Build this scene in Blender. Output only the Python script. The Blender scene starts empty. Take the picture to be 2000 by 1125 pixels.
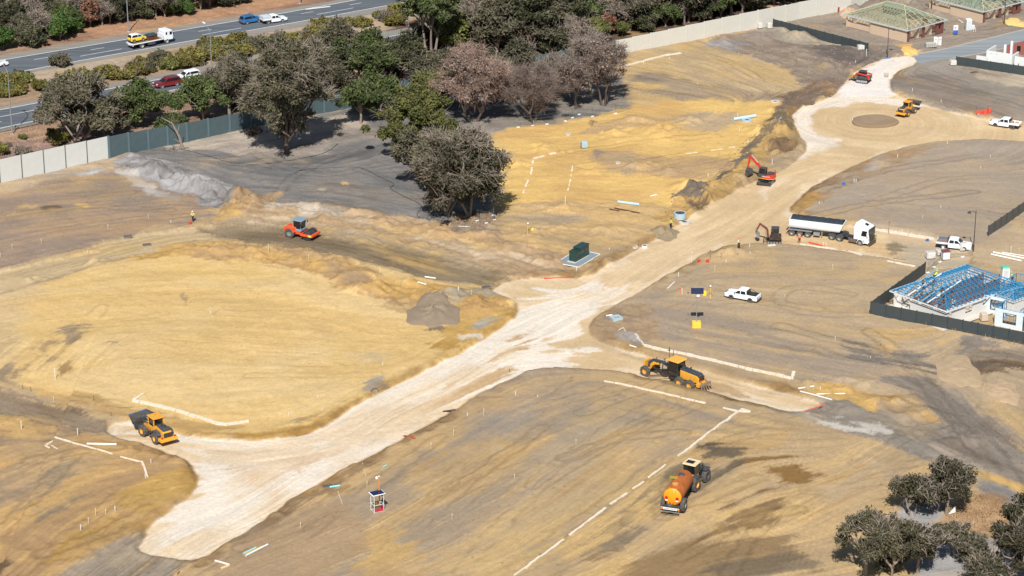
import bpy, bmesh, math, random
import numpy as np
from mathutils import Vector, Matrix, Euler
C = bpy.data.collections.new('site'); bpy.context.scene.collection.children.link(C)
S = bpy.context.scene
R = math.radians
# ---------------------------------------------------------------- camera, world, sun, exposure
CAM_H, F, HOR = 136.0, 5000.0, -1350.0          # survey height (m), focal length and horizon line in photo pixels (2000 wide)
PITCH = math.atan((562.5 - HOR) / F)
cam = bpy.data.objects.new('camera', bpy.data.cameras.new('camera')); C.objects.link(cam)
cam.location = (0, 0, CAM_H); cam.rotation_euler = (math.pi/2 - PITCH, 0, 0)
cam.data.sensor_width = 36; cam.data.lens = 36*F/2000; cam.data.clip_start = 1; cam.data.clip_end = 9000
S.camera = cam
SUN_EL, SUN_AZ = R(46.5), math.atan2(-0.09, -1.0)   # azimuth of the sun measured from +Y towards +X
w = bpy.data.worlds.new('World'); S.world = w; w.use_nodes = True
nt = w.node_tree; bg = nt.nodes['Background']; sk = nt.nodes.new('ShaderNodeTexSky')
sk.sky_type = 'NISHITA'; sk.sun_disc = False; sk.sun_elevation = SUN_EL; sk.sun_rotation = SUN_AZ
sk.altitude = 50; sk.dust_density = 1.0
nt.links.new(sk.outputs[0], bg.inputs[0]); bg.inputs[1].default_value = 0.06
sl = bpy.data.lights.new('sun', 'SUN'); sl.energy = 4.8; sl.angle = R(0.53); sl.color = (1.0, 0.965, 0.92)
so = bpy.data.objects.new('sun', sl); C.objects.link(so)
d = Vector((math.sin(SUN_AZ)*math.cos(SUN_EL), math.cos(SUN_AZ)*math.cos(SUN_EL), math.sin(SUN_EL)))
so.rotation_euler = d.to_track_quat('Z', 'Y').to_euler(); so.location = d*600
S.view_settings.view_transform = 'Standard'; S.view_settings.look = 'None'
S.view_settings.exposure = 0.34; S.view_settings.gamma = 1
S.render.engine = 'CYCLES'; S.cycles.max_bounces = 4; S.cycles.diffuse_bounces = 2; S.cycles.transparent_max_bounces = 4
# ---------------------------------------------------------------- survey helpers
cp, sp_ = math.cos(PITCH), math.sin(PITCH)
def ground_xy(px, py):
    """photo pixel -> plan position on level ground (numpy friendly)"""
    u = np.asarray(px, float) - 1000; v = 562.5 - np.asarray(py, float)
    dy = v*sp_ + F*cp; dz = v*cp - F*sp_
    t = -CAM_H/dz
    return u*t, dy*t
def photo_xy(x, y, z=0.0):
    zc = y*cp + (CAM_H - z)*sp_
    return 1000 + F*x/zc, 562.5 + F*((CAM_H - z)*cp - y*sp_)/zc
def smooth(a, b, x):
    t = np.clip((x - a)/(b - a), 0, 1); return t*t*(3 - 2*t)
def lin(c):
    c = np.asarray(c, float)/255; return np.where(c <= .04045, c/12.92, ((c + .055)/1.055)**2.4)
def _hash(ix, iy, s):
    h = (ix.astype(np.int64)*374761393 + iy.astype(np.int64)*668265263 + s*1274126177) & 0xffffffff
    h = ((h ^ (h >> 13))*1274126177) & 0xffffffff
    return ((h ^ (h >> 16)) & 0xffff)/65535.0
def vnoise(x, y, s=0):
    ix = np.floor(x); iy = np.floor(y); fx = x - ix; fy = y - iy
    fx = fx*fx*(3 - 2*fx); fy = fy*fy*(3 - 2*fy)
    a = _hash(ix, iy, s); b = _hash(ix + 1, iy, s); c = _hash(ix, iy + 1, s); e = _hash(ix + 1, iy + 1, s)
    return (a*(1 - fx) + b*fx)*(1 - fy) + (c*(1 - fx) + e*fx)*fy
def fbm(x, y, o=4, s=0):
    r = 0; a = 1; n = 0
    for i in range(o):
        r = r + a*vnoise(x, y, s + i*17); n += a; a *= .5; x = x*2.03 + 11.3; y = y*2.03 + 5.7
    return r/n
def poly_world(pts):
    p = np.array(pts, float); x, y = ground_xy(p[:, 0], p[:, 1]); return np.stack([x, y], 1)
def chaikin(P, n=2, closed=True):
    for _ in range(n):
        Q = np.roll(P, -1, 0) if closed else P[1:]
        A = P if closed else P[:-1]
        N = np.stack([A*.75 + Q*.25, A*.25 + Q*.75], 1).reshape(-1, 2)
        P = N if closed else np.vstack([P[:1], N, P[-1:]])
    return P
def sdf(P, X, Y, closed=True):
    """signed distance (m) to a plan polygon, negative inside; unsigned for a polyline"""
    D = np.full(X.shape, 1e18); ins = np.zeros(X.shape, bool); n = len(P)
    for i in range(n if closed else n - 1):
        ax, ay = P[i]; bx, by = P[(i + 1) % n]
        ex, ey = bx - ax, by - ay; L = ex*ex + ey*ey + 1e-12
        t = np.clip(((X - ax)*ex + (Y - ay)*ey)/L, 0, 1)
        D = np.minimum(D, (X - ax - t*ex)**2 + (Y - ay - t*ey)**2)
        if closed and abs(ey) > 1e-9:
            ins ^= ((ay > Y) != (by > Y)) & (X < ex*(Y - ay)/ey + ax)
    D = np.sqrt(D)
    return np.where(ins, -D, D) if closed else D
# ---------------------------------------------------------------- ground grid: fine where the photo looks, coarse to the horizon
def axis(a, b, st, far):
    fine = np.arange(a, b + st/2, st); o = [fine]; lo, hi, g = a, b, st
    L, Hh = [], []
    while hi < far: g *= 1.35; hi += g; lo -= g; Hh.append(hi); L.append(lo)
    return np.concatenate([np.array(L[::-1]), fine, np.array(Hh)])
GX = axis(-112, 112, .23, 6000); GY = axis(252, 545, .36, 6000)
NX, NY = len(GX), len(GY)
X, Y = np.meshgrid(GX, GY)
Xc, Yc = X, Y
DETAIL = (np.abs(X) < 113) & (Y > 251) & (Y < 546)
# flow directions: (photo px, photo py, dx, dy) of the grading and wheel streaks
FLOW = [(200,600,1,.05),(120,690,1,-.8),(400,720,1,.05),(400,560,1,.02),(700,650,1,.1),(60,600,1,-.1),(850,600,1,.1),(600,540,1,.3),
 (900,700,1,-.62),(700,820,1,-.62),(500,960,1,-.7),(1060,640,1,-.55),(1250,540,1,-.6),(1400,450,1,-.6),(1500,400,1,-.7),(400,880,1,.1),(300,850,1,.15),(560,860,1,-.05),
 (100,950,1,-.75),(300,980,1,-.3),(220,900,1,-.2),(60,1050,1,-.8),(200,1080,1,-.65),(800,1000,1,-.6),(640,1060,1,-.5),(950,880,1,-.6),(1000,950,1,-.75),(1100,780,1,-.5),(1200,900,1,-.7),(1100,1060,1,-.7),
 (1280,1060,1,-.7),(1450,950,1,-.6),(1520,960,1,-.1),(1500,1080,1,-.2),(1600,1000,1,-.5),(1700,900,1,-.6),(1550,870,1,.0),(1850,1000,1,.1),
 (1700,760,1,.28),(1800,850,1,.38),(1700,700,1,.2),(1500,600,1,.12),(1350,650,1,.2),(1600,540,1,.08),(1500,800,1,.25),(1950,850,1,.9),(1900,800,.5,1),
 (1870,690,1,-.4),(1960,690,1,.2),(1950,950,1,.3),
 (1400,720,1,.22),(1300,700,1,.22),(1540,780,1,.2),(1100,700,1,.05),(1240,775,1,.25),
 (1750,380,1,.1),(1900,420,1,.1),(1650,350,1,-.3),(1900,200,1,.22),(1850,170,1,.3),(1600,110,1,.3),(1500,150,1,.35),(1720,130,1,-.5),(1900,110,1,-.3),(1850,60,1,-.2),(1650,480,1,.15),(1900,500,1,.1),
 (1400,150,1,.28),(1300,200,1,.15),(1480,250,1,-.6),(1430,400,1,-.6),(1200,300,1,-.1),(1050,320,1,.05),(1350,300,1,-.1),(1100,430,1,.1),(1250,420,1,.15),(1000,500,1,.35),
 (600,350,1,.12),(450,280,1,-.2),(700,300,1,-.3),(800,400,1,.2),(350,270,1,.1),(640,250,1,-.1),(200,400,1,-.03),(100,430,1,-.08),(60,480,1,-.25),(300,440,1,-.15),
 (60,540,1,-.25),(250,480,1,-.22),(450,450,1,.05),(700,485,1,.25),(900,530,1,.27),(100,790,1,.32),(500,430,1,.1),(370,350,1,.55),
 (300,70,1,-.17),(100,230,1,-.2),(700,20,1,-.17),(200,160,1,-.2)]
import math as _m
for k in range(14):
    a = k*2*math.pi/14
    cx, cy = ground_xy(1709, 238)
    for rr in (7, 12):
        qx, qy = photo_xy(cx + rr*math.cos(a), cy + rr*math.sin(a)); q2 = photo_xy(cx + rr*math.cos(a + .1), cy + rr*math.sin(a + .1))
        FLOW.append((qx, qy, q2[0] - qx, q2[1] - qy))
cX, cY = ground_xy(X[0, 0]*0 + 1960, 775)
vx = np.zeros(X.shape); vy = np.zeros(X.shape)
for (fx, fy, dx, dy) in FLOW:
    L = math.hypot(dx, dy); dx /= L; dy /= L
    a = ground_xy(fx, fy); b = ground_xy(fx + dx*8, fy + dy*8)
    th = 2*math.atan2(b[1] - a[1], b[0] - a[0])
    wgt = 1/(((X - a[0])**2 + (Y - a[1])**2 + 6)**1.5)
    vx += wgt*math.cos(th); vy += wgt*math.sin(th)
th = np.arctan2(vy, vx)/2 + (fbm(X/22, Y/22, 3, 91) - .5)*.75
FX, FY = np.cos(th), np.sin(th)
def lic(src, steps, h):
    """smear a noise field along the flow: grader blades and wheels do the same to loose sand"""
    out = src.copy(); n = np.ones(src.shape)
    for sgn in (1, -1):
        qx = X.copy(); qy = Y.copy(); ux, uy = FX*sgn, FY*sgn
        for k in range(steps):
            qx = qx + ux*h; qy = qy + uy*h
            i = np.clip(((qx + 112)/.23).astype(int) + I0, 0, NX - 1); j = np.clip(((qy - 252)/.36).astype(int) + J0, 0, NY - 1)
            nx, ny = FX[j, i], FY[j, i]; s = np.sign(nx*ux + ny*uy); s[s == 0] = 1
            ux, uy = nx*s, ny*s; wk = 1 - k/steps
            out += src[j, i]*wk; n += wk
    o = out/n; m = DETAIL; o = (o - o[m].mean())/o[m].std(); return np.clip(o, -3, 3)
I0 = int(np.searchsorted(GX, -112 + 1e-6) ) - 0; J0 = int(np.searchsorted(GY, 252 + 1e-6))
I0 = int(np.argmin(np.abs(GX + 112))); J0 = int(np.argmin(np.abs(GY - 252)))
rng = np.random.default_rng(5)
LICS = lic(rng.random(X.shape), 16, .35)                                  # fine short streaks
LICL = lic(fbm(X/1.3, Y/1.3, 2, 7), 26, .6)                                # broad long streaks
LICB = lic(fbm(X/5.5, Y/5.5, 2, 47), 14, 1.5)                                 # bands
N1 = fbm(X/9, Y/9, 5, 1); N2 = fbm(X/3, Y/3, 4, 2); N3 = fbm(X/30, Y/30, 3, 3); N4 = fbm(X/.9, Y/.9, 3, 4)
def norm(n):
    return (n - n[DETAIL].mean())/n[DETAIL].std()
N1, N2, N3, N4 = map(norm, (N1, N2, N3, N4))
WX = X + (fbm(X/4, Y/4, 4, 21) - .5)*4.0; WY = Y + (fbm(X/4, Y/4, 4, 22) - .5)*5.0     # warped plan position: ragged patch edges
WX1 = X + (fbm(X/2.2, Y/2.2, 4, 31) - .5)*1.1; WY1 = Y + (fbm(X/2.2, Y/2.2, 4, 32) - .5)*1.4
COLA = np.zeros(X.shape + (3,)); COLB = np.zeros(X.shape + (3,)); BIAS = np.zeros(X.shape); STR = np.ones(X.shape); ROUGH = np.full(X.shape, .02)
Hh = np.zeros(X.shape)
def patch(pts, a, b=None, soft=3.0, bias=0.0, streak=1.0, rough=None, op=1.0, warp=2, sm=1, stretch=0.0):
    P = chaikin(poly_world(pts), sm)
    x, y = ((X, Y), (WX1, WY1), (WX, WY), (X*.6 + WX1*.4, Y*.6 + WY1*.4))[warp]
    m = soft + 6
    bb = (X > P[:, 0].min() - m) & (X < P[:, 0].max() + m) & (Y > P[:, 1].min() - m) & (Y < P[:, 1].max() + m)
    D = np.full(X.shape, 99.0); D[bb] = sdf(P, x[bb], y[bb])
    if stretch: D = D + LICL*stretch
    if warp in (1, 2): D = D + N4*.16 + LICS*.22*min(1, soft) + LICL*.12*min(2, soft)
    soft *= .6; wgt = smooth(soft/2, -soft/2, D)*op
    a = np.array(a, float); b = np.array(b if b is not None else a, float)
    W = wgt[..., None]
    COLA[:] = COLA*(1 - W) + lin(a)*W; COLB[:] = COLB*(1 - W) + lin(b)*W
    BIAS[:] = BIAS*(1 - wgt) + bias*wgt; STR[:] = STR*(1 - wgt) + streak*wgt
    if rough is not None: ROUGH[:] = ROUGH*(1 - wgt) + rough*wgt
    return D
# ---------------------------------------------------------------- soil colours (sunlit look, sRGB) and patches traced on the plan
YEL = (232,196,124); YEL2 = (212,172,104); TAN = (192,166,130); GRY = (172,152,128); GR2 = (150,138,124); MAU = (163,140,118)
OCH = (176,136,74); LIME = (236,224,208); ROADT = (214,186,144); BRN = (150,128,98); DGR = (122,114,108)
COLA[:] = lin((182,158,124)); COLB[:] = lin((196,166,118))
# beyond the noise wall: verges and bushland floor
patch([(-400,-300),(2400,-300),(2400,-160),(1700,-10),(1480,58),(1200,100),(1000,150),(668,213),(490,248),(212,310),(0,357),(-400,440)],(186,152,122),(150,118,92),soft=1,warp=0,sm=0,rough=.06)
patch([(-200,60),(0,98),(300,55),(600,8),(900,-60),(900,-300),(-200,-300)],(190,146,112),(168,124,94),soft=2,rough=.06)
patch([(-200,175),(0,130),(500,60),(800,10),(900,0),(850,60),(500,140),(0,215),(-200,260)],(192,172,146),(168,140,112),soft=2,rough=.05)
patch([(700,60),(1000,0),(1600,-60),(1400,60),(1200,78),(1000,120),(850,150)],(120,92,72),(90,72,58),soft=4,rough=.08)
patch([(-100,275),(60,270),(180,250),(250,262),(160,290),(0,330)],(156,128,120),(172,140,116),soft=2)
# upper left lot
patch([(0,357),(212,310),(300,322),(380,370),(420,400),(390,430),(250,458),(0,525),(-200,600),(-200,400)],MAU,(182,152,116),soft=3,bias=-.35,rough=.03)
patch([(-60,350),(212,305),(300,300),(250,330),(120,345),(40,372),(-60,395)],(186,166,142),(206,180,140),soft=4,op=.8)
patch([(60,360),(200,350),(330,380),(300,395),(150,385)],(150,136,118),(172,146,112),soft=5,op=.7)
patch([(66,402),(100,400),(128,410),(100,415),(70,412)],(122,102,78),soft=2)
patch([(142,398),(175,396),(172,403),(144,404)],(214,178,118),soft=1.5); patch([(40,400),(70,396),(66,404),(44,406)],(206,170,116),soft=2)
patch([(150,338),(200,322),(212,334),(170,346)],(206,202,198),(164,154,146),soft=2,rough=.08)
# grey paddock round the trees
patch([(225,320),(300,270),(488,246),(668,212),(830,180),(1010,150),(1210,130),(1240,210),(1200,222),(1040,245),(945,265),(950,320),(975,380),(960,430),(900,450),(830,440),(700,415),(560,400),(500,392),(400,352),(300,318)],(128,124,120),(156,148,138),soft=3,bias=-.3,rough=.04)
patch([(300,278),(480,248),(600,240),(690,215),(730,240),(660,262),(640,300),(560,308),(470,300),(390,296),(320,290)],(204,186,164),(168,154,142),soft=3,op=.9)
patch([(520,345),(545,325),(600,308),(690,296),(770,275),(790,290),(720,312),(640,325),(575,345),(600,378),(700,402),(830,432),(800,440),(640,412),(540,385)],(104,102,100),(128,124,120),soft=2.5,op=.85,stretch=.6)
patch([(540,385),(640,385),(760,400),(840,425),(800,432),(660,408),(560,398)],(160,150,142),(134,128,122),soft=2,op=.8,stretch=.6)
patch([(480,330),(620,300),(760,330),(850,400),(800,420),(640,400),(540,385)],(114,113,112),(134,131,127),soft=5,op=.9)
patch([(656,357),(668,356),(678,361),(668,364)],(222,190,130),soft=.8); patch([(605,372),(618,369),(632,372),(618,376)],(206,190,162),soft=1)
patch([(230,318),(260,304),(330,318),(400,345),(470,372),(500,383),(470,405),(420,408),(372,382),(320,365),(270,345)],(176,172,170),(130,126,124),soft=1.2,rough=.10,streak=.8)
patch([(222,322),(250,330),(300,358),(350,385),(340,390),(290,372),(240,345)],(206,196,184),(170,160,150),soft=1.2)
patch([(404,430),(440,405),(470,382),(500,384),(490,404),(460,420),(430,430)],(224,182,96),(172,140,100),soft=1,rough=.07)
patch([(490,395),(545,368),(560,372),(520,405),(500,420)],(206,172,122),(182,150,110),soft=2)
patch([(470,412),(540,395),(640,398),(760,415),(900,452),(960,450),(1040,440),(1100,470),(1150,500),(1100,540),(1000,545),(880,505),(760,470),(640,448),(560,436),(480,432)],(208,184,150),(180,150,112),soft=2,bias=.2,rough=.10)
patch([(510,404),(560,396),(640,402),(700,412),(640,420),(560,416)],(222,208,190),(204,186,160),soft=2,op=.85)
patch([(700,430),(860,455),(960,470),(1000,500),(940,490),(800,462)],(216,180,120),(190,156,110),soft=3,op=.8)
patch([(860,440),(960,420),(1000,440),(950,462),(880,465)],(170,150,126),(128,112,94),soft=2,rough=.08)
# second yellow lot
patch([(945,266),(1010,252),(1100,240),(1210,222),(1230,208),(1300,200),(1400,190),(1500,190),(1550,230),(1560,260),(1480,330),(1440,360),(1380,400),(1300,445),(1240,440),(1150,420),(1060,415),(975,420),(965,350)],(234,194,116),(218,176,108),soft=2,bias=-.3,streak=.5,rough=.03)
patch([(1120,258),(1200,236),(1330,226),(1390,232),(1300,242),(1200,262),(1140,268)],(190,160,120),(206,170,118),soft=2.5,op=.9)
patch([(1300,230),(1400,222),(1470,235),(1400,262),(1340,262)],(184,164,140),(206,172,122),soft=3,op=.7)
patch([(1140,300),(1280,310),(1400,312),(1460,330),(1400,360),(1260,350),(1180,345)],(214,178,116),(186,156,118),soft=3,bias=.2,op=.85)
patch([(975,410),(1080,398),(1180,395),(1300,400),(1330,420),(1260,470),(1180,500),(1060,500),(980,470)],(196,166,122),(214,178,120),soft=3,bias=-.1,rough=.05)
patch([(1000,425),(1100,415),(1160,425),(1060,455),(990,450)],(180,158,126),(196,168,126),soft=3)
# upper right tan lot
patch([(1205,108),(1330,85),(1480,60),(1560,110),(1600,160),(1540,190),(1400,198),(1240,212),(1225,170)],(194,168,128),(210,178,122),soft=2,bias=-.3,streak=1.3)
patch([(1225,140),(1300,150),(1400,175),(1560,190),(1540,200),(1400,205),(1290,200),(1226,168)],(176,152,120),(150,136,118),soft=4,bias=-.1,op=.8,streak=1.5)
patch([(1235,160),(1290,172),(1300,180),(1240,176)],(222,184,112),soft=3,op=.7)
patch([(1370,85),(1480,58),(1560,60),(1700,95),(1760,110),(1740,118),(1690,130),(1665,145),(1640,180),(1590,205),(1550,218),(1560,180),(1540,140),(1450,108)],(142,124,110),(162,142,118),soft=2,bias=-.2,rough=.07)
patch([(1370,85),(1440,78),(1480,84),(1440,100),(1410,98)],(178,170,164),(150,142,136),soft=2); patch([(1460,55),(1560,50),(1680,90),(1640,100),(1540,85)],(170,158,138),(186,168,140),soft=3)
patch([(1580,90),(1680,98),(1750,110),(1680,128),(1600,120)],(118,106,98),(136,122,110),soft=2,rough=.08)
patch([(1540,185),(1600,160),(1640,182),(1560,222),(1548,240),(1500,230)],(150,122,92),(124,104,86),soft=2,rough=.08)
# building lots, top right
patch([(1480,52),(1660,5),(1760,-60),(2400,-120),(2400,70),(2000,60),(1900,85),(1800,108),(1740,108),(1700,95)],(164,148,130),(146,130,114),soft=2,bias=-.2,rough=.05)
patch([(1940,46),(1965,38),(2010,40),(2000,50)],(214,182,124),soft=2); patch([(1750,92),(1790,90),(1795,100),(1775,105)],(220,180,110),soft=1.5)
patch([(1790,112),(2000,85),(2400,70),(2400,270),(2000,246),(1870,222),(1800,205),(1740,180),(1735,160)],(158,146,130),(176,158,134),soft=1,bias=-.3)
patch([(1740,150),(1850,150),(1960,200),(2000,240),(1870,222),(1750,180)],(140,128,114),(160,142,122),soft=4,bias=-.1)
patch([(1870,130),(1950,145),(2100,170),(2100,190),(1960,168),(1890,150)],(202,184,156),(190,172,146),soft=3)
patch([(1780,128),(1880,120),(1900,150),(1830,150)],(172,160,144),(150,138,124),soft=4)
# right lots
patch([(1560,380),(1620,340),(1740,300),(1850,280),(2000,275),(2400,290),(2400,520),(2000,500),(1880,480),(1700,440),(1560,420),(1545,405)],(176,158,136),(184,162,134),soft=1.5,bias=0,streak=.45)
patch([(1560,380),(1640,340),(1760,300),(1830,285),(1800,300),(1700,350),(1640,380),(1580,400)],(182,148,106),(170,150,124),soft=3,bias=0,rough=.05)
patch([(1545,405),(1560,378),(1620,340),(1600,372),(1590,400),(1560,420)],(190,148,84),(140,122,98),soft=1.5,rough=.07)
patch([(1680,320),(1720,318),(1735,330),(1700,338),(1685,335)],(178,172,164),(204,170,124),soft=1.5)
patch([(1860,290),(2100,290),(2100,340),(1950,330)],(182,166,146),(172,154,132),soft=6,op=.8)
patch([(1930,470),(2100,390),(2400,420),(2400,620),(2000,560),(1880,500)],(202,176,138),(188,164,130),soft=2,streak=.6)
patch([(1380,500),(1450,470),(1530,480),(1600,490),(1800,525),(1800,540),(1700,612),(2000,670),(2400,740),(2400,900),(1900,780),(1640,775),(1540,740),(1420,705),(1280,680),(1170,655),(1150,640),(1185,605),(1300,545)],(188,164,130),(196,170,132),soft=1.5,bias=-.1,streak=.8)
patch([(1180,610),(1300,560),(1420,620),(1600,680),(1760,720),(1640,770),(1400,700),(1240,665)],(172,152,128),(190,164,126),soft=6,bias=-.1)
patch([(1155,640),(1190,605),(1250,590),(1290,640),(1300,680),(1200,670)],(176,148,112),(146,126,104),soft=2,rough=.07)
patch([(1190,652),(1240,650),(1260,675),(1230,680)],(178,168,160),(160,146,130),soft=2)
patch([(1640,680),(1680,680),(1760,700),(1830,715),(1860,735),(1790,730),(1690,705)],(122,114,106),(144,134,120),soft=2.5,stretch=.7,op=.85)
patch([(1700,645),(1760,630),(1870,650),(1830,665),(1760,670),(1740,690),(1715,690),(1735,665)],(222,184,118),(200,168,120),soft=2.5,op=.75,stretch=.5)
patch([(1870,672),(1900,655),(1960,670),(1900,700),(1865,705)],(124,116,108),(150,138,124),soft=2)
patch([(1560,785),(1640,770),(1740,790),(1840,820),(1900,860),(1860,880),(1700,845),(1580,810)],(154,142,124),(176,156,126),soft=3,streak=1.4)
patch([(1590,745),(1640,745),(1740,778),(1760,790),(1740,805),(1830,815),(1900,835),(1850,842),(1720,805),(1640,785),(1590,775)],(216,176,104),(196,158,100),soft=1.5,rough=.06,stretch=.3)
patch([(1700,790),(1800,805),(1830,820),(1780,822),(1720,806)],(128,116,104),(180,150,106),soft=2,rough=.05)
patch([(1820,740),(1880,780),(1960,840),(2100,1000),(2100,1100),(1960,940),(1850,900),(1800,870),(1860,830),(1780,780),(1700,745)],(162,148,130),(146,134,120),soft=4,streak=1.3)
patch([(1880,690),(2100,660),(2100,730),(1980,716),(1900,730),(1870,710)],(172,150,124),(150,134,114),soft=3)
patch([(1875,715),(1920,708),(1990,705),(2100,720),(2100,735),(1990,722),(1920,735),(1890,760),(1870,740)],(138,110,78),(120,104,86),soft=1.5)
patch([(1560,800),(1700,840),(1850,880),(2000,960),(2100,1000),(2100,1020),(1900,950),(1700,870),(1560,825),(1480,805)],(150,140,126),(176,160,136),soft=1.5,streak=1.5)
patch([(1560,812),(1600,818),(1680,838),(1740,858),(1700,856),(1600,832)],(216,206,190),(190,176,154),soft=1.5,stretch=.3)
# lower right lot
patch([(1465,803),(1560,825),(1700,862),(1880,935),(2100,1010),(2400,1100),(2200,1500),(800,1500),(1000,1125),(1200,985),(1330,890)],(192,164,122),(206,174,122),soft=.8,warp=1,bias=-.1,streak=1.2)
patch([(1330,890),(1440,860),(1560,850),(1500,880),(1380,910)],(204,168,108),(180,148,104),soft=5,op=.8)
patch([(1320,880),(1400,862),(1470,880),(1440,905),(1380,895)],(118,102,80),(100,90,76),soft=2,stretch=.6,op=.95)
patch([(1280,920),(1340,900),(1400,910),(1330,960),(1200,1050),(1120,1090),(1200,1020)],(134,118,92),(160,140,108),soft=2.5,stretch=.7,op=.85)
patch([(1480,905),(1520,898),(1560,915),(1590,940),(1640,945),(1560,952),(1490,935)],(150,112,54),(136,102,56),soft=2,stretch=.6,op=.95)
patch([(1430,1000),(1480,985),(1560,960),(1540,1000),(1500,1040),(1460,1040),(1400,1060)],(140,108,64),(122,96,62),soft=2.5,stretch=.9,op=.85)
patch([(1200,1080),(1400,1060),(1560,1040),(1560,1100),(1400,1140),(1200,1140)],(156,124,78),(128,102,70),soft=3,stretch=1.2,op=.8,bias=-.3)
patch([(1400,1095),(1560,1080),(1640,1125),(1400,1140)],(118,106,86),(170,140,92),soft=3,stretch=.8,op=.7)
patch([(1650,890),(1760,930),(1720,960),(1640,1020),(1580,1040),(1620,960)],(202,176,136),(190,160,118),soft=5,op=.8)
patch([(1890,930),(2000,945),(2100,990),(2100,1010),(1960,955)],(222,180,104),(190,156,108),soft=3,op=.9)
patch([(1780,985),(1830,960),(1870,1000),(1800,1060),(1770,1125),(2100,1200),(2100,1080),(1960,1055),(1850,1045),(1760,1100),(1740,1040)],(158,156,154),(180,176,172),soft=3,streak=.8)
patch([(1900,955),(1960,955),(2050,1000),(1990,1010)],(140,134,128),(160,148,130),soft=3)
patch([(1840,1000),(1900,965),(1990,985),(2050,1020),(2050,1055),(1920,1050),(1860,1030)],(174,136,96),(196,160,118),soft=2,rough=.06,streak=.3)
patch([(1800,1068),(1850,1052),(1960,1055),(1990,1075),(1930,1085),(1850,1080)],(214,212,210),(170,164,158),soft=2)
# middle lower lot
patch([(1040,722),(1100,720),(1180,745),(1290,770),(1400,795),(1465,802),(1330,890),(1200,985),(1005,1125),(900,1300),(200,1300),(300,1100),(430,1075),(560,990),(700,905),(850,822),(960,760)],(176,154,124),(198,166,116),soft=.8,warp=1,bias=-.15,streak=1.2)
patch([(1000,745),(1100,735),(1300,790),(1400,805),(1250,860),(1050,800)],(164,146,124),(184,158,120),soft=6,op=.85)
patch([(880,800),(1000,760),(1060,790),(1000,860),(900,870)],(164,150,134),(190,160,116),soft=5,op=.85)
patch([(1100,800),(1240,800),(1200,880),(1060,980),(1000,1000),(1080,880)],(172,156,132),(184,162,130),soft=6,op=.8,stretch=1)
patch([(840,920),(950,880),(1020,850),(1000,890),(900,960),(840,980)],(206,168,104),(180,154,120),soft=4,op=.6,stretch=1.5)
patch([(880,1090),(1000,1000),(1140,960),(1200,930),(1180,980),(1010,1110),(940,1200)],(214,180,118),(190,164,122),soft=4,op=.75,stretch=1.5,bias=-.2)
patch([(700,1050),(760,1030),(820,1100),(780,1200),(700,1125)],(214,174,104),(190,156,106),soft=3,op=.7,stretch=1)
patch([(420,1080),(600,980),(700,990),(740,1060),(640,1125),(420,1200)],(184,152,112),(168,142,110),soft=4,op=.8)
patch([(540,1000),(640,945),(700,910),(740,905),(720,930),(620,985)],(194,150,84),(160,130,90),soft=2,rough=.05)
patch([(975,878),(990,880),(988,888),(955,888),(956,880)],(222,208,182),(190,170,140),soft=1.2)
# lower left lot
patch([(-200,780),(0,805),(100,830),(210,862),(300,880),(375,912),(388,935),(375,958),(290,1030),(120,1125),(-100,1300),(-300,1300)],(186,150,104),(204,166,108),soft=.8,warp=1,bias=-.1,streak=1.3,rough=.04)
patch([(0,870),(80,840),(200,880),(180,930),(60,980),(-60,1000)],(160,138,110),(186,156,114),soft=6,op=.8,stretch=1)
patch([(30,990),(80,960),(160,900),(120,960),(60,1020)],(136,124,106),(170,146,112),soft=3,op=.8,stretch=1)
patch([(230,960),(330,925),(385,925),(375,960),(300,1010),(240,1000)],(204,164,86),(180,146,88),soft=3,op=.8)
patch([(130,1060),(220,1020),(280,1030),(190,1085),(100,1110)],(196,156,84),(176,142,88),soft=3,op=.8,stretch=.6,rough=.06)
patch([(0,1090),(24,1098),(20,1140),(-60,1140),(-60,1085)],(120,96,66),soft=1.5)
# first yellow lot
patch([(-200,620),(0,578),(140,535),(300,487),(400,468),(480,472),(600,492),(760,532),(880,560),(955,566),(1005,592),(1015,625),(985,650),(900,700),(800,752),(700,805),(600,850),(430,860),(340,848),(250,815),(100,770),(0,735),(-200,690)],(226,190,124),(232,200,140),soft=.8,warp=1,bias=-.2,streak=.6,rough=.03)
patch([(0,575),(100,550),(60,600),(20,690),(0,735),(-200,690),(-200,620)],(218,190,142),(208,180,132),soft=6,op=.8)
patch([(300,500),(400,490),(520,500),(600,520),(540,560),(400,545),(300,525)],(232,196,120),(226,190,124),soft=5,op=.6)
patch([(230,480),(330,472),(480,470),(600,490),(720,520),(760,560),(880,560),(920,590),(880,620),(760,600),(700,575),(600,540),(480,510),(340,500),(250,505)],(206,166,98),(188,154,108),soft=3,bias=-.1,rough=.11,streak=.7)
patch([(560,515),(680,520),(740,560),(690,580),(620,545)],(172,144,108),(200,160,96),soft=2.5,rough=.09)
patch([(860,575),(960,566),(1005,595),(1010,620),(960,650),(880,690),(850,660),(900,620)],(208,168,96),(190,152,96),soft=2,rough=.05)
patch([(0,735),(60,700),(110,655),(160,625),(150,650),(90,700),(30,745)],(170,146,112),(196,164,116),soft=2,stretch=.5)
patch([(120,710),(150,705),(155,718),(135,728)],(176,142,90),soft=2); patch([(350,570),(365,569),(372,577),(358,582)],(166,144,112),soft=1); patch([(215,677),(226,676),(230,684),(220,687)],(176,154,124),soft=1)
patch([(735,600),(790,590),(850,600),(880,580),(960,575),(1000,575),(900,600),(850,625),(800,630),(760,618)],(170,158,136),(200,168,114),soft=2,stretch=.4,op=.9)
patch([(832,640),(868,638),(860,648),(840,650)],(150,130,100),soft=1.2)
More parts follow.
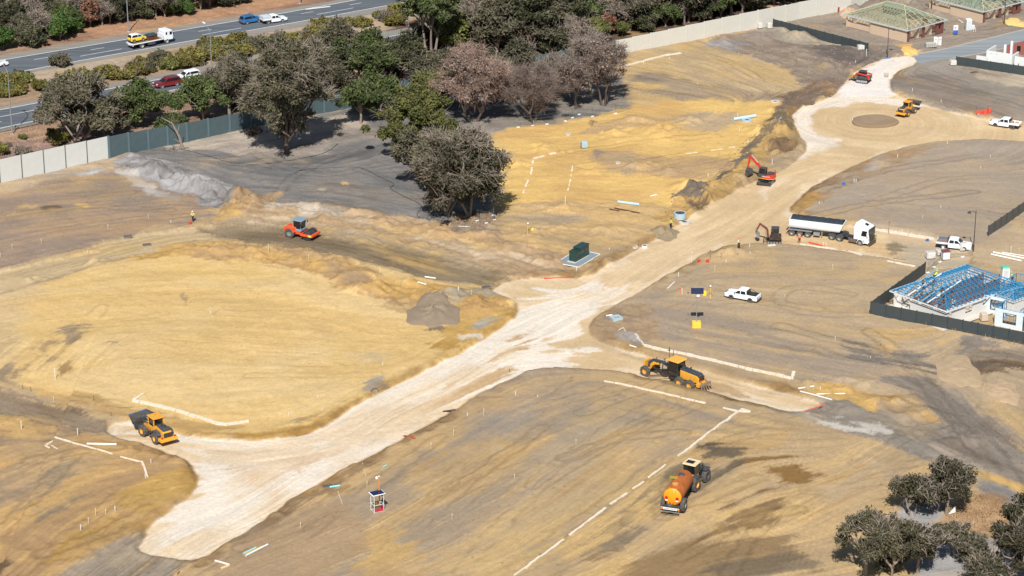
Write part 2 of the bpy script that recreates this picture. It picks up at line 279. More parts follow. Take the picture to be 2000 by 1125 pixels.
patch([(925,640),(965,622),(975,635),(930,648)],(186,174,150),(200,170,120),soft=1.5); patch([(885,662),(915,655),(925,665),(900,672)],(240,224,196),soft=1); patch([(830,670),(880,672),(895,688),(850,680)],(186,148,74),soft=1.5)
patch([(712,760),(725,745),(755,745),(748,758),(722,766)],(178,166,146),soft=1); patch([(690,700),(740,690),(760,700),(700,715)],(212,190,150),soft=3,op=.6)
patch([(572,820),(600,815),(605,822),(580,830)],(182,156,112),soft=1.5)
patch([(430,858),(560,840),(640,812),(740,765),(700,800),(600,850),(500,862)],(196,152,76),(210,168,92),soft=2.5,op=.8)
patch([(60,745),(200,790),(340,815),(480,835),(430,858),(300,840),(100,775)],(206,168,104),(186,150,98),soft=2,rough=.05,op=.8)
patch([(156,505),(190,500),(230,505),(200,518),(160,522)],(186,158,116),soft=1.5); patch([(30,545),(60,535),(108,535),(80,545),(40,553)],(190,164,122),soft=1.5)
# dark spoil beside the red excavator
patch([(1285,440),(1310,410),(1350,380),(1400,350),(1450,320),(1490,270),(1500,235),(1540,225),(1560,255),(1570,285),(1500,330),(1440,365),(1390,395),(1340,430),(1310,450)],(178,146,94),(206,164,90),soft=2,rough=.10,op=.8)
patch([(1310,385),(1350,368),(1400,360),(1372,382),(1340,400),(1312,402)],(120,108,96),(150,126,92),soft=1,rough=.12)
patch([(1355,392),(1382,385),(1378,410),(1358,408)],(112,96,78),(150,122,84),soft=1,rough=.12)
patch([(1400,346),(1450,322),(1478,296),(1450,335),(1412,352)],(116,108,98),(136,120,100),soft=1,stretch=.3)
patch([(1440,300),(1470,285),(1500,250),(1520,240),(1500,275),(1460,310)],(122,110,92),(156,130,92),soft=1,rough=.09)
patch([(1505,285),(1530,270),(1560,285),(1545,300),(1515,312)],(140,112,76),(112,94,72),soft=1.2,rough=.1)
patch([(1500,235),(1530,222),(1550,240),(1540,262),(1510,256)],(138,118,88),(110,98,82),soft=1.2,rough=.1)
patch([(1150,235),(1163,238),(1160,248),(1148,245)],(150,122,92),soft=1.5); patch([(1148,300),(1165,295),(1180,308),(1162,318)],(172,148,118),soft=1.5,rough=.04)
patch([(1195,310),(1225,306),(1222,325),(1200,322)],(192,164,120),soft=2); patch([(1212,330),(1235,328),(1232,350),(1214,348)],(184,160,124),soft=2)
# dirt roads
D_L = patch([(-300,640),(-300,580),(0,527),(150,490),(250,460),(340,445),(400,437),(430,432),(430,470),(400,464),(300,483),(130,533),(0,574)],(212,186,142),(200,174,132),soft=1.2,warp=1,streak=1.0,rough=.015)
D_M = patch([(385,438),(430,431),(550,438),(620,455),(760,480),(880,510),(1000,545),(955,562),(870,552),(760,528),(600,488),(480,468),(400,460)],(156,136,104),(136,117,88),soft=5,warp=2,streak=1.6,rough=.02)
D_B = patch([(-300,730),(0,752),(100,785),(215,828),(215,850),(140,842),(0,800),(-300,790)],(164,142,114),(146,124,96),soft=1.2,warp=1,streak=1.3,rough=.015)
D_S = patch([(290,1040),(310,1085),(400,1075),(330,1125),(200,1300),(-50,1300),(110,1125),(220,1065)],(196,176,138),(166,148,122),soft=1.5,warp=1,streak=1.5,rough=.015)
# the limestone road network
ROAD = [(268,1078),(290,1045),(288,1035),(320,1005),(350,985),(385,955),(390,930),(375,905),(330,885),(290,870),(235,858),(208,842),(215,828),(255,825),(300,830),(345,850),(430,862),(520,862),(590,850),(620,843),(660,820),(700,790),(750,765),(800,742),(850,715),(900,690),(950,660),(990,635),(1015,615),(1012,598),(985,578),(955,568),(1000,548),(1060,543),(1150,545),(1180,525),(1240,490),(1310,450),(1380,402),(1440,372),(1480,352),(1520,338),(1560,310),(1580,290),(1566,268),(1550,240),(1550,222),(1580,208),(1618,195),(1645,172),(1652,160),(1685,130),(1740,113),(1785,110),(1792,124),(1745,145),(1733,165),(1745,186),(1800,205),(1870,222),(1940,238),(2100,260),(2100,290),(1950,272),(1860,275),(1790,283),(1720,300),(1660,325),(1610,350),(1570,375),(1545,400),(1540,418),(1620,436),(1700,444),(1800,460),(1830,468),(1880,484),(1900,510),(1850,530),(1780,518),(1700,500),(1600,482),(1500,476),(1430,478),(1400,485),(1350,510),(1290,545),(1230,580),(1180,605),(1155,625),(1148,645),(1160,662),(1200,680),(1280,700),(1380,725),(1480,755),(1560,775),(1600,785),(1605,795),(1560,808),(1500,795),(1440,780),(1380,765),(1330,748),(1270,738),(1180,722),(1100,717),(1040,720),(1000,735),(950,760),(900,790),(840,825),(760,870),(680,910),(600,955),(540,995),(480,1040),(430,1070),(380,1093),(340,1092),(300,1086)]
D_R = patch(ROAD,ROADT,(224,198,158),soft=.35,warp=3,streak=.5,rough=.01)
def road_patch(pts, a, b, **k):
    """a patch that stays on the road"""
    global COLA, COLB, BIAS, STR
    s = [q.copy() for q in (COLA, COLB, BIAS, STR)]
    patch(pts, a, b, **k)
    m = smooth(.3, -.1, D_R); M = m[..., None]
    COLA[:] = s[0]*(1 - M) + COLA*M; COLB[:] = s[1]*(1 - M) + COLB*M; BIAS[:] = s[2]*(1 - m) + BIAS*m; STR[:] = s[3]*(1 - m) + STR*m
road_patch([(200,800),(430,850),(620,830),(900,670),(1010,600),(1120,560),(1180,600),(1060,660),(1090,690),(1170,690),(1100,715),(950,770),(560,1010),(380,1120),(240,1090),(380,960),(390,900)],(240,228,210),(226,204,172),soft=3,bias=-.35,streak=.9,stretch=1.0)
road_patch([(1020,640),(1090,585),(1180,560),(1240,560),(1150,610),(1120,650),(1060,665)],(242,230,212),(232,210,176),soft=2,bias=0,streak=1.2,stretch=1.1,op=.95)
road_patch([(1060,690),(1100,672),(1170,688),(1100,702)],(240,228,210),LIME,soft=1.5,stretch=.5)
road_patch([(900,745),(980,690),(1040,650),(1000,700),(900,765),(780,830),(690,880),(760,825)],(206,174,132),(222,196,160),soft=2,stretch=1.2,op=1)
road_patch([(400,870),(520,872),(640,880),(700,860),(650,900),(580,940),(560,900),(480,895),(420,890)],(214,184,146),(230,208,178),soft=2.5,stretch=1.0,op=.95)
road_patch([(450,900),(560,905),(560,960),(520,990),(480,950)],(232,214,190),(224,196,160),soft=4,op=.7)
road_patch([(1640,165),(1700,125),(1790,105),(1800,120),(1745,150),(1750,190),(1690,195),(1620,205)],(238,230,220),(240,226,206),soft=2,bias=-.3,streak=.4)
road_patch([(1560,215),(1640,185),(1750,190),(1830,210),(1760,205),(1640,205),(1590,222),(1575,245),(1600,270),(1650,275),(1600,280),(1570,300),(1540,260),(1545,225)],(242,228,210),(236,220,198),soft=1.5)
road_patch([(1560,290),(1640,270),(1600,300),(1540,330)],(240,226,206),(230,206,172),soft=3,op=.8,stretch=.4)
road_patch([(1500,355),(1560,330),(1520,370),(1470,400)],(236,218,192),(226,200,160),soft=3,op=.7,stretch=.4)
road_patch([(1500,470),(1700,470),(1900,490),(1900,540),(1700,510),(1500,480)],(216,184,140),(206,176,134),soft=2)
road_patch([(1720,440),(1860,470),(1920,500),(1880,540),(1790,525),(1740,480)],(190,174,148),(206,180,144),soft=3)
road_patch([(1740,465),(1760,470),(1775,490),(1750,500),(1736,495),(1745,480)],(150,134,106),(170,150,120),soft=1.5)
road_patch([(1440,760),(1560,795),(1610,800),(1560,815),(1440,790)],(240,222,196),(226,200,160),soft=3,op=.8)
road_patch([(1400,745),(1440,760),(1480,785),(1430,770),(1380,755)],(190,160,120),(206,178,136),soft=1,op=.8)
# white rim of crushed limestone along the road edge
m = smooth(-1.3, -.5, D_R + N2*.5)*smooth(.25, -.1, D_R)*smooth(-.6, .8, N1 + .4); M = (m*.5)[..., None]
COLA = COLA*(1 - M) + lin((240,226,204))*M; COLB = COLB*(1 - M) + lin((236,214,184))*M
# cut edge above the road: damp ochre face
Ex = smooth(.1, .4, D_R)*smooth(2.6, .8, D_R + N2*.7)
W_ = 0
for (ax, ay, rad) in [(700,830,70),(600,870,60),(800,760,60),(900,710,60),(980,660,40),(1010,610,30),(520,880,60),(1170,620,30),(1170,665,40),(1250,705,60),(1400,725,80),(1500,755,60),(1090,560,60),(1200,520,60),(1300,470,60),(1400,400,60),(1480,360,50),(1440,500,60),(1330,540,60),(1560,410,30),(1600,370,60),(1680,330,50),(330,900,80),(380,930,40),(340,1000,60),(420,1085,50),(560,1000,60),(700,915,70),(840,840,60),(980,755,60),(1100,725,70),(1250,750,70),(1380,785,70),(1580,230,50),(1640,180,40),(1770,150,40)]:
    x0, y0 = ground_xy(ax, ay); W_ = np.maximum(W_, smooth(1.5, .6, np.hypot((X - x0), (Y - y0)*.6)/(rad/13)))
E = (Ex*W_*(.55 + .25*np.clip(N1, -1, 1)))[..., None]
COLA = COLA*(1 - E) + lin((158,118,60))*E; COLB = COLB*(1 - E) + lin((140,108,66))*E
ROUGH = np.maximum(ROUGH, E[..., 0]*.09)
RUT = np.zeros(X.shape)
def rut(pts, w=.28, gap=1.9, s=.35, pair=True):
    P = chaikin(poly_world(pts), 2, False)
    m_ = gap + 3; bb = (X > P[:, 0].min() - m_) & (X < P[:, 0].max() + m_) & (Y > P[:, 1].min() - m_) & (Y < P[:, 1].max() + m_)
    D = sdf(P, WX1[bb], WY1[bb], False); D = np.abs(D - gap/2) if pair else D
    RUT[bb] = np.maximum(RUT[bb], s*smooth(w*1.6, w*.3, D)*smooth(-1.6, .2, N1[bb] + N2[bb]*.5))
for a in [[(1340,752),(1400,765),(1450,785),(1500,800),(1600,815),(1750,850)],[(500,300),(560,330),(640,345),(700,330),(820,300)],[(540,395),(560,350),(640,310),(720,290)],[(700,330),(780,360),(860,400)],[(250,290),(400,310),(520,330)],
 [(0,545),(250,475),(400,448),(520,455),(700,480),(1000,548)],[(0,560),(200,505),(400,452),(560,462),(760,505),(960,556)],[(0,540),(200,480),(380,444)],[(0,770),(100,800),(210,838)],[(40,1125),(200,1000),(340,880)],[(0,1040),(120,920),(160,880),(200,890)],
 [(60,720),(160,640),(200,600)],[(300,840),(600,855),(760,800),(1000,690),(1130,620),(1300,520),(1480,410),(1560,350)],[(350,1050),(560,930),(800,790),(1000,690),(1180,590),(1400,450),(1540,360),(1640,310)],[(420,900),(640,870),(900,730)],[(1120,700),(1300,735),(1560,790)],
 [(1300,960),(1340,900),(1480,840),(1700,860)],[(1290,1010),(1400,940),(1560,900)],[(1420,1125),(1480,1020),(1700,920),(1900,900)],[(1600,690),(1760,740),(1900,840),(1990,960)],[(1680,680),(1820,760),(1900,860),(1960,960)],[(1480,660),(1700,720),(1850,800)],[(1560,800),(1800,850),(2000,930)],[(1870,730),(1930,700),(2010,715)],[(1900,770),(1920,720),(1990,705)],[(1895,800),(1905,740),(1960,712)],
 [(1660,580),(1560,560),(1500,595),(1600,610)],[(1380,560),(1560,620),(1700,620)],[(1240,640),(1330,600),(1500,590)],[(900,1125),(1020,980),(1200,860),(1360,800)],[(760,1080),(900,960),(1060,840)],[(560,1080),(700,980),(860,860)],[(1000,1110),(1180,990),(1300,900)],
 [(1240,150),(1380,170),(1540,195)],[(1230,170),(1300,190),(1450,200)],[(1380,110),(1460,140),(1520,200)],[(1100,300),(1200,290),(1400,270)],[(1760,160),(1900,190),(2000,215)],[(1800,140),(1880,170),(2000,190)],[(1700,400),(1850,350),(2000,350)],[(20,420),(160,400),(330,410)],[(0,470),(200,430),(360,420)]]: rut(a, s=.22)
for a, q in [([(1345,752),(1385,762),(1440,780),(1480,800)],.3),([(1603,748),(1630,756),(1655,763)],.4),([(1664,767),(1700,774),(1738,783)],.4),([(1740,786),(1800,800),(1880,820)],.25),([(1160,665),(1200,684),(1290,712),(1400,738),(1500,765),(1560,778)],.5),([(1300,752),(1380,770),(1460,792),(1500,800)],.6)]: rut(a, q, 0, .5, False)
for k in range(60):
    rgk = random.Random(k); px_, py_ = rgk.uniform(20, 1980), rgk.uniform(300, 1110); a_ = ground_xy(px_, py_); pts_ = []; qx, qy = float(a_[0]), float(a_[1]); L0 = rgk.uniform(12, 34); dev = rgk.uniform(-.02, .02)
    i0 = int(np.clip((qx + 112)/.23 + I0, 0, NX - 1)); j0 = int(np.clip((qy - 252)/.36 + J0, 0, NY - 1)); hh = math.atan2(FY[j0, i0], FX[j0, i0]) + rgk.uniform(-.25, .25)
    for q_ in range(8): pts_.append(tuple(float(v) for v in photo_xy(qx, qy))); qx += math.cos(hh)*L0/8; qy += math.sin(hh)*L0/8; hh += dev*L0/8
    rut(pts_, .18, rgk.choice([1.6, 2.0, 2.2]), rgk.uniform(.14, .28))
for a in [[(1700,655),(1760,700),(1830,780),(1900,880)],[(1780,740),(1850,790),(1930,870),(1990,960)],[(1520,640),(1700,690),(1860,740)],[(1290,1000),(1380,980),(1480,940)],[(1330,1090),(1440,1020),(1560,1000)],[(1100,900),(1200,860),(1330,850)],[(880,760),(960,780),(1040,760),(1100,745)],[(60,900),(160,870),(230,880)],[(80,1090),(200,1050),(290,1000)],[(1580,430),(1700,400),(1900,380)],[(1570,390),(1700,340),(1900,310)]]: rut(a, .3, 2.0, .30)
for rr in (5.6, 8.2, 10.5): c_ = np.array(ground_xy(1709, 238)); an = np.linspace(0, 6.28, 40); Dc = np.abs(np.hypot(X - c_[0], Y - c_[1]) - rr); RUT = np.maximum(RUT, .10*smooth(.8, .1, Dc))
RUT *= np.where(D_R < 0, .45, 1)
# ---------------------------------------------------------------- relief
Hh += smooth(.05, .9, D_R + N2*.12)*.5*smooth(40, 25, D_R)
for D_ in (D_L, D_M, D_B, D_S):
    Hh -= smooth(.6, -1.2, D_)*.35*smooth(0, 2, D_R)
def lump(px, py, rx, ry, h, ang=0, pw=1.0, rough=.3, flat=0.0):
    """a heap of spoil: centre in the photo, radii in metres (along / across), height"""
    cx, cy = ground_xy(px, py); c, s = math.cos(R(ang)), math.sin(R(ang))
    dx, dy = WX1 - cx, WY1 - cy
    u = (dx*c + dy*s)/rx; v = (-dx*s + dy*c)/ry; r = np.sqrt(u*u + v*v)
    k = np.clip(1 - r, 0, 1)**pw; k = k*k*(3 - 2*k) if pw == 1 else k
    if flat: k = np.minimum(k, flat)/flat
    Hh[:] = Hh + h*k*(1 + rough*np.clip(N2, -1.5, 1.5)*.5)
    ROUGH[:] = np.maximum(ROUGH, np.clip(k, 0, 1)*.10*rough)
for i, (a, b) in enumerate([(262,318),(300,335),(335,348),(370,362),(405,374),(440,386),(465,392)]):
    lump(a, b, 6.5, 5, (.75 if i else .5), -60, rough=1.3)
for a, b, rx, ry, h in [(468,398,5,7,.55),(442,412,5,5,.35),(540,402,7,5,.45),(600,410,8,5,.45),(680,425,8,5,.5),(770,440,7,5,.45),(860,458,7,5,.45),(940,470,7,5,.5),(1010,490,7,5,.4),
    (430,485,6,4,.35),(500,490,6,4,.4),(570,505,6,4,.5),(640,520,6,5,.5),(690,545,5,4,.45),(745,570,3.5,4,.6),(700,570,3,3,.4),(790,560,5,4,.4),(880,585,7,5,.7),(950,600,6,5,.7),
    (1545,285,2.5,5,.7),(1520,255,3,6,.9),(1500,285,3,6,.8),(1480,262,3,5,.6),(1535,240,3,5,.7),(1510,300,2.5,4,.6),(1437,358,3,6,.7),(1405,372,3.5,5,.8),(1372,390,3,5,.9),(1350,372,4,4,.9),(1325,392,3,4,.8),(1530,225,4,6,.8),(1345,412,3,4,.6),(1300,455,2.5,3,.5),
    (1600,170,4,6,.6),(1630,130,5,7,.7),(1560,110,4,6,.5),(1550,68,5,8,1.0),(1655,20,4,6,1.2),(1710,5,6,8,1.0),(1770,10,6,8,1.1),(1830,22,5,8,.9),(1415,82,4,6,.7),
    (1630,800,5,5,.4),(1650,755,6,3,.5),(1600,748,4,3,.5),(1740,790,5,3,.5),(1790,815,4,3,.5),(1580,760,2,2,.5),
    (1060,292,4,6,.4),(1150,335,4,5,.35),(1345,242,4,6,.4),(1005,320,4,6,.35),(1300,342,4,5,.35),(1110,300,3,4,.3),(1240,240,4,6,.4),(1200,262,6,9,.5),(1290,262,6,9,.4),(1250,330,6,7,.3),(1080,410,5,5,.4),(1180,460,6,5,.5),(1160,520,5,4,.4),(1080,515,4,4,.6),(1060,460,6,6,.5),
    (850,435,5,6,.5),(940,440,4,5,.6),(1950,640,5,5,.4),(1880,860,6,5,.5),(1440,500,5,3,.3),(1420,505,5,3,.35),(1250,900,1,1,0),
    (190,508,3,2.5,.35),(70,540,4,2.5,.35)]:
    if h: lump(a, b, rx, ry, h, 10, rough=.9)
ROUGH = np.where(DETAIL, ROUGH, .02)
rel = np.clip(ROUGH, 0, .2)
Hh += rel*(N4*.55 + N2*.9)*1.25 + STR*LICS*.006 + STR*LICL*.012*smooth(-.5, .5, D_R) + LICL*.005 + N1*.03 + N3*.05
Hh += (fbm(X/160, Y/160, 3, 71) - .5)*np.where(DETAIL, 0, 6)*smooth(0, 200, np.maximum(np.abs(X) - 112, np.maximum(252 - Y, Y - 545)))
# ---------------------------------------------------------------- final soil colour
t = smooth(-1.1, 1.1, LICL*.42*STR + N1*.55 + LICB*.55 + N2*.15 + BIAS*2)
COL = COLA*(1 - t[..., None]) + COLB*t[..., None]
BANDA = lin((150,138,124)); 
YM = 1 - .8*smooth(.42, .62, (COL[..., 0] - COL[..., 2])/COL[..., 0])
g = YM*smooth(.7, 2.2, LICB*.8 + N1*.6 + N3*.4 + LICL*.25)*smooth(0, 1, D_R)*.5*STR                 # greyer topsoil dragged through
COL = COL*(1 - g[..., None]) + (COL*.0 + lin((148,134,118)))*g[..., None]
g = smooth(.8, 2.4, -LICB*.8 + N2*.3 + N1*.5 + LICL*.25)*smooth(0, 1, D_R)*.35*STR                # bright yellow subsoil dragged through
COL = COL*(1 - g[..., None]) + (lin((216,178,110)))*g[..., None]
COL *= (1 + .07*STR*LICS*(.5 + .5*smooth(-1, 1, N3 + N1*.5)) + .022*LICL + .03*LICB*STR + .05*np.clip(N4, -2, 2)*smooth(.01, .1, ROUGH) + .02*N2)[..., None]
spk = (rng.random(X.shape) < .0035)*smooth(.3, 1, D_R)*(rng.random(X.shape) > .3)
COL = COL*(1 - (.45*spk*rng.random(X.shape))[..., None])
ALB = np.where(D_R < 0, .77, .735)[..., None]
g3 = smooth(1.0, 2.3, LICL*.8 + LICB*.5 + N2*.3 + N1*.3)*STR*smooth(0, 1, D_R); COL = COL*(1 - (.24*g3*(.4 + .6*YM))[..., None]*np.array([.9, 1, 1.1]))
g4 = smooth(1.2, 2.4, LICS*.7 + LICL*.5 - N1*.3)*STR; COL = COL*(1 + (.10*g4)[..., None])
lum = COL.mean(-1, keepdims=True); des = (smooth(0, 1, D_R)*np.clip(.14 - .5*(COL[..., 0] - COL[..., 2] - .20), .05, .14))[..., None]; COL = COL*(1 - des) + lum*des
COL = COL*(1 - RUT[..., None]*np.array([.8, .85, .9])); Hh -= RUT*.12
COL = np.clip(COL*ALB, .01, .85)
def height(x, y):
    i = np.clip(np.searchsorted(GX, x) - 1, 0, NX - 2); j = np.clip(np.searchsorted(GY, y) - 1, 0, NY - 2)
    fx = (x - GX[i])/(GX[i + 1] - GX[i]); fy = (y - GY[j])/(GY[j + 1] - GY[j])
    return float((Hh[j, i]*(1 - fx) + Hh[j, i + 1]*fx)*(1 - fy) + (Hh[j + 1, i]*(1 - fx) + Hh[j + 1, i + 1]*fx)*fy)
def at(px, py, dz=0.0):
    """photo pixel -> point on the modelled ground"""
    z = 0.0
    for _ in range(6):
        u, v = px - 1000, 562.5 - py
        dy = v*sp_ + F*cp; dzz = v*cp - F*sp_; t = (z - CAM_H)/dzz
        x, y = u*t, dy*t; z = height(x, y)
    return Vector((x, y, z + dz))
me = bpy.data.meshes.new('ground'); 
# flatten where something is built on the ground: done through 'flats' before the mesh is made
def flat(pts, z=None, soft=1.5):
    """level the ground under a slab, road or pad (photo polygon)"""
    P = poly_world(pts); bb = (X > P[:, 0].min() - 4) & (X < P[:, 0].max() + 4) & (Y > P[:, 1].min() - 4) & (Y < P[:, 1].max() + 4)
    D = np.full(X.shape, 99.0); D[bb] = sdf(P, X[bb], Y[bb])
    w_ = smooth(soft, 0, D)
    if z is None: z = float(Hh[D < 0].mean())
    Hh[:] = Hh*(1 - w_) + z*w_
    return z
HW_FAR = [(-400,178),(0,108),(250,68),(500,27),(640,4),(900,-45),(1200,-100),(1200,-62),(900,-8),(640,44),(500,67),(250,108),(0,151),(-400,228)]
HW_NEAR = [(-400,290),(0,211),(250,158),(500,108),(700,70),(850,46),(1000,20),(1000,52),(850,80),(700,107),(500,148),(250,203),(0,257),(-400,342)]
SIDE = [(1782,108),(1850,95),(1920,78),(2000,58),(2150,20),(2150,48),(2000,86),(1920,104),(1850,116),(1795,126)]
flat(HW_FAR, 0, 1.5); flat(HW_NEAR, 0, 1.5); 
LOT_BLUE = [(1702,612),(1805,535),(2100,575),(2200,700)]
flat(LOT_BLUE, .3, 1); flat([(1640,80),(1660,40),(1720,30),(1840,55),(1780,92)], .3, 2); flat([(1810,20),(1900,-40),(2000,-20),(2000,30),(1950,50)], .3, 2)
flat([(1860,120),(1900,80),(2100,60),(2200,120),(2200,170)], .3, 1.5)
flat(SIDE, 0.02, 1)
flat([(1085,512),(1130,485),(1170,497),(1130,522)], .45, 1.0)
v = np.empty((NY, NX, 3)); v[..., 0] = X; v[..., 1] = Y; v[..., 2] = Hh
me.vertices.add(NX*NY); me.vertices.foreach_set('co', v.reshape(-1).astype(np.float32))
ii = (np.arange(NY - 1)[:, None]*NX + np.arange(NX - 1)[None]).reshape(-1)
q = np.stack([ii, ii + 1, ii + 1 + NX, ii + NX], 1)
me.loops.add(len(q)*4); me.loops.foreach_set('vertex_index', q.reshape(-1).astype(np.int32))
me.polygons.add(len(q)); me.polygons.foreach_set('loop_start', (np.arange(len(q))*4).astype(np.int32))
me.update(); me.validate()
me.polygons.foreach_set('use_smooth', np.ones(len(q), bool))
ca = me.color_attributes.new('soil', 'FLOAT_COLOR', 'POINT')
cc = np.ones((NX*NY, 4), np.float32); cc[:, :3] = COL.reshape(-1, 3); ca.data.foreach_set('color', cc.reshape(-1))
def new_mat(name):
    m = bpy.data.materials.new(name); m.use_nodes = True; return m, m.node_tree, m.node_tree.nodes['Principled BSDF']
mg, nt, bs = new_mat('soil'); L = nt.links.new; N = nt.nodes.new
at_ = N('ShaderNodeVertexColor'); at_.layer_name = 'soil'
tc = N('ShaderNodeTexCoord')
n1 = N('ShaderNodeTexNoise'); n1.inputs['Scale'].default_value = 1.6; n1.inputs['Detail'].default_value = 8; n1.inputs['Roughness'].default_value = .7
n2 = N('ShaderNodeTexNoise'); n2.inputs['Scale'].default_value = 9; n2.inputs['Detail'].default_value = 4
L(tc.outputs['Object'], n1.inputs['Vector']); L(tc.outputs['Object'], n2.inputs['Vector'])
mr = N('ShaderNodeMapRange'); mr.inputs['From Min'].default_value = .25; mr.inputs['From Max'].default_value = .75; mr.inputs['To Min'].default_value = .86; mr.inputs['To Max'].default_value = 1.13
L(n1.outputs[0], mr.inputs[0])
vm = N('ShaderNodeVectorMath'); vm.operation = 'SCALE'; L(at_.outputs['Color'], vm.inputs[0]); L(mr.outputs[0], vm.inputs['Scale'])
n3 = N('ShaderNodeTexNoise'); n3.inputs['Scale'].default_value = 2.2; n3.inputs['Detail'].default_value = 3; n3.inputs['Roughness'].default_value = .8; L(tc.outputs['Object'], n3.inputs['Vector'])
m3 = N('ShaderNodeMapRange'); m3.inputs['From Min'].default_value = .60; m3.inputs['From Max'].default_value = .70; m3.inputs['To Min'].default_value = 1; m3.inputs['To Max'].default_value = .80; L(n3.outputs[0], m3.inputs[0])
v3 = N('ShaderNodeVectorMath'); v3.operation = 'SCALE'; L(vm.outputs[0], v3.inputs[0]); L(m3.outputs[0], v3.inputs['Scale']); L(v3.outputs[0], bs.inputs['Base Color']); bs.inputs['Roughness'].default_value = .95; bs.inputs['Specular IOR Level'].default_value = .15
ad = N('ShaderNodeMath'); ad.operation = 'ADD'; L(n1.outputs[0], ad.inputs[0]); L(n2.outputs[0], ad.inputs[1])
bp = N('ShaderNodeBump'); bp.inputs['Strength'].default_value = .6; bp.inputs['Distance'].default_value = .16; L(ad.outputs[0], bp.inputs['Height']); L(bp.outputs[0], bs.inputs['Normal'])
me.materials.append(mg)
go = bpy.data.objects.new('ground', me); C.objects.link(go); go['kind'] = 'structure'
# ---------------------------------------------------------------- materials
MATS = {}
def mat(name, rgb=(128,128,128), rough=.6, metal=0.0, dirt=.15, scale=3.0, dirtcol=(150,125,92), bump=0.0, coat=0, spec=None):
    if name in MATS: return MATS[name]
    m, nt, bs = new_mat(name); L = nt.links.new; N = nt.nodes.new
    c = tuple(lin(rgb)) + (1,)
    tc = N('ShaderNodeTexCoord'); n = N('ShaderNodeTexNoise'); n.inputs['Scale'].default_value = scale; n.inputs['Detail'].default_value = 5; n.inputs['Roughness'].default_value = .65
    L(tc.outputs['Object'], n.inputs['Vector'])
    mr = N('ShaderNodeMapRange'); mr.inputs['From Min'].default_value = .42; mr.inputs['From Max'].default_value = .75; mr.inputs['To Max'].default_value = min(1, dirt*3)
    L(n.outputs[0], mr.inputs[0])
    mx = N('ShaderNodeMix'); mx.data_type = 'RGBA'; mx.inputs[6].default_value = c; mx.inputs[7].default_value = tuple(lin(dirtcol)*.7 + np.array(c[:3])*.3) + (1,)
    L(mr.outputs[0], mx.inputs[0]); L(mx.outputs[2], bs.inputs['Base Color'])
    bs.inputs['Roughness'].default_value = rough; bs.inputs['Metallic'].default_value = metal
    if coat: bs.inputs['Coat Weight'].default_value = coat
    if spec is not None: bs.inputs['Specular IOR Level'].default_value = spec
    if bump:
        b = N('ShaderNodeBump'); b.inputs['Strength'].default_value = bump; b.inputs['Distance'].default_value = .05; L(n.outputs[0], b.inputs['Height']); L(b.outputs[0], bs.inputs['Normal'])
    MATS[name] = m; return m
tyre = mat('tyre rubber', (62,66,70), .9, dirt=.25, scale=4)
black = mat('black steel', (38,42,48), .5, dirt=.10)
dark = mat('dark grey plastic', (58,66,74), .6, dirt=.12)
glass = mat('dark glass', (18,24,28), .12, dirt=.04, spec=.6)
yelp = mat('yellow machine paint', (220,156,44), .5, dirt=.2, coat=.2)
orap = mat('orange machine paint', (222,78,34), .5, dirt=.16, coat=.2)
redp = mat('red machine paint', (188,48,34), .45, dirt=.10, coat=.2)
whitep = mat('white vehicle paint', (226,232,236), .3, dirt=.05, coat=.4)
steel = mat('galvanised steel', (160,168,172), .4, .5, dirt=.1)
rimg = mat('grey rim', (150,152,152), .5, .3, dirt=.2)
blackrim = mat('black rim', (45,46,48), .45, .2)
whitem = mat('white plastic', (226,228,226), .5, dirt=.06)
conc = mat('concrete', (190,186,176), .9, dirt=.15, scale=2)
lime = mat('limestone block', (214,204,184), .95, dirt=.16, scale=2.5, bump=.4)
galvb = mat('pale blue grey concrete', (160,182,192), .8, dirt=.1)
redlamp = mat('red lamp lens', (170,22,18), .3, dirt=0)
orlamp = mat('orange lamp lens', (235,110,20), .3, dirt=0)
hivis = mat('hi-vis yellow cloth', (206,226,80), .9, dirt=.04)
hivor = mat('hi-vis orange cloth', (236,96,40), .9, dirt=.04)
navy = mat('navy cloth', (34,40,58), .9, dirt=.05)
skin = mat('skin', (186,134,104), .6, dirt=0)
wood = mat('weathered timber', (150,122,92), .8, dirt=.15)
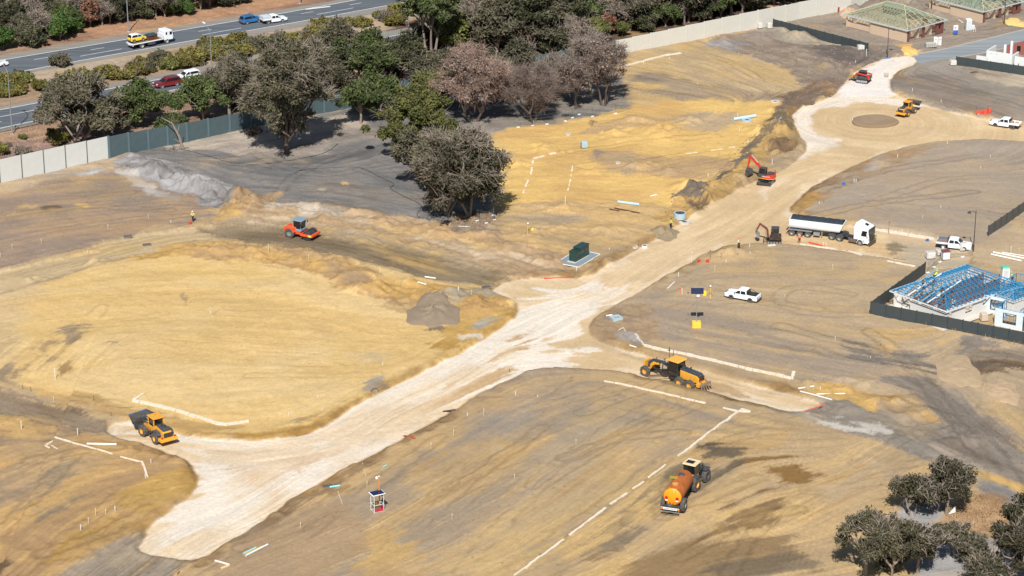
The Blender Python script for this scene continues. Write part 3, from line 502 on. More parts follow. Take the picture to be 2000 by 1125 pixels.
# ---------------------------------------------------------------- mesh builder
class MB:
    def __init__(s): s.v = []; s.f = []
    def add(s, vs, fs):
        o = len(s.v); s.v += [tuple(p) for p in vs]; s.f += [tuple(i + o for i in f) for f in fs]; return s
    def hexa(s, p):   # 0-3 bottom ccw, 4-7 top
        return s.add(p, [(3,2,1,0),(4,5,6,7),(0,1,5,4),(1,2,6,5),(2,3,7,6),(3,0,4,7)])
    def box(s, c, d, rz=0, rx=0, ry=0, taper=1.0):
        x, y, z = d[0]/2, d[1]/2, d[2]/2; t = taper
        P = [(-x,-y,-z),(x,-y,-z),(x,y,-z),(-x,y,-z),(-x*t,-y*t,z),(x*t,-y*t,z),(x*t,y*t,z),(-x*t,y*t,z)]
        M = Matrix.Translation(c) @ Euler((rx, ry, rz)).to_matrix().to_4x4()
        return s.hexa([M @ Vector(p) for p in P])
    def prism(s, prof, y0, y1, inset=None):
        """side profile in (x, z) extruded from y0 to y1; inset(z) narrows the width"""
        n = len(prof); f = inset or (lambda x, z: 0)
        vs = [(x, y0 + f(x, z)*(1 if y1 > y0 else -1), z) for x, z in prof] + [(x, y1 - f(x, z)*(1 if y1 > y0 else -1), z) for x, z in prof]
        fs = [tuple(range(n)), tuple(range(2*n - 1, n - 1, -1))] + [(i, i + n, (i + 1) % n + n, (i + 1) % n) for i in range(n)]
        return s.add(vs, fs)
    def tube(s, a, b, r0, r1=None, n=8, cap=True):
        a = Vector(a); b = Vector(b); r1 = r0 if r1 is None else r1; d = b - a
        if d.length < 1e-6: return s
        q = d.to_track_quat('Z', 'Y').to_matrix(); vs = []
        for k, (p, r) in enumerate(((a, r0), (b, r1))):
            for i in range(n):
                t = 2*math.pi*i/n + math.pi/n; vs.append(p + q @ Vector((math.cos(t)*r, math.sin(t)*r, 0)))
        fs = [(i, (i + 1) % n, (i + 1) % n + n, i + n) for i in range(n)]
        if cap: fs += [tuple(range(n - 1, -1, -1)), tuple(range(n, 2*n))]
        return s.add(vs, fs)
    def bar(s, a, b, w=.05, h=None): return s.tube(a, b, w*.7, w*.7, 4)
    def path(s, pts, r, n=6):
        for a, b in zip(pts[:-1], pts[1:]): s.tube(a, b, r, r, n)
        return s
    def lathe(s, prof, c=(0,0,0), axis='y', n=20):
        """prof: (along axis, radius)"""
        vs = []; m = len(prof)
        for i in range(n):
            t = 2*math.pi*i/n
            for u, r in prof:
                if axis == 'y': p = (c[0] + r*math.cos(t), c[1] + u, c[2] + r*math.sin(t))
                elif axis == 'z': p = (c[0] + r*math.cos(t), c[1] + r*math.sin(t), c[2] + u)
                else: p = (c[0] + u, c[1] + r*math.cos(t), c[2] + r*math.sin(t))
                vs.append(p)
        fs = [(i*m + k, i*m + k + 1, ((i + 1) % n)*m + k + 1, ((i + 1) % n)*m + k) for i in range(n) for k in range(m - 1)]
        return s.add(vs, fs)
    def ball(s, c, r, n=8, m=6):
        r = r if isinstance(r, tuple) else (r, r, r)
        vs = [(c[0], c[1], c[2] - r[2])]
        for j in range(1, m):
            p = math.pi*j/m
            for i in range(n):
                t = 2*math.pi*i/n; vs.append((c[0] + r[0]*math.sin(p)*math.cos(t), c[1] + r[1]*math.sin(p)*math.sin(t), c[2] - r[2]*math.cos(p)))
        vs.append((c[0], c[1], c[2] + r[2])); k = len(vs) - 1
        fs = [(0, 1 + (i + 1) % n, 1 + i) for i in range(n)] + [(k, 1 + (m - 2)*n + i, 1 + (m - 2)*n + (i + 1) % n) for i in range(n)]
        for j in range(m - 2):
            fs += [(1 + j*n + i, 1 + j*n + (i + 1) % n, 1 + (j + 1)*n + (i + 1) % n, 1 + (j + 1)*n + i) for i in range(n)]
        return s.add(vs, fs)
    def build(s, name, m, parent=None, label=None, bevel=0.0, smooth=False, loc=None, rot=None):
        me = bpy.data.meshes.new(name); me.from_pydata(s.v, [], s.f); me.update()
        bm = bmesh.new(); bm.from_mesh(me); bmesh.ops.recalc_face_normals(bm, faces=bm.faces); bm.to_mesh(me); bm.free()
        me.materials.append(m)
        if smooth:
            me.polygons.foreach_set('use_smooth', [True]*len(me.polygons)); me.set_sharp_from_angle(angle=R(35))
        o = bpy.data.objects.new(name, me); C.objects.link(o)
        if parent is not None: o.parent = parent
        if loc: o.location = loc
        if rot: o.rotation_euler = rot
        if label: o['label'] = label
        if bevel:
            b = o.modifiers.new('bevel', 'BEVEL'); b.width = bevel; b.segments = 2; b.limit_method = 'ANGLE'
        return o
def tag(o, label, cat, group=None, kind=None):
    if label: o['label'] = label
    if cat: o['category'] = cat
    if group: o['group'] = group
    o['kind'] = kind or 'thing'
    return o
def thing(name, label, cat, loc=(0,0,0), rz=0, group=None, sc=1.0):
    o = bpy.data.objects.new(name, None); C.objects.link(o); o.empty_display_size = .3
    o.location = loc; o.rotation_euler = (0, 0, rz); o.scale = (sc, sc, sc); return tag(o, label, cat, group)
def copy_tree(o, parent=None):
    c = o.copy(); C.objects.link(c)
    if parent is not None: c.parent = parent
    for ch in list(o.children): copy_tree(ch, c)
    return c
def put(o, loc, rz=0, label=None, group=None, sc=None):
    o.location = loc; o.rotation_euler = (0, 0, rz)
    if label: o['label'] = label
    if group: o['group'] = group
    if sc: o.scale = (sc, sc, sc)
    return o
def place2(pr, pf, side, half):
    """rear and front wheel contact points of the near side in the photo -> origin between the axles, heading"""
    a, b = at(*pr), at(*pf); h = math.atan2(b.y - a.y, b.x - a.x)
    m = (a + b)/2; px, py = -math.sin(h), math.cos(h)
    m.x -= side*half*px; m.y -= side*half*py; m.z = height(m.x, m.y)
    return m, h
def lettering(txt, size, loc, rot, m, parent, label=None):
    cu = bpy.data.curves.new('lettering', 'FONT'); cu.body = txt; cu.size = size; cu.extrude = .008; cu.align_x = 'CENTER'; cu.align_y = 'CENTER'
    o = bpy.data.objects.new('lettering', cu); C.objects.link(o); cu.materials.append(m)
    me = bpy.data.meshes.new_from_object(o); bpy.data.objects.remove(o); o = bpy.data.objects.new('lettering', me); C.objects.link(o); o.parent = parent; o.location = loc; o.rotation_euler = rot; return o
def wheel(parent, x, y, r, w, rimm, rr=.55, name='wheel', lug=False, out=1):
    """wheel with tyre mesh and a rim child; out: +1 the face looks to +y"""
    b = MB(); b.lathe([(-w/2, r*rr), (-w/2, r*.90), (-w*.36, r), (w*.36, r), (w/2, r*.90), (w/2, r*rr), (-w/2, r*rr)], n=22)
    if lug:
        for i in range(22):
            t = 2*math.pi*i/22; b.box((math.cos(t)*r, (-1)**i*w*.22, math.sin(t)*r), (r*.10, w*.5, r*.13), ry=-t)
    o = b.build(name, tyre, parent, smooth=not lug, loc=(x, y, r))
    q = MB(); d = w*.42*out
    q.lathe([(d*.2, 0.001), (d*.35, r*.2), (d*.25, r*.26), (d*.55, r*rr*.92), (d*1.02, r*rr*1.02), (d*1.02, r*rr*.9)], n=18)
    for i in range(6):
        t = 2*math.pi*i/6; q.tube((math.cos(t)*r*.17, d*.2, math.sin(t)*r*.17), (math.cos(t)*r*.17, d*.5, math.sin(t)*r*.17), r*.03, n=5)
    q.build('rim', rimm, o, smooth=True)
    return o
# ---------------------------------------------------------------- road vehicles
def taperw(z0, z1, ins):
    return lambda x, z: 0 if z <= z0 else ins*(z - z0)/(z1 - z0)
def car(name, label, cat, loc, h, paint, kind='suv', rim=rimg, L=4.8, W=1.86, roof=None, sc=1.0, traym=None, group=None, rack=False):
    t = thing(name, label, cat, loc, h, group, sc); hw = W/2; f = L/2; wb = L*.29; bm = roof or paint
    ute = kind != 'suv'
    # lower body with wheel arches cut into its side profile
    def arch(cx, r=.43): return [(cx + r*math.cos(a), .33 + r*math.sin(a)) for a in np.linspace(math.pi, 0, 7)]
    bot = [(-f, .45)] + [(-f + .05, .36)] + [(x, max(z, .34)) for x, z in arch(-wb)] + [(x, max(z, .34)) for x, z in arch(wb)] + [(f - .12, .34), (f, .5)]
    if kind == 'suv':   top = [(f - .02, .78), (f - .25, .92), (f - 1.25, 1.03), (-f + .05, 1.05), (-f, .8)]
    elif kind == 'ute': top = [(f - .02, .80), (f - .25, .98), (f - 1.35, 1.08), (-f + .02, 1.08), (-f, .7)]
    else:               top = [(f - .02, .80), (f - .25, .98), (f - 1.35, 1.08), (-.85, 1.10), (-.85, .5), (-.90, .36)]; 
    if kind == 'tray': bot = [(-.88, .36)] + [(x, max(z, .34)) for x, z in arch(wb)] + [(f - .12, .34), (f, .5)]; top = top[:4]
    MB().prism(bot + top, -hw, hw, lambda x, z: .06 if (x > f - .2 or z > 1.0) else 0).build('body', paint, t, bevel=.05)
    x0, x1, x2, x3 = {'suv': (-f + .12, -f + .42, .35, 1.15), 'ute': (-.95, -.80, .55, 1.2), 'tray': (-.88, -.78, .55, 1.2)}[kind]
    zr = 1.72 if kind == 'suv' else 1.76
    MB().prism([(x0, 1.02), (x3, 1.02), (x2, zr - .06), (x2 - .3, zr), (x1 + .2, zr), (x1, zr - .05)], -hw + .02, hw - .02, taperw(1.02, zr, .22)).build('cabin', bm, t, bevel=.04)
    def win(xa, xb, xc, xd, nm='side_window'):
        for s in (-1, 1):
            b = MB(); ya, yb = (hw - .05), (hw - .19)
            b.add([(xa, s*ya, 1.12), (xb, s*ya, 1.12), (xc, s*yb, 1.56), (xd, s*yb, 1.56)] + [(xa, s*(ya + .03), 1.12), (xb, s*(ya + .03), 1.12), (xc, s*(yb + .03), 1.56), (xd, s*(yb + .03), 1.56)], [(0,1,2,3),(7,6,5,4),(0,1,5,4),(1,2,6,5),(2,3,7,6),(3,0,4,7)])
            b.build(nm, glass, t)
    mid = -.1 if kind == 'suv' else .05
    win(mid + .06, x3 - .18, x2 - .08, mid + .06); win(x0 + .14, mid - .04, mid - .04, x1 + .14)
    hx = hw - .14
    MB().add([(x3 + .03, -hx, 1.06), (x3 + .03, hx, 1.06), (x2 + .05, hx - .12, zr - .12), (x2 + .05, -hx + .12, zr - .12), (x3 - .05, -hx, 1.04), (x3 - .05, hx, 1.04), (x2 - .04, hx - .12, zr - .14), (x2 - .04, -hx + .12, zr - .14)], [(0,1,2,3),(7,6,5,4),(0,4,5,1),(1,5,6,2),(2,6,7,3),(3,7,4,0)]).build('windscreen', glass, t)
    MB().add([(x0 - .03, -hx, 1.10), (x0 - .03, hx, 1.10), (x1 - .04, hx - .12, zr - .14), (x1 - .04, -hx + .12, zr - .14), (x0 + .05, -hx, 1.1), (x0 + .05, hx, 1.1), (x1 + .05, hx - .12, zr - .14), (x1 + .05, -hx + .12, zr - .14)], [(0,1,2,3),(7,6,5,4),(0,4,5,1),(1,5,6,2),(2,6,7,3),(3,7,4,0)]).build('rear_window', glass, t)
    for sx, sy in ((-1,-1),(-1,1),(1,-1),(1,1)): wheel(t, sx*wb, sy*(hw - .13), .38, .26, rim, out=sy)
    MB().box((f - .02, 0, .55), (.18, W*.92, .22)).build('front_bumper', dark if ute else paint, t, bevel=.03)
    MB().box((f - .01, 0, .80), (.06, W*.5, .14)).build('grille', black, t)
    for s in (-1, 1):
        MB().box((f - .10, s*(hw - .22), .82), (.16, .34, .14)).build('headlight', whitem, t)
        MB().box((x3 - .25, s*(hw + .08), 1.12), (.10, .2, .15)).build('side_mirror', dark if ute else paint, t)
        if kind != 'tray': MB().box((-f + .01, s*(hw - .12), .88), (.06, .16, .30)).build('tail_light', redlamp, t)
    if kind == 'suv': MB().box((-f + .02, 0, .5), (.18, W*.9, .22)).build('rear_bumper', dark, t, bevel=.03)
    if rack:
        b = MB()
        for s in (-1, 1): b.tube((-1.5, s*.62, 1.78), (.4, s*.62, 1.78), .025)
        for x in (-1.2, -.4, .3): b.tube((x, -.66, 1.8), (x, .66, 1.8), .02)
        b.build('roof_rack', dark, t)
    if kind == 'ute':
        MB().box((-1.68, 0, 1.095), (1.42, W - .34, .04)).build('tray_cover', black, t)
        b = MB()
        for s in (-1, 1): b.path([(-2.1, s*.72, 1.1), (-1.35, s*.70, 1.42), (-1.05, s*.68, 1.62)], .035)
        b.tube((-1.05, -.68, 1.62), (-1.05, .68, 1.62), .035); b.build('sports_bar', black, t)
        MB().box((-f - .05, 0, .5), (.2, W*.85, .14)).build('rear_bumper', dark, t, bevel=.02)
    if kind == 'tray':
        MB().box((-1.75, 0, .62), (1.75, .9, .18)).build('chassis', black, t)
        b = MB(); b.box((-1.80, 0, .86), (1.85, W + .05, .10)); b.build('tray_floor', traym or steel, t)
        b = MB()
        for s in (-1, 1): b.box((-1.80, s*(hw + .01), 1.03), (1.85, .04, .26))
        b.box((-2.71, 0, 1.03), (.04, W, .26)); b.build('tray_sides', whitep, t)
        b = MB(); b.box((-.96, 0, 1.25), (.05, W - .1, .08)); b.box((-.96, 0, 1.7), (.05, W - .2, .06))
        for y in np.linspace(-.8, .8, 7): b.tube((-.96, y, .9), (-.96, y, 1.7), .02, n=5)
        b.build('headboard', black, t)
        for s in (-1, 1): MB().box((-2.74, s*.7, .74), (.05, .3, .12)).build('tail_light', redlamp, t)
        for s in (-1, 1): MB().box((-wb - .45, s*(hw - .15), .5), (.02, .3, .35)).build('mudflap', black, t)
    return t
m, h = place2((1466,591), (1427.3,584), 1, .8)
car('utility_truck', 'white dual cab ute with black tray cover and black rims beside the survey tripod', 'ute', m, h, whitep, 'ute', blackrim, L=5.3, W=1.95, sc=.97)
m, h = place2((1843,487), (1881,490.5), -1, .8)
u = car('utility_truck', 'white dual cab ute carrying a grey toolbox, parked by the black street lamp', 'ute', m, h, whitep, 'tray', mat('white rim', (224,224,222), .5), L=5.5, W=1.9)
tb = MB(); tb.box((-1.75, .12, 1.22), (1.5, 1.25, .55)); b_ = tb.build('toolbox', mat('grey tool box', (120,126,132), .5, .3), u, bevel=.02)
b_ = MB(); b_.box((-1.75, -.72, 1.06), (1.6, .35, .18)); b_.build('tool_rack', mat('orange red crate', (214,80,48), .6), u)
m, h = place2((1976,252.5), (1945,247.5), 1, .8)
u = car('utility_truck', 'white ute with an open white tray driving in from the right edge', 'ute', m, h, whitep, 'tray', blackrim, L=5.4, W=1.9, traym=whitem)
MB().box((-1.3, .2, 1.1), (.5, .7, .4)).box((-2.0, -.3, 1.02), (.6, .4, .25)).build('tool_load', mat('tan canvas', (176,140,110), .8), u)
blue = mat('bright blue car paint', (36,104,160), .3, dirt=.03, coat=.6); maroon = mat('maroon car paint', (112,22,32), .28, dirt=.03, coat=.6)
m, h = place2((482,48), (506,43.8), -1, .8); car('parked_car', 'bright blue four-wheel-drive wagon on the far carriageway', 'car', m, h, blue, 'suv', rimg, rack=True, L=4.7); bpy.data.objects['parked_car'].name = 'car'
m, h = place2((524,47.5), (552,43.5), -1, .8)
u = car('utility_truck', 'white ute with a pale covered tray on the far carriageway', 'ute', m, h, whitep, 'tray', rimg, L=5.4)
MB().box((-1.8, 0, 1.32), (1.85, 1.9, .75)).build('canopy', mat('pale grey canopy', (190,200,206), .5), u, bevel=.04)
m, h = place2((345,168), (317.5,172.8), 1, .8); car('car', 'maroon four-wheel-drive wagon with silver roof rails on the near carriageway', 'car', m, h, maroon, 'suv', rimg, rack=True, L=5.0, sc=1.06)
m, h = place2((384,154), (358,158.5), 1, .8); car('car', 'white wagon with black roof windows following the maroon car', 'car', m, h, whitep, 'suv', rimg, L=4.8)
m, h = place2((-22,135), (8,130.5), -1, .8); car('car', 'white car cut off by the left edge on the far carriageway', 'car', m, h, whitep, 'suv', blackrim, L=4.9)
# tilt tray truck
def tilt_truck():
    m, h = place2((279,94.5), (325,85.3), -1, 1.0)
    t = thing('flatbed_truck', 'white flatbed truck carrying a yellow car and stacked pallets on the far carriageway', 'truck', m, h)
    MB().prism([(2.3,.75),(4.25,.75),(4.3,1.6),(4.15,2.55),(3.9,2.75),(2.5,2.75),(2.3,2.6)], -1.15, 1.15).build('cab', whitep, t, bevel=.08)
    MB().box((4.27, 0, 2.05), (.1, 1.95, .75)).build('windscreen', glass, t)
    for s in (-1, 1):
        MB().box((3.75, s*1.15, 2.05), (.55, .04, .6)).build('side_window', glass, t); MB().box((2.75, s*1.15, 2.1), (.35, .04, .5)).build('side_window', glass, t)
        MB().box((4.2, s*1.4, 2.0), (.1, .1, .5)).build('side_mirror', black, t); MB().box((4.3, s*.85, .85), (.08, .4, .2)).build('headlight', whitem, t)
    MB().box((4.28, 0, .75), (.2, 2.3, .35)).build('front_bumper', black, t)
    MB().box((-.8, 0, .85), (7.2, .9, .28)).build('chassis', black, t)
    b = MB(); b.box((-1.5, 0, 1.18), (7.0, 2.4, .10)); b.build('tray_floor', mat('worn tray deck', (112,98,90), .8), t)
    b = MB()
    for s in (-1, 1): b.box((-1.5, s*1.22, 1.18), (7.0, .06, .2))
    b.box((-5.0, 0, 1.05), (.1, 2.45, .45)); b.build('tray_edge', whitep, t)
    MB().box((2.05, 0, 1.6), (.08, 2.2, .8)).build('headboard', whitep, t)
    for sx in (-2.85, 2.85):
        for s in (-1, 1): wheel(t, sx, s*1.0, .50, .30, mat('silver rim', (200,200,198), .4, .3), out=s)
    for s in (-1, 1): MB().box((-5.07, s*.9, .95), (.05, .4, .15)).build('tail_light', redlamp, t)
    b = MB(); b.box((-.7, -1.0, .75), (1.6, .5, .5)); b.box((-.7, 1.0, .75), (1.6, .5, .5)); b.build('side_locker', dark, t)
    Q = Matrix.Translation(m) @ Matrix.Rotation(h, 4, 'Z')
    c = car('loaded_car', 'small yellow hatchback with a white roof loaded on the back of the flatbed truck', 'car', Q @ Vector((-3.2, .35, 1.24)), h, mat('bright yellow paint', (238,196,30), .3, dirt=.03, coat=.5), 'suv', rimg, L=3.7, W=1.65, roof=whitep, sc=.95)
    p = thing('pallet_stack', 'stack of brown pallets under a dark green sheet on the flatbed truck', 'pallets', Q @ Vector((-.1, -.1, 1.24)), h)
    for k in range(4):
        b = MB()
        for y in (-.5, 0, .5): b.box((0, y*1.2, .05 + k*.2), (2.0, .1, .1))
        for x in np.linspace(-.9, .9, 7): b.box((x, 0, .13 + k*.2), (.14, 1.5, .04))
        b.build('pallet', mat('red brown timber', (126,66,46), .8), p)
    MB().box((-.05, 0, .95), (2.1, 1.6, .28)).build('sheet', mat('dark green tarpaulin', (30,62,66), .6), p, bevel=.05)
tilt_truck()
# ---------------------------------------------------------------- semi tipper
def tipper():
    m, h = place2((1634,470.4), (1677.6,478.8), -1, 1.1)
    t = thing('tipper_truck', 'white semi tipper with a dark tarpaulin over its load, parked on the side road', 'truck', m, h)
    W = 1.2; fx = 2.1
    MB().prism([(.95,.95),(2.7,.95),(2.75,.5),(3.45,.5),(3.5,1.7),(3.35,2.9),(3.15,3.05),(.95,3.05)], -W, W, lambda x, z: .08 if z > 2.9 else 0).build('cab', whitep, t, bevel=.08)
    MB().prism([(.95,3.05),(3.1,3.05),(2.3,3.42),(1.45,3.72),(1.2,3.66)], -W + .12, W - .12, taperw(3.05, 3.95, .35)).build('roof_fairing', whitep, t, bevel=.05)
    MB().box((2.62, 0, 3.30), (.55, .7, .05), ry=.43).build('sunroof', glass, t)
    MB().box((3.46, 0, 2.22), (.12, 2.2, 1.0), ry=-.12).build('windscreen', glass, t, bevel=.03)
    MB().box((3.50, 0, 2.78), (.16, 2.2, .16)).build('sun_visor', dark, t)
    for s in (-1, 1):
        MB().prism([(2.2,1.7),(3.34,1.7),(3.24,2.55),(2.4,2.55)], s*W, s*(W + .03)).build('side_window', glass, t)
        b = MB(); b.box((3.35, s*(W + .22), 2.1), (.12, .2, .65)); b.tube((3.3, s*W, 2.4), (3.35, s*(W + .22), 2.35), .03); b.build('side_mirror', whitep, t)
        MB().box((3.5, s*.95, .85), (.1, .35, .22)).build('headlight', whitem, t)
        MB().prism([(1.5,.45),(1.65,.9),(2.1,1.08),(2.55,.9),(2.7,.45),(2.55,.45),(2.45,.78),(2.1,.95),(1.75,.78),(1.65,.45)], s*.85, s*(W + .02)).build('wheel_arch', whitep, t)
        MB().box((.75, s*.95, .62), (1.3, .5, .55)).build('fuel_tank', mat('dull grey alloy', (120,112,104), .4, .5), t, bevel=.06)
    MB().box((3.52, 0, 1.25), (.06, 1.7, .7)).build('grille', black, t)
    b = MB()
    for z in (.55, .95, 1.35): b.tube((3.72, -1.2, z), (3.72, 1.2, z), .05)
    for y in (-1.15, -.6, 0, .6, 1.15): b.tube((3.72, y, .45), (3.72, y, 1.6 if abs(y) < 1 else 1.35), .05)
    b.tube((3.72, -.6, 1.6), (3.72, .6, 1.6), .05); b.box((3.66, 0, .48), (.2, 2.4, .28)); b.build('bull_bar', mat('dark alloy', (92,84,78), .4, .4), t)
    MB().box((-.6, 0, .85), (4.6, .85, .28)).build('chassis', black, t)
    b = MB()
    for x in (.3, .6): b.tube((x, .6, .8), (x, .6, 2.6), .06)
    b.build('exhaust_stack', steel, t)
    for x in (-2.75, -1.45):
        for s in (-1, 1): wheel(t, x, s*1.0, .52, .5, rimg, out=s)
        for s in (-1, 1):
            MB().prism([(x - .62,.75),(x - .45,1.05),(x,1.16),(x + .45,1.05),(x + .62,.75),(x + .52,.75),(x,1.1),(x - .52,.75)], s*.7, s*1.25).build('mudguard', dark, t)
    for s in (-1, 1): wheel(t, fx, s*1.08, .52, .34, rimg, out=s)
    # trailer pivots at the fifth wheel
    a, b2 = at(1548,463.6), at(1578.6,466.8); h2 = math.atan2(b2.y - a.y, b2.x - a.x) - h
    tr = MB(); tr.box((-4.0, 0, 1.15), (7.6, .8, .26)); tr.box((-6.1, 0, .98), (3.6, 2.1, .12)); 
    tr = tr.build('trailer_chassis', mat('trailer frame grey', (140,146,146), .5, .3), t, loc=(-2.0, 0, 0), rot=(0, 0, h2))
    # half-pipe tub
    sec = [(-1.22, 2.75), (-1.23, 2.05), (-1.16, 1.62), (-.95, 1.38), (-.5, 1.30), (.5, 1.30), (.95, 1.38), (1.16, 1.62), (1.23, 2.05), (1.22, 2.75)]
    x0, x1 = -7.75, .75; vs = []; n = len(sec)
    for x, dx in ((x0, .0), (x0, .0), (x1, 0)):
        pass
    vs = [(x0 - (.25 if z < 2 else 0), y, z) for y, z in sec] + [(x1 - max(0, (2.6 - z))*.45, y, z + .0) for y, z in sec]
    fs = [(i, i + 1, i + 1 + n, i + n) for i in range(n - 1)] + [tuple(range(n)), tuple(range(2*n - 1, n - 1, -1))]
    tub = MB(); tub.add(vs, fs)
    tub.build('tipper_body', whitep, tr, smooth=True)
    b = MB()
    for s in (-1, 1): b.box((-3.5, s*1.24, 2.74), (8.5, .12, .14))
    b.box((x1, 0, 2.74), (.12, 2.5, .14)); b.box((x0, 0, 2.5), (.14, 2.5, .7)); b.build('top_rail', whitep, tr)
    b = MB(); N_ = 14
    for i in range(N_):
        xa = -7.6 + i*8.25/N_; xb = xa + 8.25/N_
        for (ya, za), (yb, zb) in (((-1.2, 2.84), (-.6, 3.10)), ((-.6, 3.10), (0, 3.20)), ((0, 3.20), (.6, 3.10)), ((.6, 3.10), (1.2, 2.84))):
            sg = .05*(i % 2); b.add([(xa, ya, za - sg), (xb, ya, za - .05 + sg), (xb, yb, zb - .05 + sg), (xa, yb, zb - sg)], [(0,1,2,3)])
    b.box((-3.5, 0, 2.80), (8.25, 2.3, .04)); b.build('tarpaulin', mat('dark blue tarpaulin', (34,46,58), .6, dirt=.06), tr)
    for x in (-7.35, -6.08, -4.8):
        for s in (-1, 1): wheel(tr, x, s*1.0, .5, .5, rimg, out=s)
    b = MB()
    for s in (-1, 1): b.box((-6.05, s*1.05, 1.06), (3.9, .5, .05)); b.box((-2.6, s*.75, .72), (.14, .14, .9)); b.box((-3.4, s*.9, .75), (1.0, .35, .45))
    b.build('trailer_guard', steel, tr)
    MB().box((-8.2, 0, .95), (.12, 2.3, .2)).build('tail_bar', redlamp, tr)
tipper()
# ---------------------------------------------------------------- wheel loader
def loader(label, pr, pf, side, lift, tilt, load=False, sc=1.0, artic=0.0):
    m, h = place2(pr, pf, side, 1.0*sc)
    t = thing('wheel_loader', label, 'wheel loader', m, h, None, sc)
    # rear half
    MB().prism([(-3.1,.95),(-.4,.95),(-.4,1.75),(-.9,2.15),(-2.7,1.95),(-3.05,1.7)], -.62, .62).build('engine_cover', yelp, t, bevel=.05)
    MB().prism([(-2.85,2.01),(-.98,2.2),(-.98,2.26),(-2.85,2.06)], -.55, .55).build('bonnet_top', dark, t)
    b = MB(); b.tube((-1.6, .1, 2.1), (-1.6, .1, 2.65), .08); b.tube((-1.6, .1, 2.6), (-1.75, .1, 2.78), .07); b.tube((-1.9, -.25, 2.1), (-1.9, -.25, 2.38), .13, n=10); b.build('exhaust', black, t)
    MB().prism([(-3.55,.75),(-2.6,.75),(-2.6,1.15),(-3.5,1.2)], -1.22, 1.22).build('counterweight', yelp, t, bevel=.08)
    MB().box((-3.12, 0, 1.52), (.12, 1.15, .55)).build('radiator_grille', black, t)
    for s in (-1, 1):
        MB().prism([(-2.45,1.35),(-2.2,1.72),(-1.1,1.72),(-.75,1.3),(-.9,1.3),(-1.15,1.62),(-2.15,1.62),(-2.35,1.35)], s*.62, s*1.22).build('mudguard', dark, t)
        MB().box((-3.3, s*.9, 1.3), (.1, .25, .18)).build('tail_light', redlamp, t)
    # cab
    MB().box((.05, 0, 1.45), (1.55, 1.5, .75)).build('cab_base', yelp, t, bevel=.04)
    MB().box((.05, 0, 2.35), (1.38, 1.36, 1.15), taper=.96).build('cab_glass', glass, t)
    b = MB()
    for x in (-.68, .76):
        for s in (-1, 1): b.box((x, s*.68, 2.35), (.12, .12, 1.2))
    b.build('cab_pillar', yelp, t)
    MB().box((.05, 0, 3.0), (1.85, 1.65, .14)).build('cab_roof', yelp, t, bevel=.05)
    b = MB(); b.tube((.2, 0, 3.05), (.2, 0, 3.3), .05); b.build('beacon', orlamp, t)
    b = MB(); b.box((.1, .95, 1.0), (.6, .35, .06)); b.box((.1, .95, .7), (.5, .3, .05)); b.tube((-.15, 1.1, .6), (-.15, .95, 1.6), .03); b.tube((.35, 1.1, .6), (.35, .95, 1.6), .03); b.box((.1, -.95, 1.0), (.6, .35, .06)); b.build('step', black, t)
    # front half
    fr = MB(); fr.prism([(.6,.7),(2.2,.7),(2.35,1.3),(1.6,1.9),(1.0,1.9),(.6,1.4)], -.42, .42); fr = fr.build('front_frame', yelp, t, bevel=.04, rot=(0, 0, artic))
    for x, p in ((-1.65, t), (1.6, fr)):
        for s in (-1, 1): wheel(p, x, s*1.0, .76, .62, yelp, rr=.52, lug=True, out=s)
    # arms
    z1 = .95 + lift; px_, pz = 1.25, 1.8; ex = 3.0
    b = MB()
    for s in (-1, 1): b.tube((px_, s*.35, pz), (2.2, s*.38, (pz + z1)/2 + .15), .13, n=4); b.tube((2.2, s*.38, (pz + z1)/2 + .15), (ex, s*.38, z1), .12, n=4)
    b.tube((2.2, -.4, (pz + z1)/2 + .1), (2.2, .4, (pz + z1)/2 + .1), .12); b.build('lift_arm', dark if not load else yelp, fr)
    b = MB(); b.tube((1.1, 0, 1.9), (2.0, 0, (pz + z1)/2 + .55), .09); b.tube((2.0, 0, (pz + z1)/2 + .6), (ex - .05, 0, z1 + .55), .07)
    for s in (-1, 1): b.tube((1.0, s*.25, 1.0), (2.1, s*.3, (pz + z1)/2), .07)
    b.build('hydraulic_ram', steel, fr)
    c, s_ = math.cos(tilt), math.sin(tilt)
    prof = [(0, -.3), (1.4, -.42), (1.4, -.36), (.4, -.24), (.1, .18), (.04, .7), (.36, 1.12), (.30, 1.18), (-.08, .85), (-.12, .1)]
    P = [(ex + x*c - z*s_, z1 + x*s_ + z*c) for x, z in prof]
    bk = MB(); bk.prism(P, -1.42, 1.42)
    for s in (-1, 1):
        q = [(0, -.34), (1.36, -.41), (.34, 1.14), (-.1, .84)]
        bk.prism([(ex + x*c - z*s_, z1 + x*s_ + z*c) for x, z in q], s*1.42, s*1.36)
    bo = bk.build('bucket', mat('worn bucket steel', (78,84,88), .5, .4, dirt=.2), fr)
    if not load:
        b = MB()
        for ya, yb in ((-1.3, -.35), (.7, 1.35)):
            q = [(1.42, -.46), (1.42, -.32), (1.22, -.36), (1.22, -.46)]; b.prism([(ex + x*c - z*s_, z1 + x*s_ + z*c) for x, z in q], ya, yb)
        b.build('blue_edge', mat('blue paint edge', (36,96,160), .5), bo)
    else:
        b = MB(); rg = random.Random(3)
        for k in range(26):
            q = (rg.uniform(.1, .9), rg.uniform(.1, .7)); b.ball((ex + q[0]*c - q[1]*s_, rg.uniform(-1.1, 1.1), z1 + q[0]*s_ + q[1]*c), (rg.uniform(.2, .42), rg.uniform(.2, .45), rg.uniform(.18, .4)), 6, 5)
        b.build('bucket_load', mat('scooped soil', (126,104,88), .95, dirt=.2, bump=.6), bo)
    return t
loader('yellow wheel loader with an empty grey bucket raised at the pale road bend', (307,868), (279,848.5), 1, .45, .95, artic=.12)
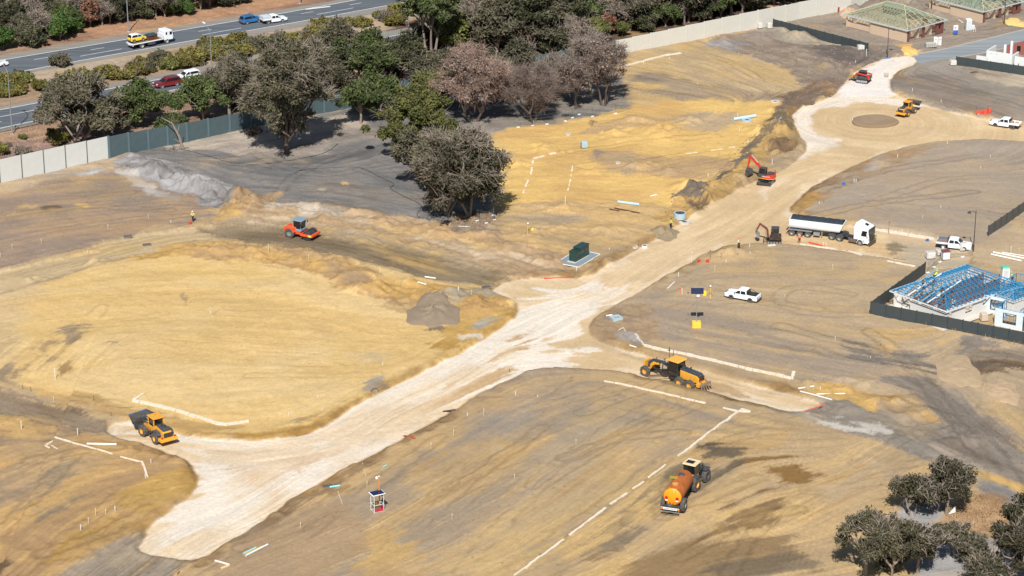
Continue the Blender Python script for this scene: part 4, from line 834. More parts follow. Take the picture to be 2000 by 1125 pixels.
loader('small yellow wheel loader with a full bucket of brown soil beside the round island', (1773,228), (1785,221.5), -1, .7, .75, True, .80)
# ---------------------------------------------------------------- grader
def grader():
    m, h = place2((1338,752.5), (1260,733.8), 1, 1.05)
    t = thing('road_grader', 'yellow and black road grader with six wheels working on the cream road', 'grader', m, h, None, 1.09)
    # origin is halfway between front axle (x=+3.1) and tandem centre (x=-3.1)
    MB().prism([(-4.9,1.0),(-2.0,1.0),(-2.0,2.1),(-4.6,1.95),(-4.9,1.6)], -.55, .55).build('engine_side', yelp, t, bevel=.05)
    MB().prism([(-4.85,1.80),(-1.95,2.12),(-1.95,2.32),(-4.6,2.12),(-4.85,1.95)], -.5, .5).build('bonnet', mat('dark blue panel', (44,58,72), .5), t, bevel=.04)
    b = MB(); b.box((-4.93, 0, 1.6), (.1, .95, .55)); b.build('radiator_grille', black, t)
    for s in (-1, 1): MB().box((-4.97, s*.42, 1.75), (.06, .18, .2)).build('tail_light', redlamp, t)
    b = MB(); b.tube((-2.6, .25, 2.2), (-2.6, .25, 2.85), .07); b.tube((-3.1, -.2, 2.2), (-3.1, -.2, 2.55), .1); b.build('exhaust', black, t)
    b = MB(); b.box((-3.1, 0, .85), (3.6, .7, .4)); b.box((-5.0, 0, .9), (.5, 1.8, .45)); b.build('rear_frame', yelp, t, bevel=.03)
    b = MB()
    for s in (-1, 1): b.box((-3.1, s*.82, .72), (2.2, .2, .5))
    b.build('tandem_case', dark, t, bevel=.04)
    for x in (-3.9, -2.3):
        for s in (-1, 1): wheel(t, x, s*1.05, .70, .42, yelp, rr=.5, lug=True, out=s)
    for s in (-1, 1): wheel(t, 3.1, s*1.0, .70, .42, yelp, rr=.5, lug=True, out=s)
    # ripper
    b = MB(); b.box((-5.5, 0, 1.0), (.25, 2.0, .25))
    for s in (-.5, .5): b.bar((-5.1, s, 1.5), (-5.6, s, 1.05), .07); b.bar((-5.1, s, .9), (-5.6, s, .95), .07)
    for y in (-.9, -.45, 0, .45, .9): b.prism([(-5.65,1.2),(-5.5,1.2),(-5.6,.55),(-5.85,.35),(-5.75,.6)], y - .04, y + .04)
    b.build('ripper', mat('pale worn steel', (150,132,110), .6, .3, dirt=.2), t)
    # cab
    MB().box((-1.0, 0, 1.5), (1.6, 1.2, .8)).build('cab_base', black, t, bevel=.04)
    MB().prism([(-1.75,1.7),(-.35,1.7),(-.15,2.0),(-.35,3.0),(-1.75,3.0)], -.72, .72).build('cab_glass', glass, t)
    b = MB()
    for x, x2 in ((-1.75, -1.75), (-.25, -.35)):
        for s in (-1, 1): b.bar((x, s*.74, 1.6), (x2, s*.74, 3.05), .06)
    b.build('cab_pillar', black, t)
    MB().prism([(-1.95,3.04),(-.05,3.04),(-.1,3.16),(-1.85,3.2)], -.95, .95).build('cab_roof', mat('faded yellow paint', (222,166,72), .5, dirt=.08), t, bevel=.04)
    b = MB(); b.tube((-.2, .4, 3.1), (-.15, .4, 4.6), .035, n=6); b.tube((-.1, -.5, 3.1), (-.1, -.5, 3.9), .04, n=6); b.ball((-.15, .4, 4.2), .12, 8, 5); b.build('antenna_mast', black, t)
    b = MB(); b.box((-1.1, 1.0, .95), (.5, .3, .05)); b.box((-1.1, 1.0, .62), (.5, .3, .05)); b.tube((-1.35, 1.12, .5), (-1.35, .8, 1.7), .025); b.tube((-.85, 1.12, .5), (-.85, .8, 1.7), .025); b.build('step', black, t)
    # goose neck frame
    b = MB(); P = [(-.4, 1.35), (.3, 1.75), (1.2, 2.0), (2.4, 1.95), (2.9, 1.6), (3.0, .95), (3.4, .95), (3.3, 1.75), (2.7, 2.2), (1.2, 2.3), (.1, 2.1), (-.4, 1.85)]
    b.prism(P, -.17, .17); b.build('goose_neck', mat('dark blue panel'), t, bevel=.03)
    b = MB(); b.prism([(1.6,1.9),(2.5,1.9),(2.9,1.55),(3.0,1.0),(2.75,.95),(2.6,1.3),(2.2,1.6),(1.6,1.7)], -.24, .24); b.box((3.1, 0, .85), (.35, 1.7, .25)); b.build('front_frame', yelp, t, bevel=.03)
    MB().prism([(3.45,.85),(3.72,.85),(3.72,1.9),(3.45,1.9)], -.62, .62).build('front_plate', yelp, t, bevel=.04)
    # circle and blade, turned towards the near side
    b = MB(); b.lathe([(-.08, .35), (-.08, .75), (.08, .75), (.08, .35), (-.08, .35)], (.85, 0, .95), 'z', 20); b.bar((.9, .3, 1.0), (2.8, 0, .95), .09); b.bar((.9, -.3, 1.0), (2.8, 0, .95), .09)
    for s in (-1, 1): b.tube((.75, s*.45, 2.15), (.8, s*.6, .95), .07)
    b.tube((1.0, -.3, 2.2), (.7, -.75, 1.1), .06); b.build('blade_circle', black, t)
    bl = MB(); prof = [(-.05, .05), (.02, .02), (.12, .2), (.12, .45), (.02, .65), (-.04, .65), (.05, .42), (.05, .22)]
    bl.prism(prof, -1.9, 1.9); bl.build('blade', mat('pale worn steel'), t, loc=(.85, .25, .05), rot=(0, 0, R(-38)))
    b = MB(); b.tube((.6, .3, 2.2), (.6, .3, 2.9), .05); b.tube((1.9, .25, 2.0), (1.9, .25, 2.65), .05); b.build('work_light_post', black, t)
grader()
# ---------------------------------------------------------------- roller
def roller():
    m, h = place2((566,463.5), (601,470), -1, .95)
    t = thing('road_roller', 'orange single drum roller with a blue-grey cab on the brown haul track', 'roller', m, h, None, 1.1)
    MB().prism([(-2.6,.85),(-.5,.85),(-.5,1.6),(-1.2,1.75),(-2.3,1.6),(-2.65,1.3)], -.75, .75).build('engine_cover', orap, t, bevel=.10)
    for s in (-1, 1):
        MB().prism([(-2.35,.95),(-2.05,1.45),(-1.45,1.62),(-.9,1.45),(-.62,.95),(-.78,.95),(-1.0,1.33),(-1.45,1.5),(-1.95,1.34),(-2.2,.95)], s*.7, s*1.12).build('mudguard', orap, t)
        wheel(t, -1.45, s*.9, .74, .5, mat('green grey rim', (110,122,118), .6), rr=.55, lug=True, out=s)
        MB().box((-2.62, s*.6, 1.2), (.08, .2, .14)).build('tail_light', redlamp, t)
    MB().box((-.35, 0, .85), (1.0, 1.3, .5)).build('step_frame', orap, t, bevel=.05)
    cg = mat('blue grey cab paint', (120,146,164), .45)
    MB().box((-.35, 0, 1.25), (1.35, 1.4, .35)).build('cab_base', cg, t, bevel=.04)
    MB().box((-.35, 0, 2.0), (1.2, 1.26, 1.2)).build('cab_glass', glass, t)
    b = MB()
    for x in (-.98, .27):
        for s in (-1, 1): b.box((x, s*.64, 2.0), (.09, .09, 1.25))
    b.build('cab_pillar', cg, t)
    MB().prism([(-1.2,2.62),(.5,2.60),(.45,2.74),(-1.1,2.80)], -.82, .82).build('cab_roof', cg, t, bevel=.05)
    b = MB(); b.tube((.4, .8, 1.9), (.4, .95, 2.6), .025); b.box((.42, .98, 2.2), (.05, .14, .3)); b.box((.42, -.98, 2.2), (.05, .14, .3)); b.tube((.4, -.8, 1.9), (.4, -.95, 2.6), .025); b.build('mirror', black, t)
    b = MB()
    for s in (-1, 1): b.prism([(.45,.65),(2.35,.65),(2.35,.98),(.9,1.02),(.45,.9)], s*1.02, s*1.16)
    b.prism([(2.18,.62),(2.42,.62),(2.42,1.0),(2.18,1.05)], -1.16, 1.16); b.box((.5, 0, .8), (.3, 2.2, .35)); b.build('drum_frame', orap, t, bevel=.04)
    b = MB(); b.lathe([(-1.0, .05), (-1.0, .66), (-.97, .72), (.97, .72), (1.0, .66), (1.0, .05)], (1.4, 0, .72), 'y', 32)
    b.build('drum', mat('dusty drum steel', (58,62,70), .5, .4, dirt=.15), t, smooth=True)
    b = MB(); b.box((2.0, -1.18, .82), (.5, .02, .26)); b.build('yellow_placard', mat('yellow placard', (232,214,90), .5), t)
roller()
# ---------------------------------------------------------------- excavators
def tracks(t, L, W, tw, hgt, z0=0):
    for s in (-1, 1):
        y = s*(W/2 - tw/2); r = hgt/2; n = 9; P = []
        for i in range(n): a = -math.pi/2 + math.pi*i/(n - 1); P.append((L/2 - r + r*math.cos(a), r + r*math.sin(a)))
        for i in range(n): a = math.pi/2 + math.pi*i/(n - 1); P.append((-L/2 + r + r*math.cos(a), r + r*math.sin(a)))
        b = MB(); b.prism(P, y - tw/2, y + tw/2)
        k = int(L/.22)
        for i in range(k):
            x = -L/2 + r*.5 + i*(L - r)/(k - 1); b.box((x, y, hgt + .01), (.07, tw, .05)); 
        tk = b.build('track', black, t)
        b = MB()
        for x in np.linspace(-L/2 + r, L/2 - r, 5): b.lathe([(s*tw*.5, .001), (s*tw*.53, r*.6), (s*tw*.5, r*.65)], (x, y, r), 'y', 10)
        b.build('track_roller', steel, tk)
def arm(b, a, c, w, h0, h1):
    """box boom section between two points in the x-z plane"""
    ax, az = a; cx, cz = c; L = math.hypot(cx - ax, cz - az); nx, nz = -(cz - az)/L, (cx - ax)/L
    b.prism([(ax - nx*h0/2, az - nz*h0/2), (cx - nx*h1/2, cz - nz*h1/2), (cx + nx*h1/2, cz + nz*h1/2), (ax + nx*h0/2, az + nz*h0/2)], -w/2, w/2)
def bucket(b, x, z, r, w, ang):
    c, s = math.cos(ang), math.sin(ang)
    q = [(0, 0), (-.5, -.15), (-.75, -.6), (-.5, -1.0), (0, -1.1), (.12, -1.02), (-.4, -.88), (-.6, -.58), (-.42, -.25), (0, -.12)]
    b.prism([(x + (u*c - v*s)*r, z + (u*s + v*c)*r) for u, v in q], -w/2, w/2)
    for sd in (-1, 1):
        q2 = [(0, 0), (-.5, -.15), (-.75, -.6), (-.5, -1.0), (0, -1.1)]
        b.prism([(x + (u*c - v*s)*r, z + (u*s + v*c)*r) for u, v in q2], sd*w/2, sd*(w/2 - .03))
def red_excavator():
    c0 = at(1497,356); hb = math.atan2(at(1477,362).y - at(1517,352).y, at(1490,364).x - at(1505,352).x)
    hb = math.atan2(-2.6, -.9)
    t = thing('excavator', 'red excavator with a long boom and a wide grey bucket digging beside the cream road', 'excavator', c0, hb, None, 1.0)
    tracks(t, 3.0, 2.3, .45, .65)
    MB().box((0, 0, .55), (1.6, 1.4, .35)).build('undercarriage', black, t)
    b = MB(); b.prism([(1.9,.0),(2.0,.0),(2.08,.25),(2.0,.58),(1.92,.58),(1.98,.25)], -1.2, 1.2); b.bar((1.0, .45, .5), (1.95, .5, .3), .08); b.bar((1.0, -.45, .5), (1.95, -.5, .3), .08); b.build('dozer_blade', black, t)
    hu = math.atan2(.55, -1.0)
    up = MB(); up.lathe([(-.1, .01), (-.1, .7), (.12, .7), (.12, .01)], (0, 0, .78), 'z', 16); up = up.build('turntable', black, t, rot=(0, 0, hu - hb))
    P = [(1.1, .95), (1.1, .5), (1.1, -.95), (.2, -1.1), (-.9, -1.05), (-1.45, -.6), (-1.5, .0), (-1.45, .6), (-.9, 1.08), (.2, 1.1)]
    b = MB(); n = len(P); b.add([(x, y, .92) for x, y in P] + [(x*.98, y*.97, 1.62 if x < .15 else 1.3) for x, y in P], [tuple(range(n - 1, -1, -1)), tuple(range(n, 2*n))] + [(i, (i + 1) % n, (i + 1) % n + n, i + n) for i in range(n)])
    b.build('upper_body', redp, up, bevel=.04)
    b = MB(); b.add([(x*1.01, y*1.01, .88) for x, y in P] + [(x*1.012, y*1.012, .95) for x, y in P], [tuple(range(n - 1, -1, -1)), tuple(range(n, 2*n))] + [(i, (i + 1) % n, (i + 1) % n + n, i + n) for i in range(n)]); b.build('yellow_stripe', mat('yellow stripe', (236,200,50), .5), up)
    b = MB(); b.box((-.6, -.2, 1.66), (1.1, 1.3, .10)); b.build('engine_hood', dark, up, bevel=.03)
    MB().box((.45, .62, 1.35), (1.25, .85, .7)).build('cab_base', dark, up, bevel=.03)
    MB().prism([(-.15,1.5),(1.0,1.5),(1.1,1.9),(.9,2.62),(-.15,2.62)], .22, 1.04).build('cab_glass', glass, up)
    b = MB()
    for x, x2 in ((-.15, -.15), (1.06, .9)):
        for y in (.22, 1.04): b.bar((x, y, 1.4), (x2, y, 2.62), .05)
    b.box((.38, .63, 2.66), (1.15, .9, .08)); b.build('cab_frame', dark, up)
    b = MB(); arm(b, (.7, 1.35), (1.6, 2.85), .32, .42, .46); arm(b, (1.6, 2.85), (3.1, 4.05), .30, .46, .28); b.build('boom', redp, up, bevel=.03)
    b = MB(); arm(b, (2.9, 4.25), (3.25, 3.9), .24, .3, .38); arm(b, (3.1, 4.1), (3.5, 1.75), .22, .36, .22); b.build('stick', redp, up, bevel=.03)
    b = MB(); b.tube((.95, .25, 1.1), (1.65, .25, 2.7), .08); b.tube((.95, -.25, 1.1), (1.65, -.25, 2.7), .08); b.tube((1.7, 0, 3.2), (2.85, 0, 4.35), .07); b.tube((3.25, 0, 3.4), (3.7, 0, 2.0), .06); b.build('hydraulic_ram', steel, up)
    b = MB(); bucket(b, 3.5, 1.85, 1.15, 1.7, .1); b.box((3.5, 0, 1.85), (.3, .4, .35)); b.build('bucket', mat('worn bucket steel'), up)
    lettering('HITACHI', .36, (-.35, 1.135, 1.3), (math.pi/2, 0, math.pi), whitem, up)
    b = MB(); b.tube((-1.2, -.8, 1.6), (-1.2, -.8, 2.05), .06); b.build('beacon', redlamp, up); b = MB()
    b.path([(.1, -1.0, 1.5), (.1, -1.0, 2.1), (-.9, -1.0, 2.1), (-.9, -1.0, 1.6)], .025); b.build('handrail', yelp, up)
red_excavator()
def mini_excavator():
    c0 = at(1512,474); h = math.pi - .12
    t = thing('mini_excavator', 'small dark excavator with a brown red arm behind the semi tipper', 'excavator', c0, h)
    tracks(t, 2.3, 1.75, .35, .52)
    MB().box((0, 0, .5), (1.1, 1.0, .3)).build('undercarriage', black, t)
    b = MB(); b.prism([(1.6,.0),(1.68,.0),(1.72,.2),(1.68,.42),(1.6,.42)], -.85, .85); b.bar((.8, .35, .4), (1.6, .4, .2), .06); b.bar((.8, -.35, .4), (1.6, -.4, .2), .06); b.build('dozer_blade', black, t)
    MB().prism([(-1.0,.65),(.75,.65),(.75,1.0),(0,1.15),(-1.0,1.35),(-1.1,1.0)], -.78, .78).build('upper_body', mat('dark maroon paint', (50,34,34), .5), t, bevel=.05)
    MB().prism([(-.65,1.1),(.55,1.1),(.6,1.7),(.45,2.45),(-.65,2.45)], -.55, .60).build('cab_glass', mat('black cab', (26,32,36), .3), t)
    b = MB(); b.box((-.1, .02, 2.5), (1.25, 1.25, .09))
    for x in (-.65, .55):
        for y in (-.55, .6): b.bar((x, y, 1.1), (x - .05, y, 2.48), .05)
    b.build('cab_roof', dark, t)
    orb = mat('brown red arm paint', (104,44,34), .5)
    b = MB(); arm(b, (.95, .8), (1.15, 2.2), .22, .3, .32); arm(b, (1.15, 2.2), (2.3, 3.0), .22, .32, .2); b.build('boom', orb, t, bevel=.02)
    b = MB(); arm(b, (2.25, 3.15), (2.95, 1.55), .18, .26, .16); b.build('stick', orb, t, bevel=.02)
    b = MB(); b.tube((1.2, 0, 2.5), (2.15, 0, 3.2), .05); b.tube((2.45, 0, 2.9), (3.1, 0, 1.8), .045); b.tube((1.2, 0, .9), (1.5, 0, 2.1), .06); b.build('hydraulic_ram', steel, t)
    b = MB(); bucket(b, 2.95, 1.6, .75, 1.0, -.35); b.build('bucket', steel, t)
mini_excavator()
def skid_steer():
    c0 = at(1686,160.5); h = math.atan2(.5, -1.0)
    t = thing('track_loader', 'compact red and black track loader tipping soil at the cream road edge', 'track loader', c0, h)
    tracks(t, 2.4, 2.0, .42, .72)
    MB().prism([(-1.3,.55),(1.0,.55),(1.0,1.0),(.6,1.25),(-1.0,1.45),(-1.35,1.2)], -.6, .6).build('body', dark, t, bevel=.05)
    MB().prism([(-.55,1.2),(.85,1.2),(.75,2.15),(-.45,2.15)], -.5, .5).build('cab_glass', glass, t)
    MB().box((.12, 0, 2.2), (1.4, 1.1, .08)).build('cab_roof', dark, t)
    b = MB()
    for s in (-1, 1): arm(b, (-1.2, 1.5), (1.2, 1.75), .1, .25, .22)
    b2 = MB()
    for s in (-1, 1):
        q = MB(); arm(q, (-1.25, 1.55), (1.1, 1.85), .14, .28, .24); arm(q, (1.1, 1.85), (1.7, .9), .14, .24, .2); arm(q, (-1.25, 1.6), (-1.3, .8), .14, .3, .3)
        b2.add([(x, y + s*.78, z) for x, y, z in q.v], q.f)
    b2.build('lift_arm', redp, t, bevel=.02)
    b = MB(); bucket(b, 1.75, 1.15, .85, 2.0, -1.1); b.build('bucket', mat('dusty brown steel', (110,92,76), .7), t)
    b = MB(); rg = random.Random(4)
    for k in range(10): b.ball((2.1 + rg.uniform(-.2, .5), rg.uniform(-.8, .8), .75 + rg.uniform(-.3, .2)), rg.uniform(.15, .3), 6, 5)
    b.build('bucket_load', mat('ochre soil', (156,118,62), .95), t)
skid_steer()
# ---------------------------------------------------------------- tractor with water tank
def tanker():
    m, h = place2((1357,959.5), (1377.5,941), -1, .95)
    t = thing('water_tanker', 'rusty orange water tank trailer pulled by a yellow and black tractor across the lower sand', 'tanker', m, h, None, 1.06)
    MB().prism([(-2.0,.85),(2.2,.85),(2.25,1.5),(1.9,1.75),(.5,1.85),(-2.0,1.5)], -.42, .42).build('body', dark, t, bevel=.06)
    b = MB(); b.box((1.3, 0, 1.55), (1.6, .95, .5)); b.build('bonnet', mat('blue black panel', (44,52,60), .4), t, bevel=.06)
    for s in (-1, 1):
        wheel(t, -1.35, s*.95, .86, .62, yelp, rr=.48, lug=True, out=s); wheel(t, 1.5, s*.93, .80, .55, dark, rr=.5, lug=True, out=s)
        MB().prism([(-2.2,1.35),(-1.9,1.85),(-.9,1.9),(-.5,1.5),(-.65,1.5),(-1.0,1.78),(-1.8,1.74),(-2.05,1.35)], s*.62, s*1.28).build('mudguard', dark, t)
        MB().box((1.5, s*.93, 1.72), (1.2, .6, .06)).build('front_guard', dark, t)
    MB().box((-.55, 0, 1.6), (1.3, 1.3, .55)).build('cab_base', yelp, t, bevel=.05)
    MB().prism([(-1.15,1.8),(.15,1.8),(.3,2.1),(.1,3.0),(-1.15,3.0)], -.72, .72).build('cab_glass', glass, t)
    b = MB()
    for x, x2 in ((-1.17, -1.17), (.25, .1)):
        for s in (-1, 1): b.bar((x, s*.74, 1.7), (x2, s*.74, 3.05), .05)
    b.build('cab_pillar', dark, t)
    rf = mat('cream roof paint', (222,196,156), .5, dirt=.06)
    MB().box((-.5, 0, 3.08), (1.75, 1.7, .16)).build('cab_roof', rf, t, bevel=.07)
    MB().box((-.62, .1, 3.18), (.75, .95, .04)).build('roof_hatch', glass, t)
    for s in (-1, 1): MB().box((.3, s*1.0, 2.7), (.08, .16, .35)).build('mirror', black, t)
    b = MB(); b.box((-.6, 0, 2.2), (.35, .45, .5)); b.ball((-.6, 0, 2.6), .16, 8, 6); b.build('driver_vest', hivis, t)
    # trailer
    a, b2 = at(1317,998), at(1343,963); h2 = math.atan2(5.6, 1.9) - h
    tr = MB(); tr.box((-3.2, 0, .85), (6.4, .5, .22)); tr.box((-5.2, 0, .75), (1.2, 1.6, .3)); tr.bar((-.6, 0, .8), (.3, 0, .75), .1)
    tr = tr.build('trailer_frame', black, t, loc=(-2.1, 0, 0), rot=(0, 0, h2))
    rust = mat('rusty orange tank', (186,104,44), .6, dirt=.28, scale=1.2, dirtcol=(120,60,28)); ora = mat('bright orange end', (240,150,20), .45, dirt=.06)
    R_ = 1.08; zc = 1.95
    b = MB(); b.lathe([(-5.75, R_*.985), (-5.75, R_)] + [(-.55, R_), (-.25, R_*.85), (-.12, R_*.5), (-.1, .01)], (0, 0, zc), 'x', 28); b.build('tank', rust, tr, smooth=True)
    b = MB(); b.lathe([(-5.7, R_*.98), (-5.86, R_*.8), (-5.94, R_*.4), (-5.96, .01)], (0, 0, zc), 'x', 28); tk = b.build('tank_end', ora, tr, smooth=True)
    b = MB()
    for y in (-.42, 0, .42): b.path([(-5.98, y*.9, 1.1), (-6.02, y, zc), (-5.85, y, zc + .8), (-5.6, y, zc + 1.02)], .05)
    b.build('end_rib', ora, tr)
    b = MB(); b.lathe([(0, .35), (.1, .35), (.12, .01)], (-4.6, 0, zc + R_ - .02), 'z', 16); b.build('hatch', mat('sand paint', (200,150,80), .6), tr, smooth=True)
    b = MB(); b.lathe([(0, .42), (.12, .36), (.13, .01)], (-1.9, 0, zc + R_ - .03), 'z', 16); b.build('filler_opening', dark, tr, smooth=True)
    b = MB(); b.box((-3.2, .55, zc + 1.2), (.06, .9, .32), rz=.2); b.tube((-3.2, .2, zc + .8), (-3.2, .2, zc + 1.1), .03); b.tube((-3.2, .9, zc + .6), (-3.2, .9, zc + 1.1), .03); b.build('sign_board', mat('olive sign', (150,134,50), .6), tr)
    for y in (-.62, .62):
        b = MB(); b.box((-5.95, y, zc - .1), (.12, .32, .30)); b.build('tail_light', redlamp, tr)
        b = MB(); b.box((-5.96, y, zc - .38), (.12, .3, .14)); b.build('reflector', whitem, tr)
    for s in (-1, 1): wheel(tr, -5.0, s*1.15, .78, .5, rimg, rr=.5, lug=True, out=s)
    b = MB(); b.box((-6.2, 0, .85), (.35, 2.0, .12)); b.box((-6.3, 0, 1.05), (.12, 2.2, .08))
    for y in (-.9, -.3, .3, .9): b.bar((-5.8, y, .9), (-6.4, y, .9), .06)
    b.ball((-6.2, .2, 1.0), (.25, .3, .22), 8, 5); b.tube((-6.2, -.5, .9), (-6.2, .5, 1.15), .1); b.build('spray_frame', dark, tr)
    b = MB(); b.box((-6.62, 0, .82), (.05, 2.15, .26)); b.build('rear_marker', whitem, tr)
    b = MB(); b.box((-6.62, 0, .45), (.06, 2.3, .07)); b.bar((-6.6, -1.0, .4), (-6.6, -1.0, .8), .03); b.bar((-6.6, 1.0, .4), (-6.6, 1.0, .8), .03); b.build('bumper_bar', steel, tr)
    for s in (-1, 1): MB().box((-6.655, s*.95, .82), (.03, .28, .2)).build('indicator', orlamp, tr)
    b = MB(); rg = random.Random(6)
    for k in range(13):
        if k not in (4, 9): b.box((-3.5 + k*.19, -R_ - .01, 1.78), (.11, .03, rg.uniform(.15, .2)))
    b.build('side_lettering', black, tr)
    b = MB()
    for k in range(12): b.box((-6.65, -.68 + k*.12, .83), (.01, .07, .10))
    b.build('marker_lettering', black, tr)
tanker()
# ---------------------------------------------------------------- vegetation
def leaf_mat(name, rgbs, var=.35):
    m, nt, bs = new_mat(name); L = nt.links.new; N = nt.nodes.new
    ge = N('ShaderNodeNewGeometry'); oi = N('ShaderNodeObjectInfo'); r = N('ShaderNodeValToRGB')
    n = len(rgbs); el = r.color_ramp.elements
    while len(el) < n: el.new(.5)
    for i, c in enumerate(rgbs): el[i].position = i/(n - 1); el[i].color = tuple(lin(c)) + (1,)
    tc = N('ShaderNodeTexCoord'); nz = N('ShaderNodeTexNoise'); nz.inputs['Scale'].default_value = .5; nz.inputs['Detail'].default_value = 3; L(tc.outputs['Object'], nz.inputs['Vector'])
    a = N('ShaderNodeMath'); a.operation = 'MULTIPLY_ADD'; L(ge.outputs['Random Per Island'], a.inputs[0]); a.inputs[1].default_value = .45
    b = N('ShaderNodeMath'); b.operation = 'MULTIPLY_ADD'; L(nz.outputs[0], b.inputs[0]); b.inputs[1].default_value = 1.5; b.inputs[2].default_value = -.55
    L(b.outputs[0], a.inputs[2]); L(a.outputs[0], r.inputs[0])
    hs = N('ShaderNodeHueSaturation'); L(r.outputs[0], hs.inputs['Color'])
    q = N('ShaderNodeMapRange'); q.inputs['To Min'].default_value = 1 - var; q.inputs['To Max'].default_value = 1 + var; L(oi.outputs['Random'], q.inputs[0]); L(q.outputs[0], hs.inputs['Value'])
    L(hs.outputs[0], bs.inputs['Base Color']); bs.inputs['Roughness'].default_value = .75; bs.inputs['Specular IOR Level'].default_value = .12
    MATS[name] = m; return m
LF = {
 'scrub': leaf_mat('grey scrub leaves', [(46,46,34),(66,64,48),(86,82,62),(108,102,80)]),
 'gum': leaf_mat('grey olive leaves', [(54,55,42),(76,75,58),(98,93,74),(120,111,92)], .2),
 'green': leaf_mat('mid green leaves', [(50,58,34),(70,82,48),(92,100,60),(116,118,78)], .15),
 'yellow': leaf_mat('yellow green leaves', [(60,66,36),(82,86,48),(106,106,60),(126,122,78)], .15),
 'dark': leaf_mat('dark olive leaves', [(40,42,30),(60,62,44),(80,80,58),(102,98,74)]),
 'dead': leaf_mat('brown dry leaves', [(86,78,70),(106,95,86),(126,113,102),(112,104,84)]),
 'pink': leaf_mat('dusty pink dry leaves', [(106,94,86),(130,114,105),(148,131,121),(126,116,98)]),
 'heath': leaf_mat('olive heath leaves', [(70,68,38),(98,92,48),(122,114,58),(124,112,84)], .25),
 'bright': leaf_mat('bright green leaves', [(46,64,34),(62,84,42),(82,102,52),(100,112,68)], .2),
 'red': leaf_mat('rust red leaves', [(88,60,48),(112,78,62),(134,100,80),(112,92,68)]),
}
bark = mat('grey bark', (134,122,110), .9, dirt=.15, scale=1.5, dirtcol=(84,74,66)); barkd = mat('dark bark', (86,74,66), .95, dirt=.2, scale=1.5, dirtcol=(50,42,38)); twigm = mat('pale twig', (150,138,126), .9, dirt=.1)
def tree_geo(seed, H, Rr, nleaf, lsize, nclump, clump, trunk_h, stems=1, twigs=0, flat=.75, lean=0, spread=1.0, droop=0):
    rg = np.random.default_rng(seed); rnd = random.Random(seed)
    T = MB(); cz = trunk_h + (H - trunk_h)*.5; hz = (H - trunk_h)*.5
    cl = []
    while len(cl) < nclump:
        p = rg.normal(size=3); p /= np.linalg.norm(p); r = rg.uniform(.30, 1.0)**.55
        az = math.atan2(p[1], p[0]); lob = (.84 + .24*math.sin(3*az + seed) + .20*math.sin(2*az + 4*p[2] + seed*1.7))*(1.22 if rg.random() < .14 else 1); q = np.array([p[0]*r*Rr*.84*lob, p[1]*r*Rr*.84*lob, p[2]*r*hz*.88*(.9 + .15*math.sin(5*az + seed))])
        if p[2] < -.55 and rg.random() < .6: continue
        cl.append(q + [lean*(q[2] + hz)/hz, 0, cz])
    cl = np.array(cl); rc = clump*rg.uniform(.6, 1.35, len(cl))
    rt = .018*H + .12
    bases = []
    for s in range(stems):
        a = 2*math.pi*s/max(1, stems) + rnd.random(); o = (0 if stems == 1 else .25*Rr*.3)
        p = Vector((math.cos(a)*o, math.sin(a)*o, -.3)); P = [p]
        for k in range(4):
            t = (k + 1)/4; q = Vector((math.cos(a)*o*(1 + 2*t) + rnd.uniform(-.18, .18)*t + lean*.3*t, math.sin(a)*o*(1 + 2*t) + rnd.uniform(-.18, .18)*t, trunk_h*1.1*t)); T.tube(P[-1], q, rt*(1 - .12*k)*(1 if stems == 1 else .7), rt*(1 - .12*(k + 1))*(1 if stems == 1 else .7), 8, False); P.append(q)
        bases.append((P[-1], P[-2]))
    nl = max(4, min(9, nclump//4)); limbs = []
    for i in range(nl):
        b = bases[i % stems][0 if i % 3 else 1]; a = 2*math.pi*i/nl + rnd.uniform(-.3, .3); rr = Rr*rnd.uniform(.3, .55)
        e = Vector((math.cos(a)*rr + lean*.6, math.sin(a)*rr, trunk_h + (H - trunk_h)*rnd.uniform(.25, .6))); m = (b + e)/2 + Vector((rnd.uniform(-.4, .4), rnd.uniform(-.4, .4), rnd.uniform(-.1, .5)))*Rr*.18
        T.tube(b, m, rt*.55, rt*.4, 6, False); T.tube(m, e, rt*.4, rt*.26, 6, False); limbs += [(m, rt*.3), (e, rt*.26)]
    for c in cl:
        c = Vector(c); l, r0 = min(limbs, key=lambda z: (z[0] - c).length + (2 if z[0].z > c.z else 0))
        m = (l + c)/2 + Vector((rnd.uniform(-.3, .3), rnd.uniform(-.3, .3), rnd.uniform(-.4, .1)))*Rr*.12
        T.tube(l, m, r0*.7, r0*.45, 5, False); T.tube(m, c, r0*.45, .02, 4, False)
        if rnd.random() < .5: limbs.append((m, r0*.5))
    Lv = []
    if nleaf:
        w = rc**2; w /= w.sum(); k = rg.choice(len(cl), nleaf, p=w)
        d = rg.normal(size=(nleaf, 3)); d /= np.linalg.norm(d, axis=1)[:, None]; rad = rg.uniform(0, 1, nleaf)**.42
        jit = 1 + .35*np.sin(d[:, 0]*5 + k)*np.cos(d[:, 1]*4 + k*2)
        pos = cl[k] + d*(rad*rc[k]*jit)[:, None]*np.array([1, 1, flat]); pos[:, 2] -= droop*rad*rg.random(nleaf)
        nrm = d*.6 + rg.normal(size=(nleaf, 3))*.7 + [0, 0, .25]; nrm /= np.linalg.norm(nrm, axis=1)[:, None]
        t1 = np.cross(nrm, rg.normal(size=(nleaf, 3))); t1 /= np.linalg.norm(t1, axis=1)[:, None]; t2 = np.cross(nrm, t1)
        a = (lsize*rg.uniform(.5, 1.3, nleaf))[:, None]; b = a*rg.uniform(.35, .8, nleaf)[:, None]
        V = np.stack([pos - t1*a, pos - t2*b, pos + t1*a, pos + t2*b], 1).reshape(-1, 3)
    else: V = np.zeros((0, 3))
    TW = MB()
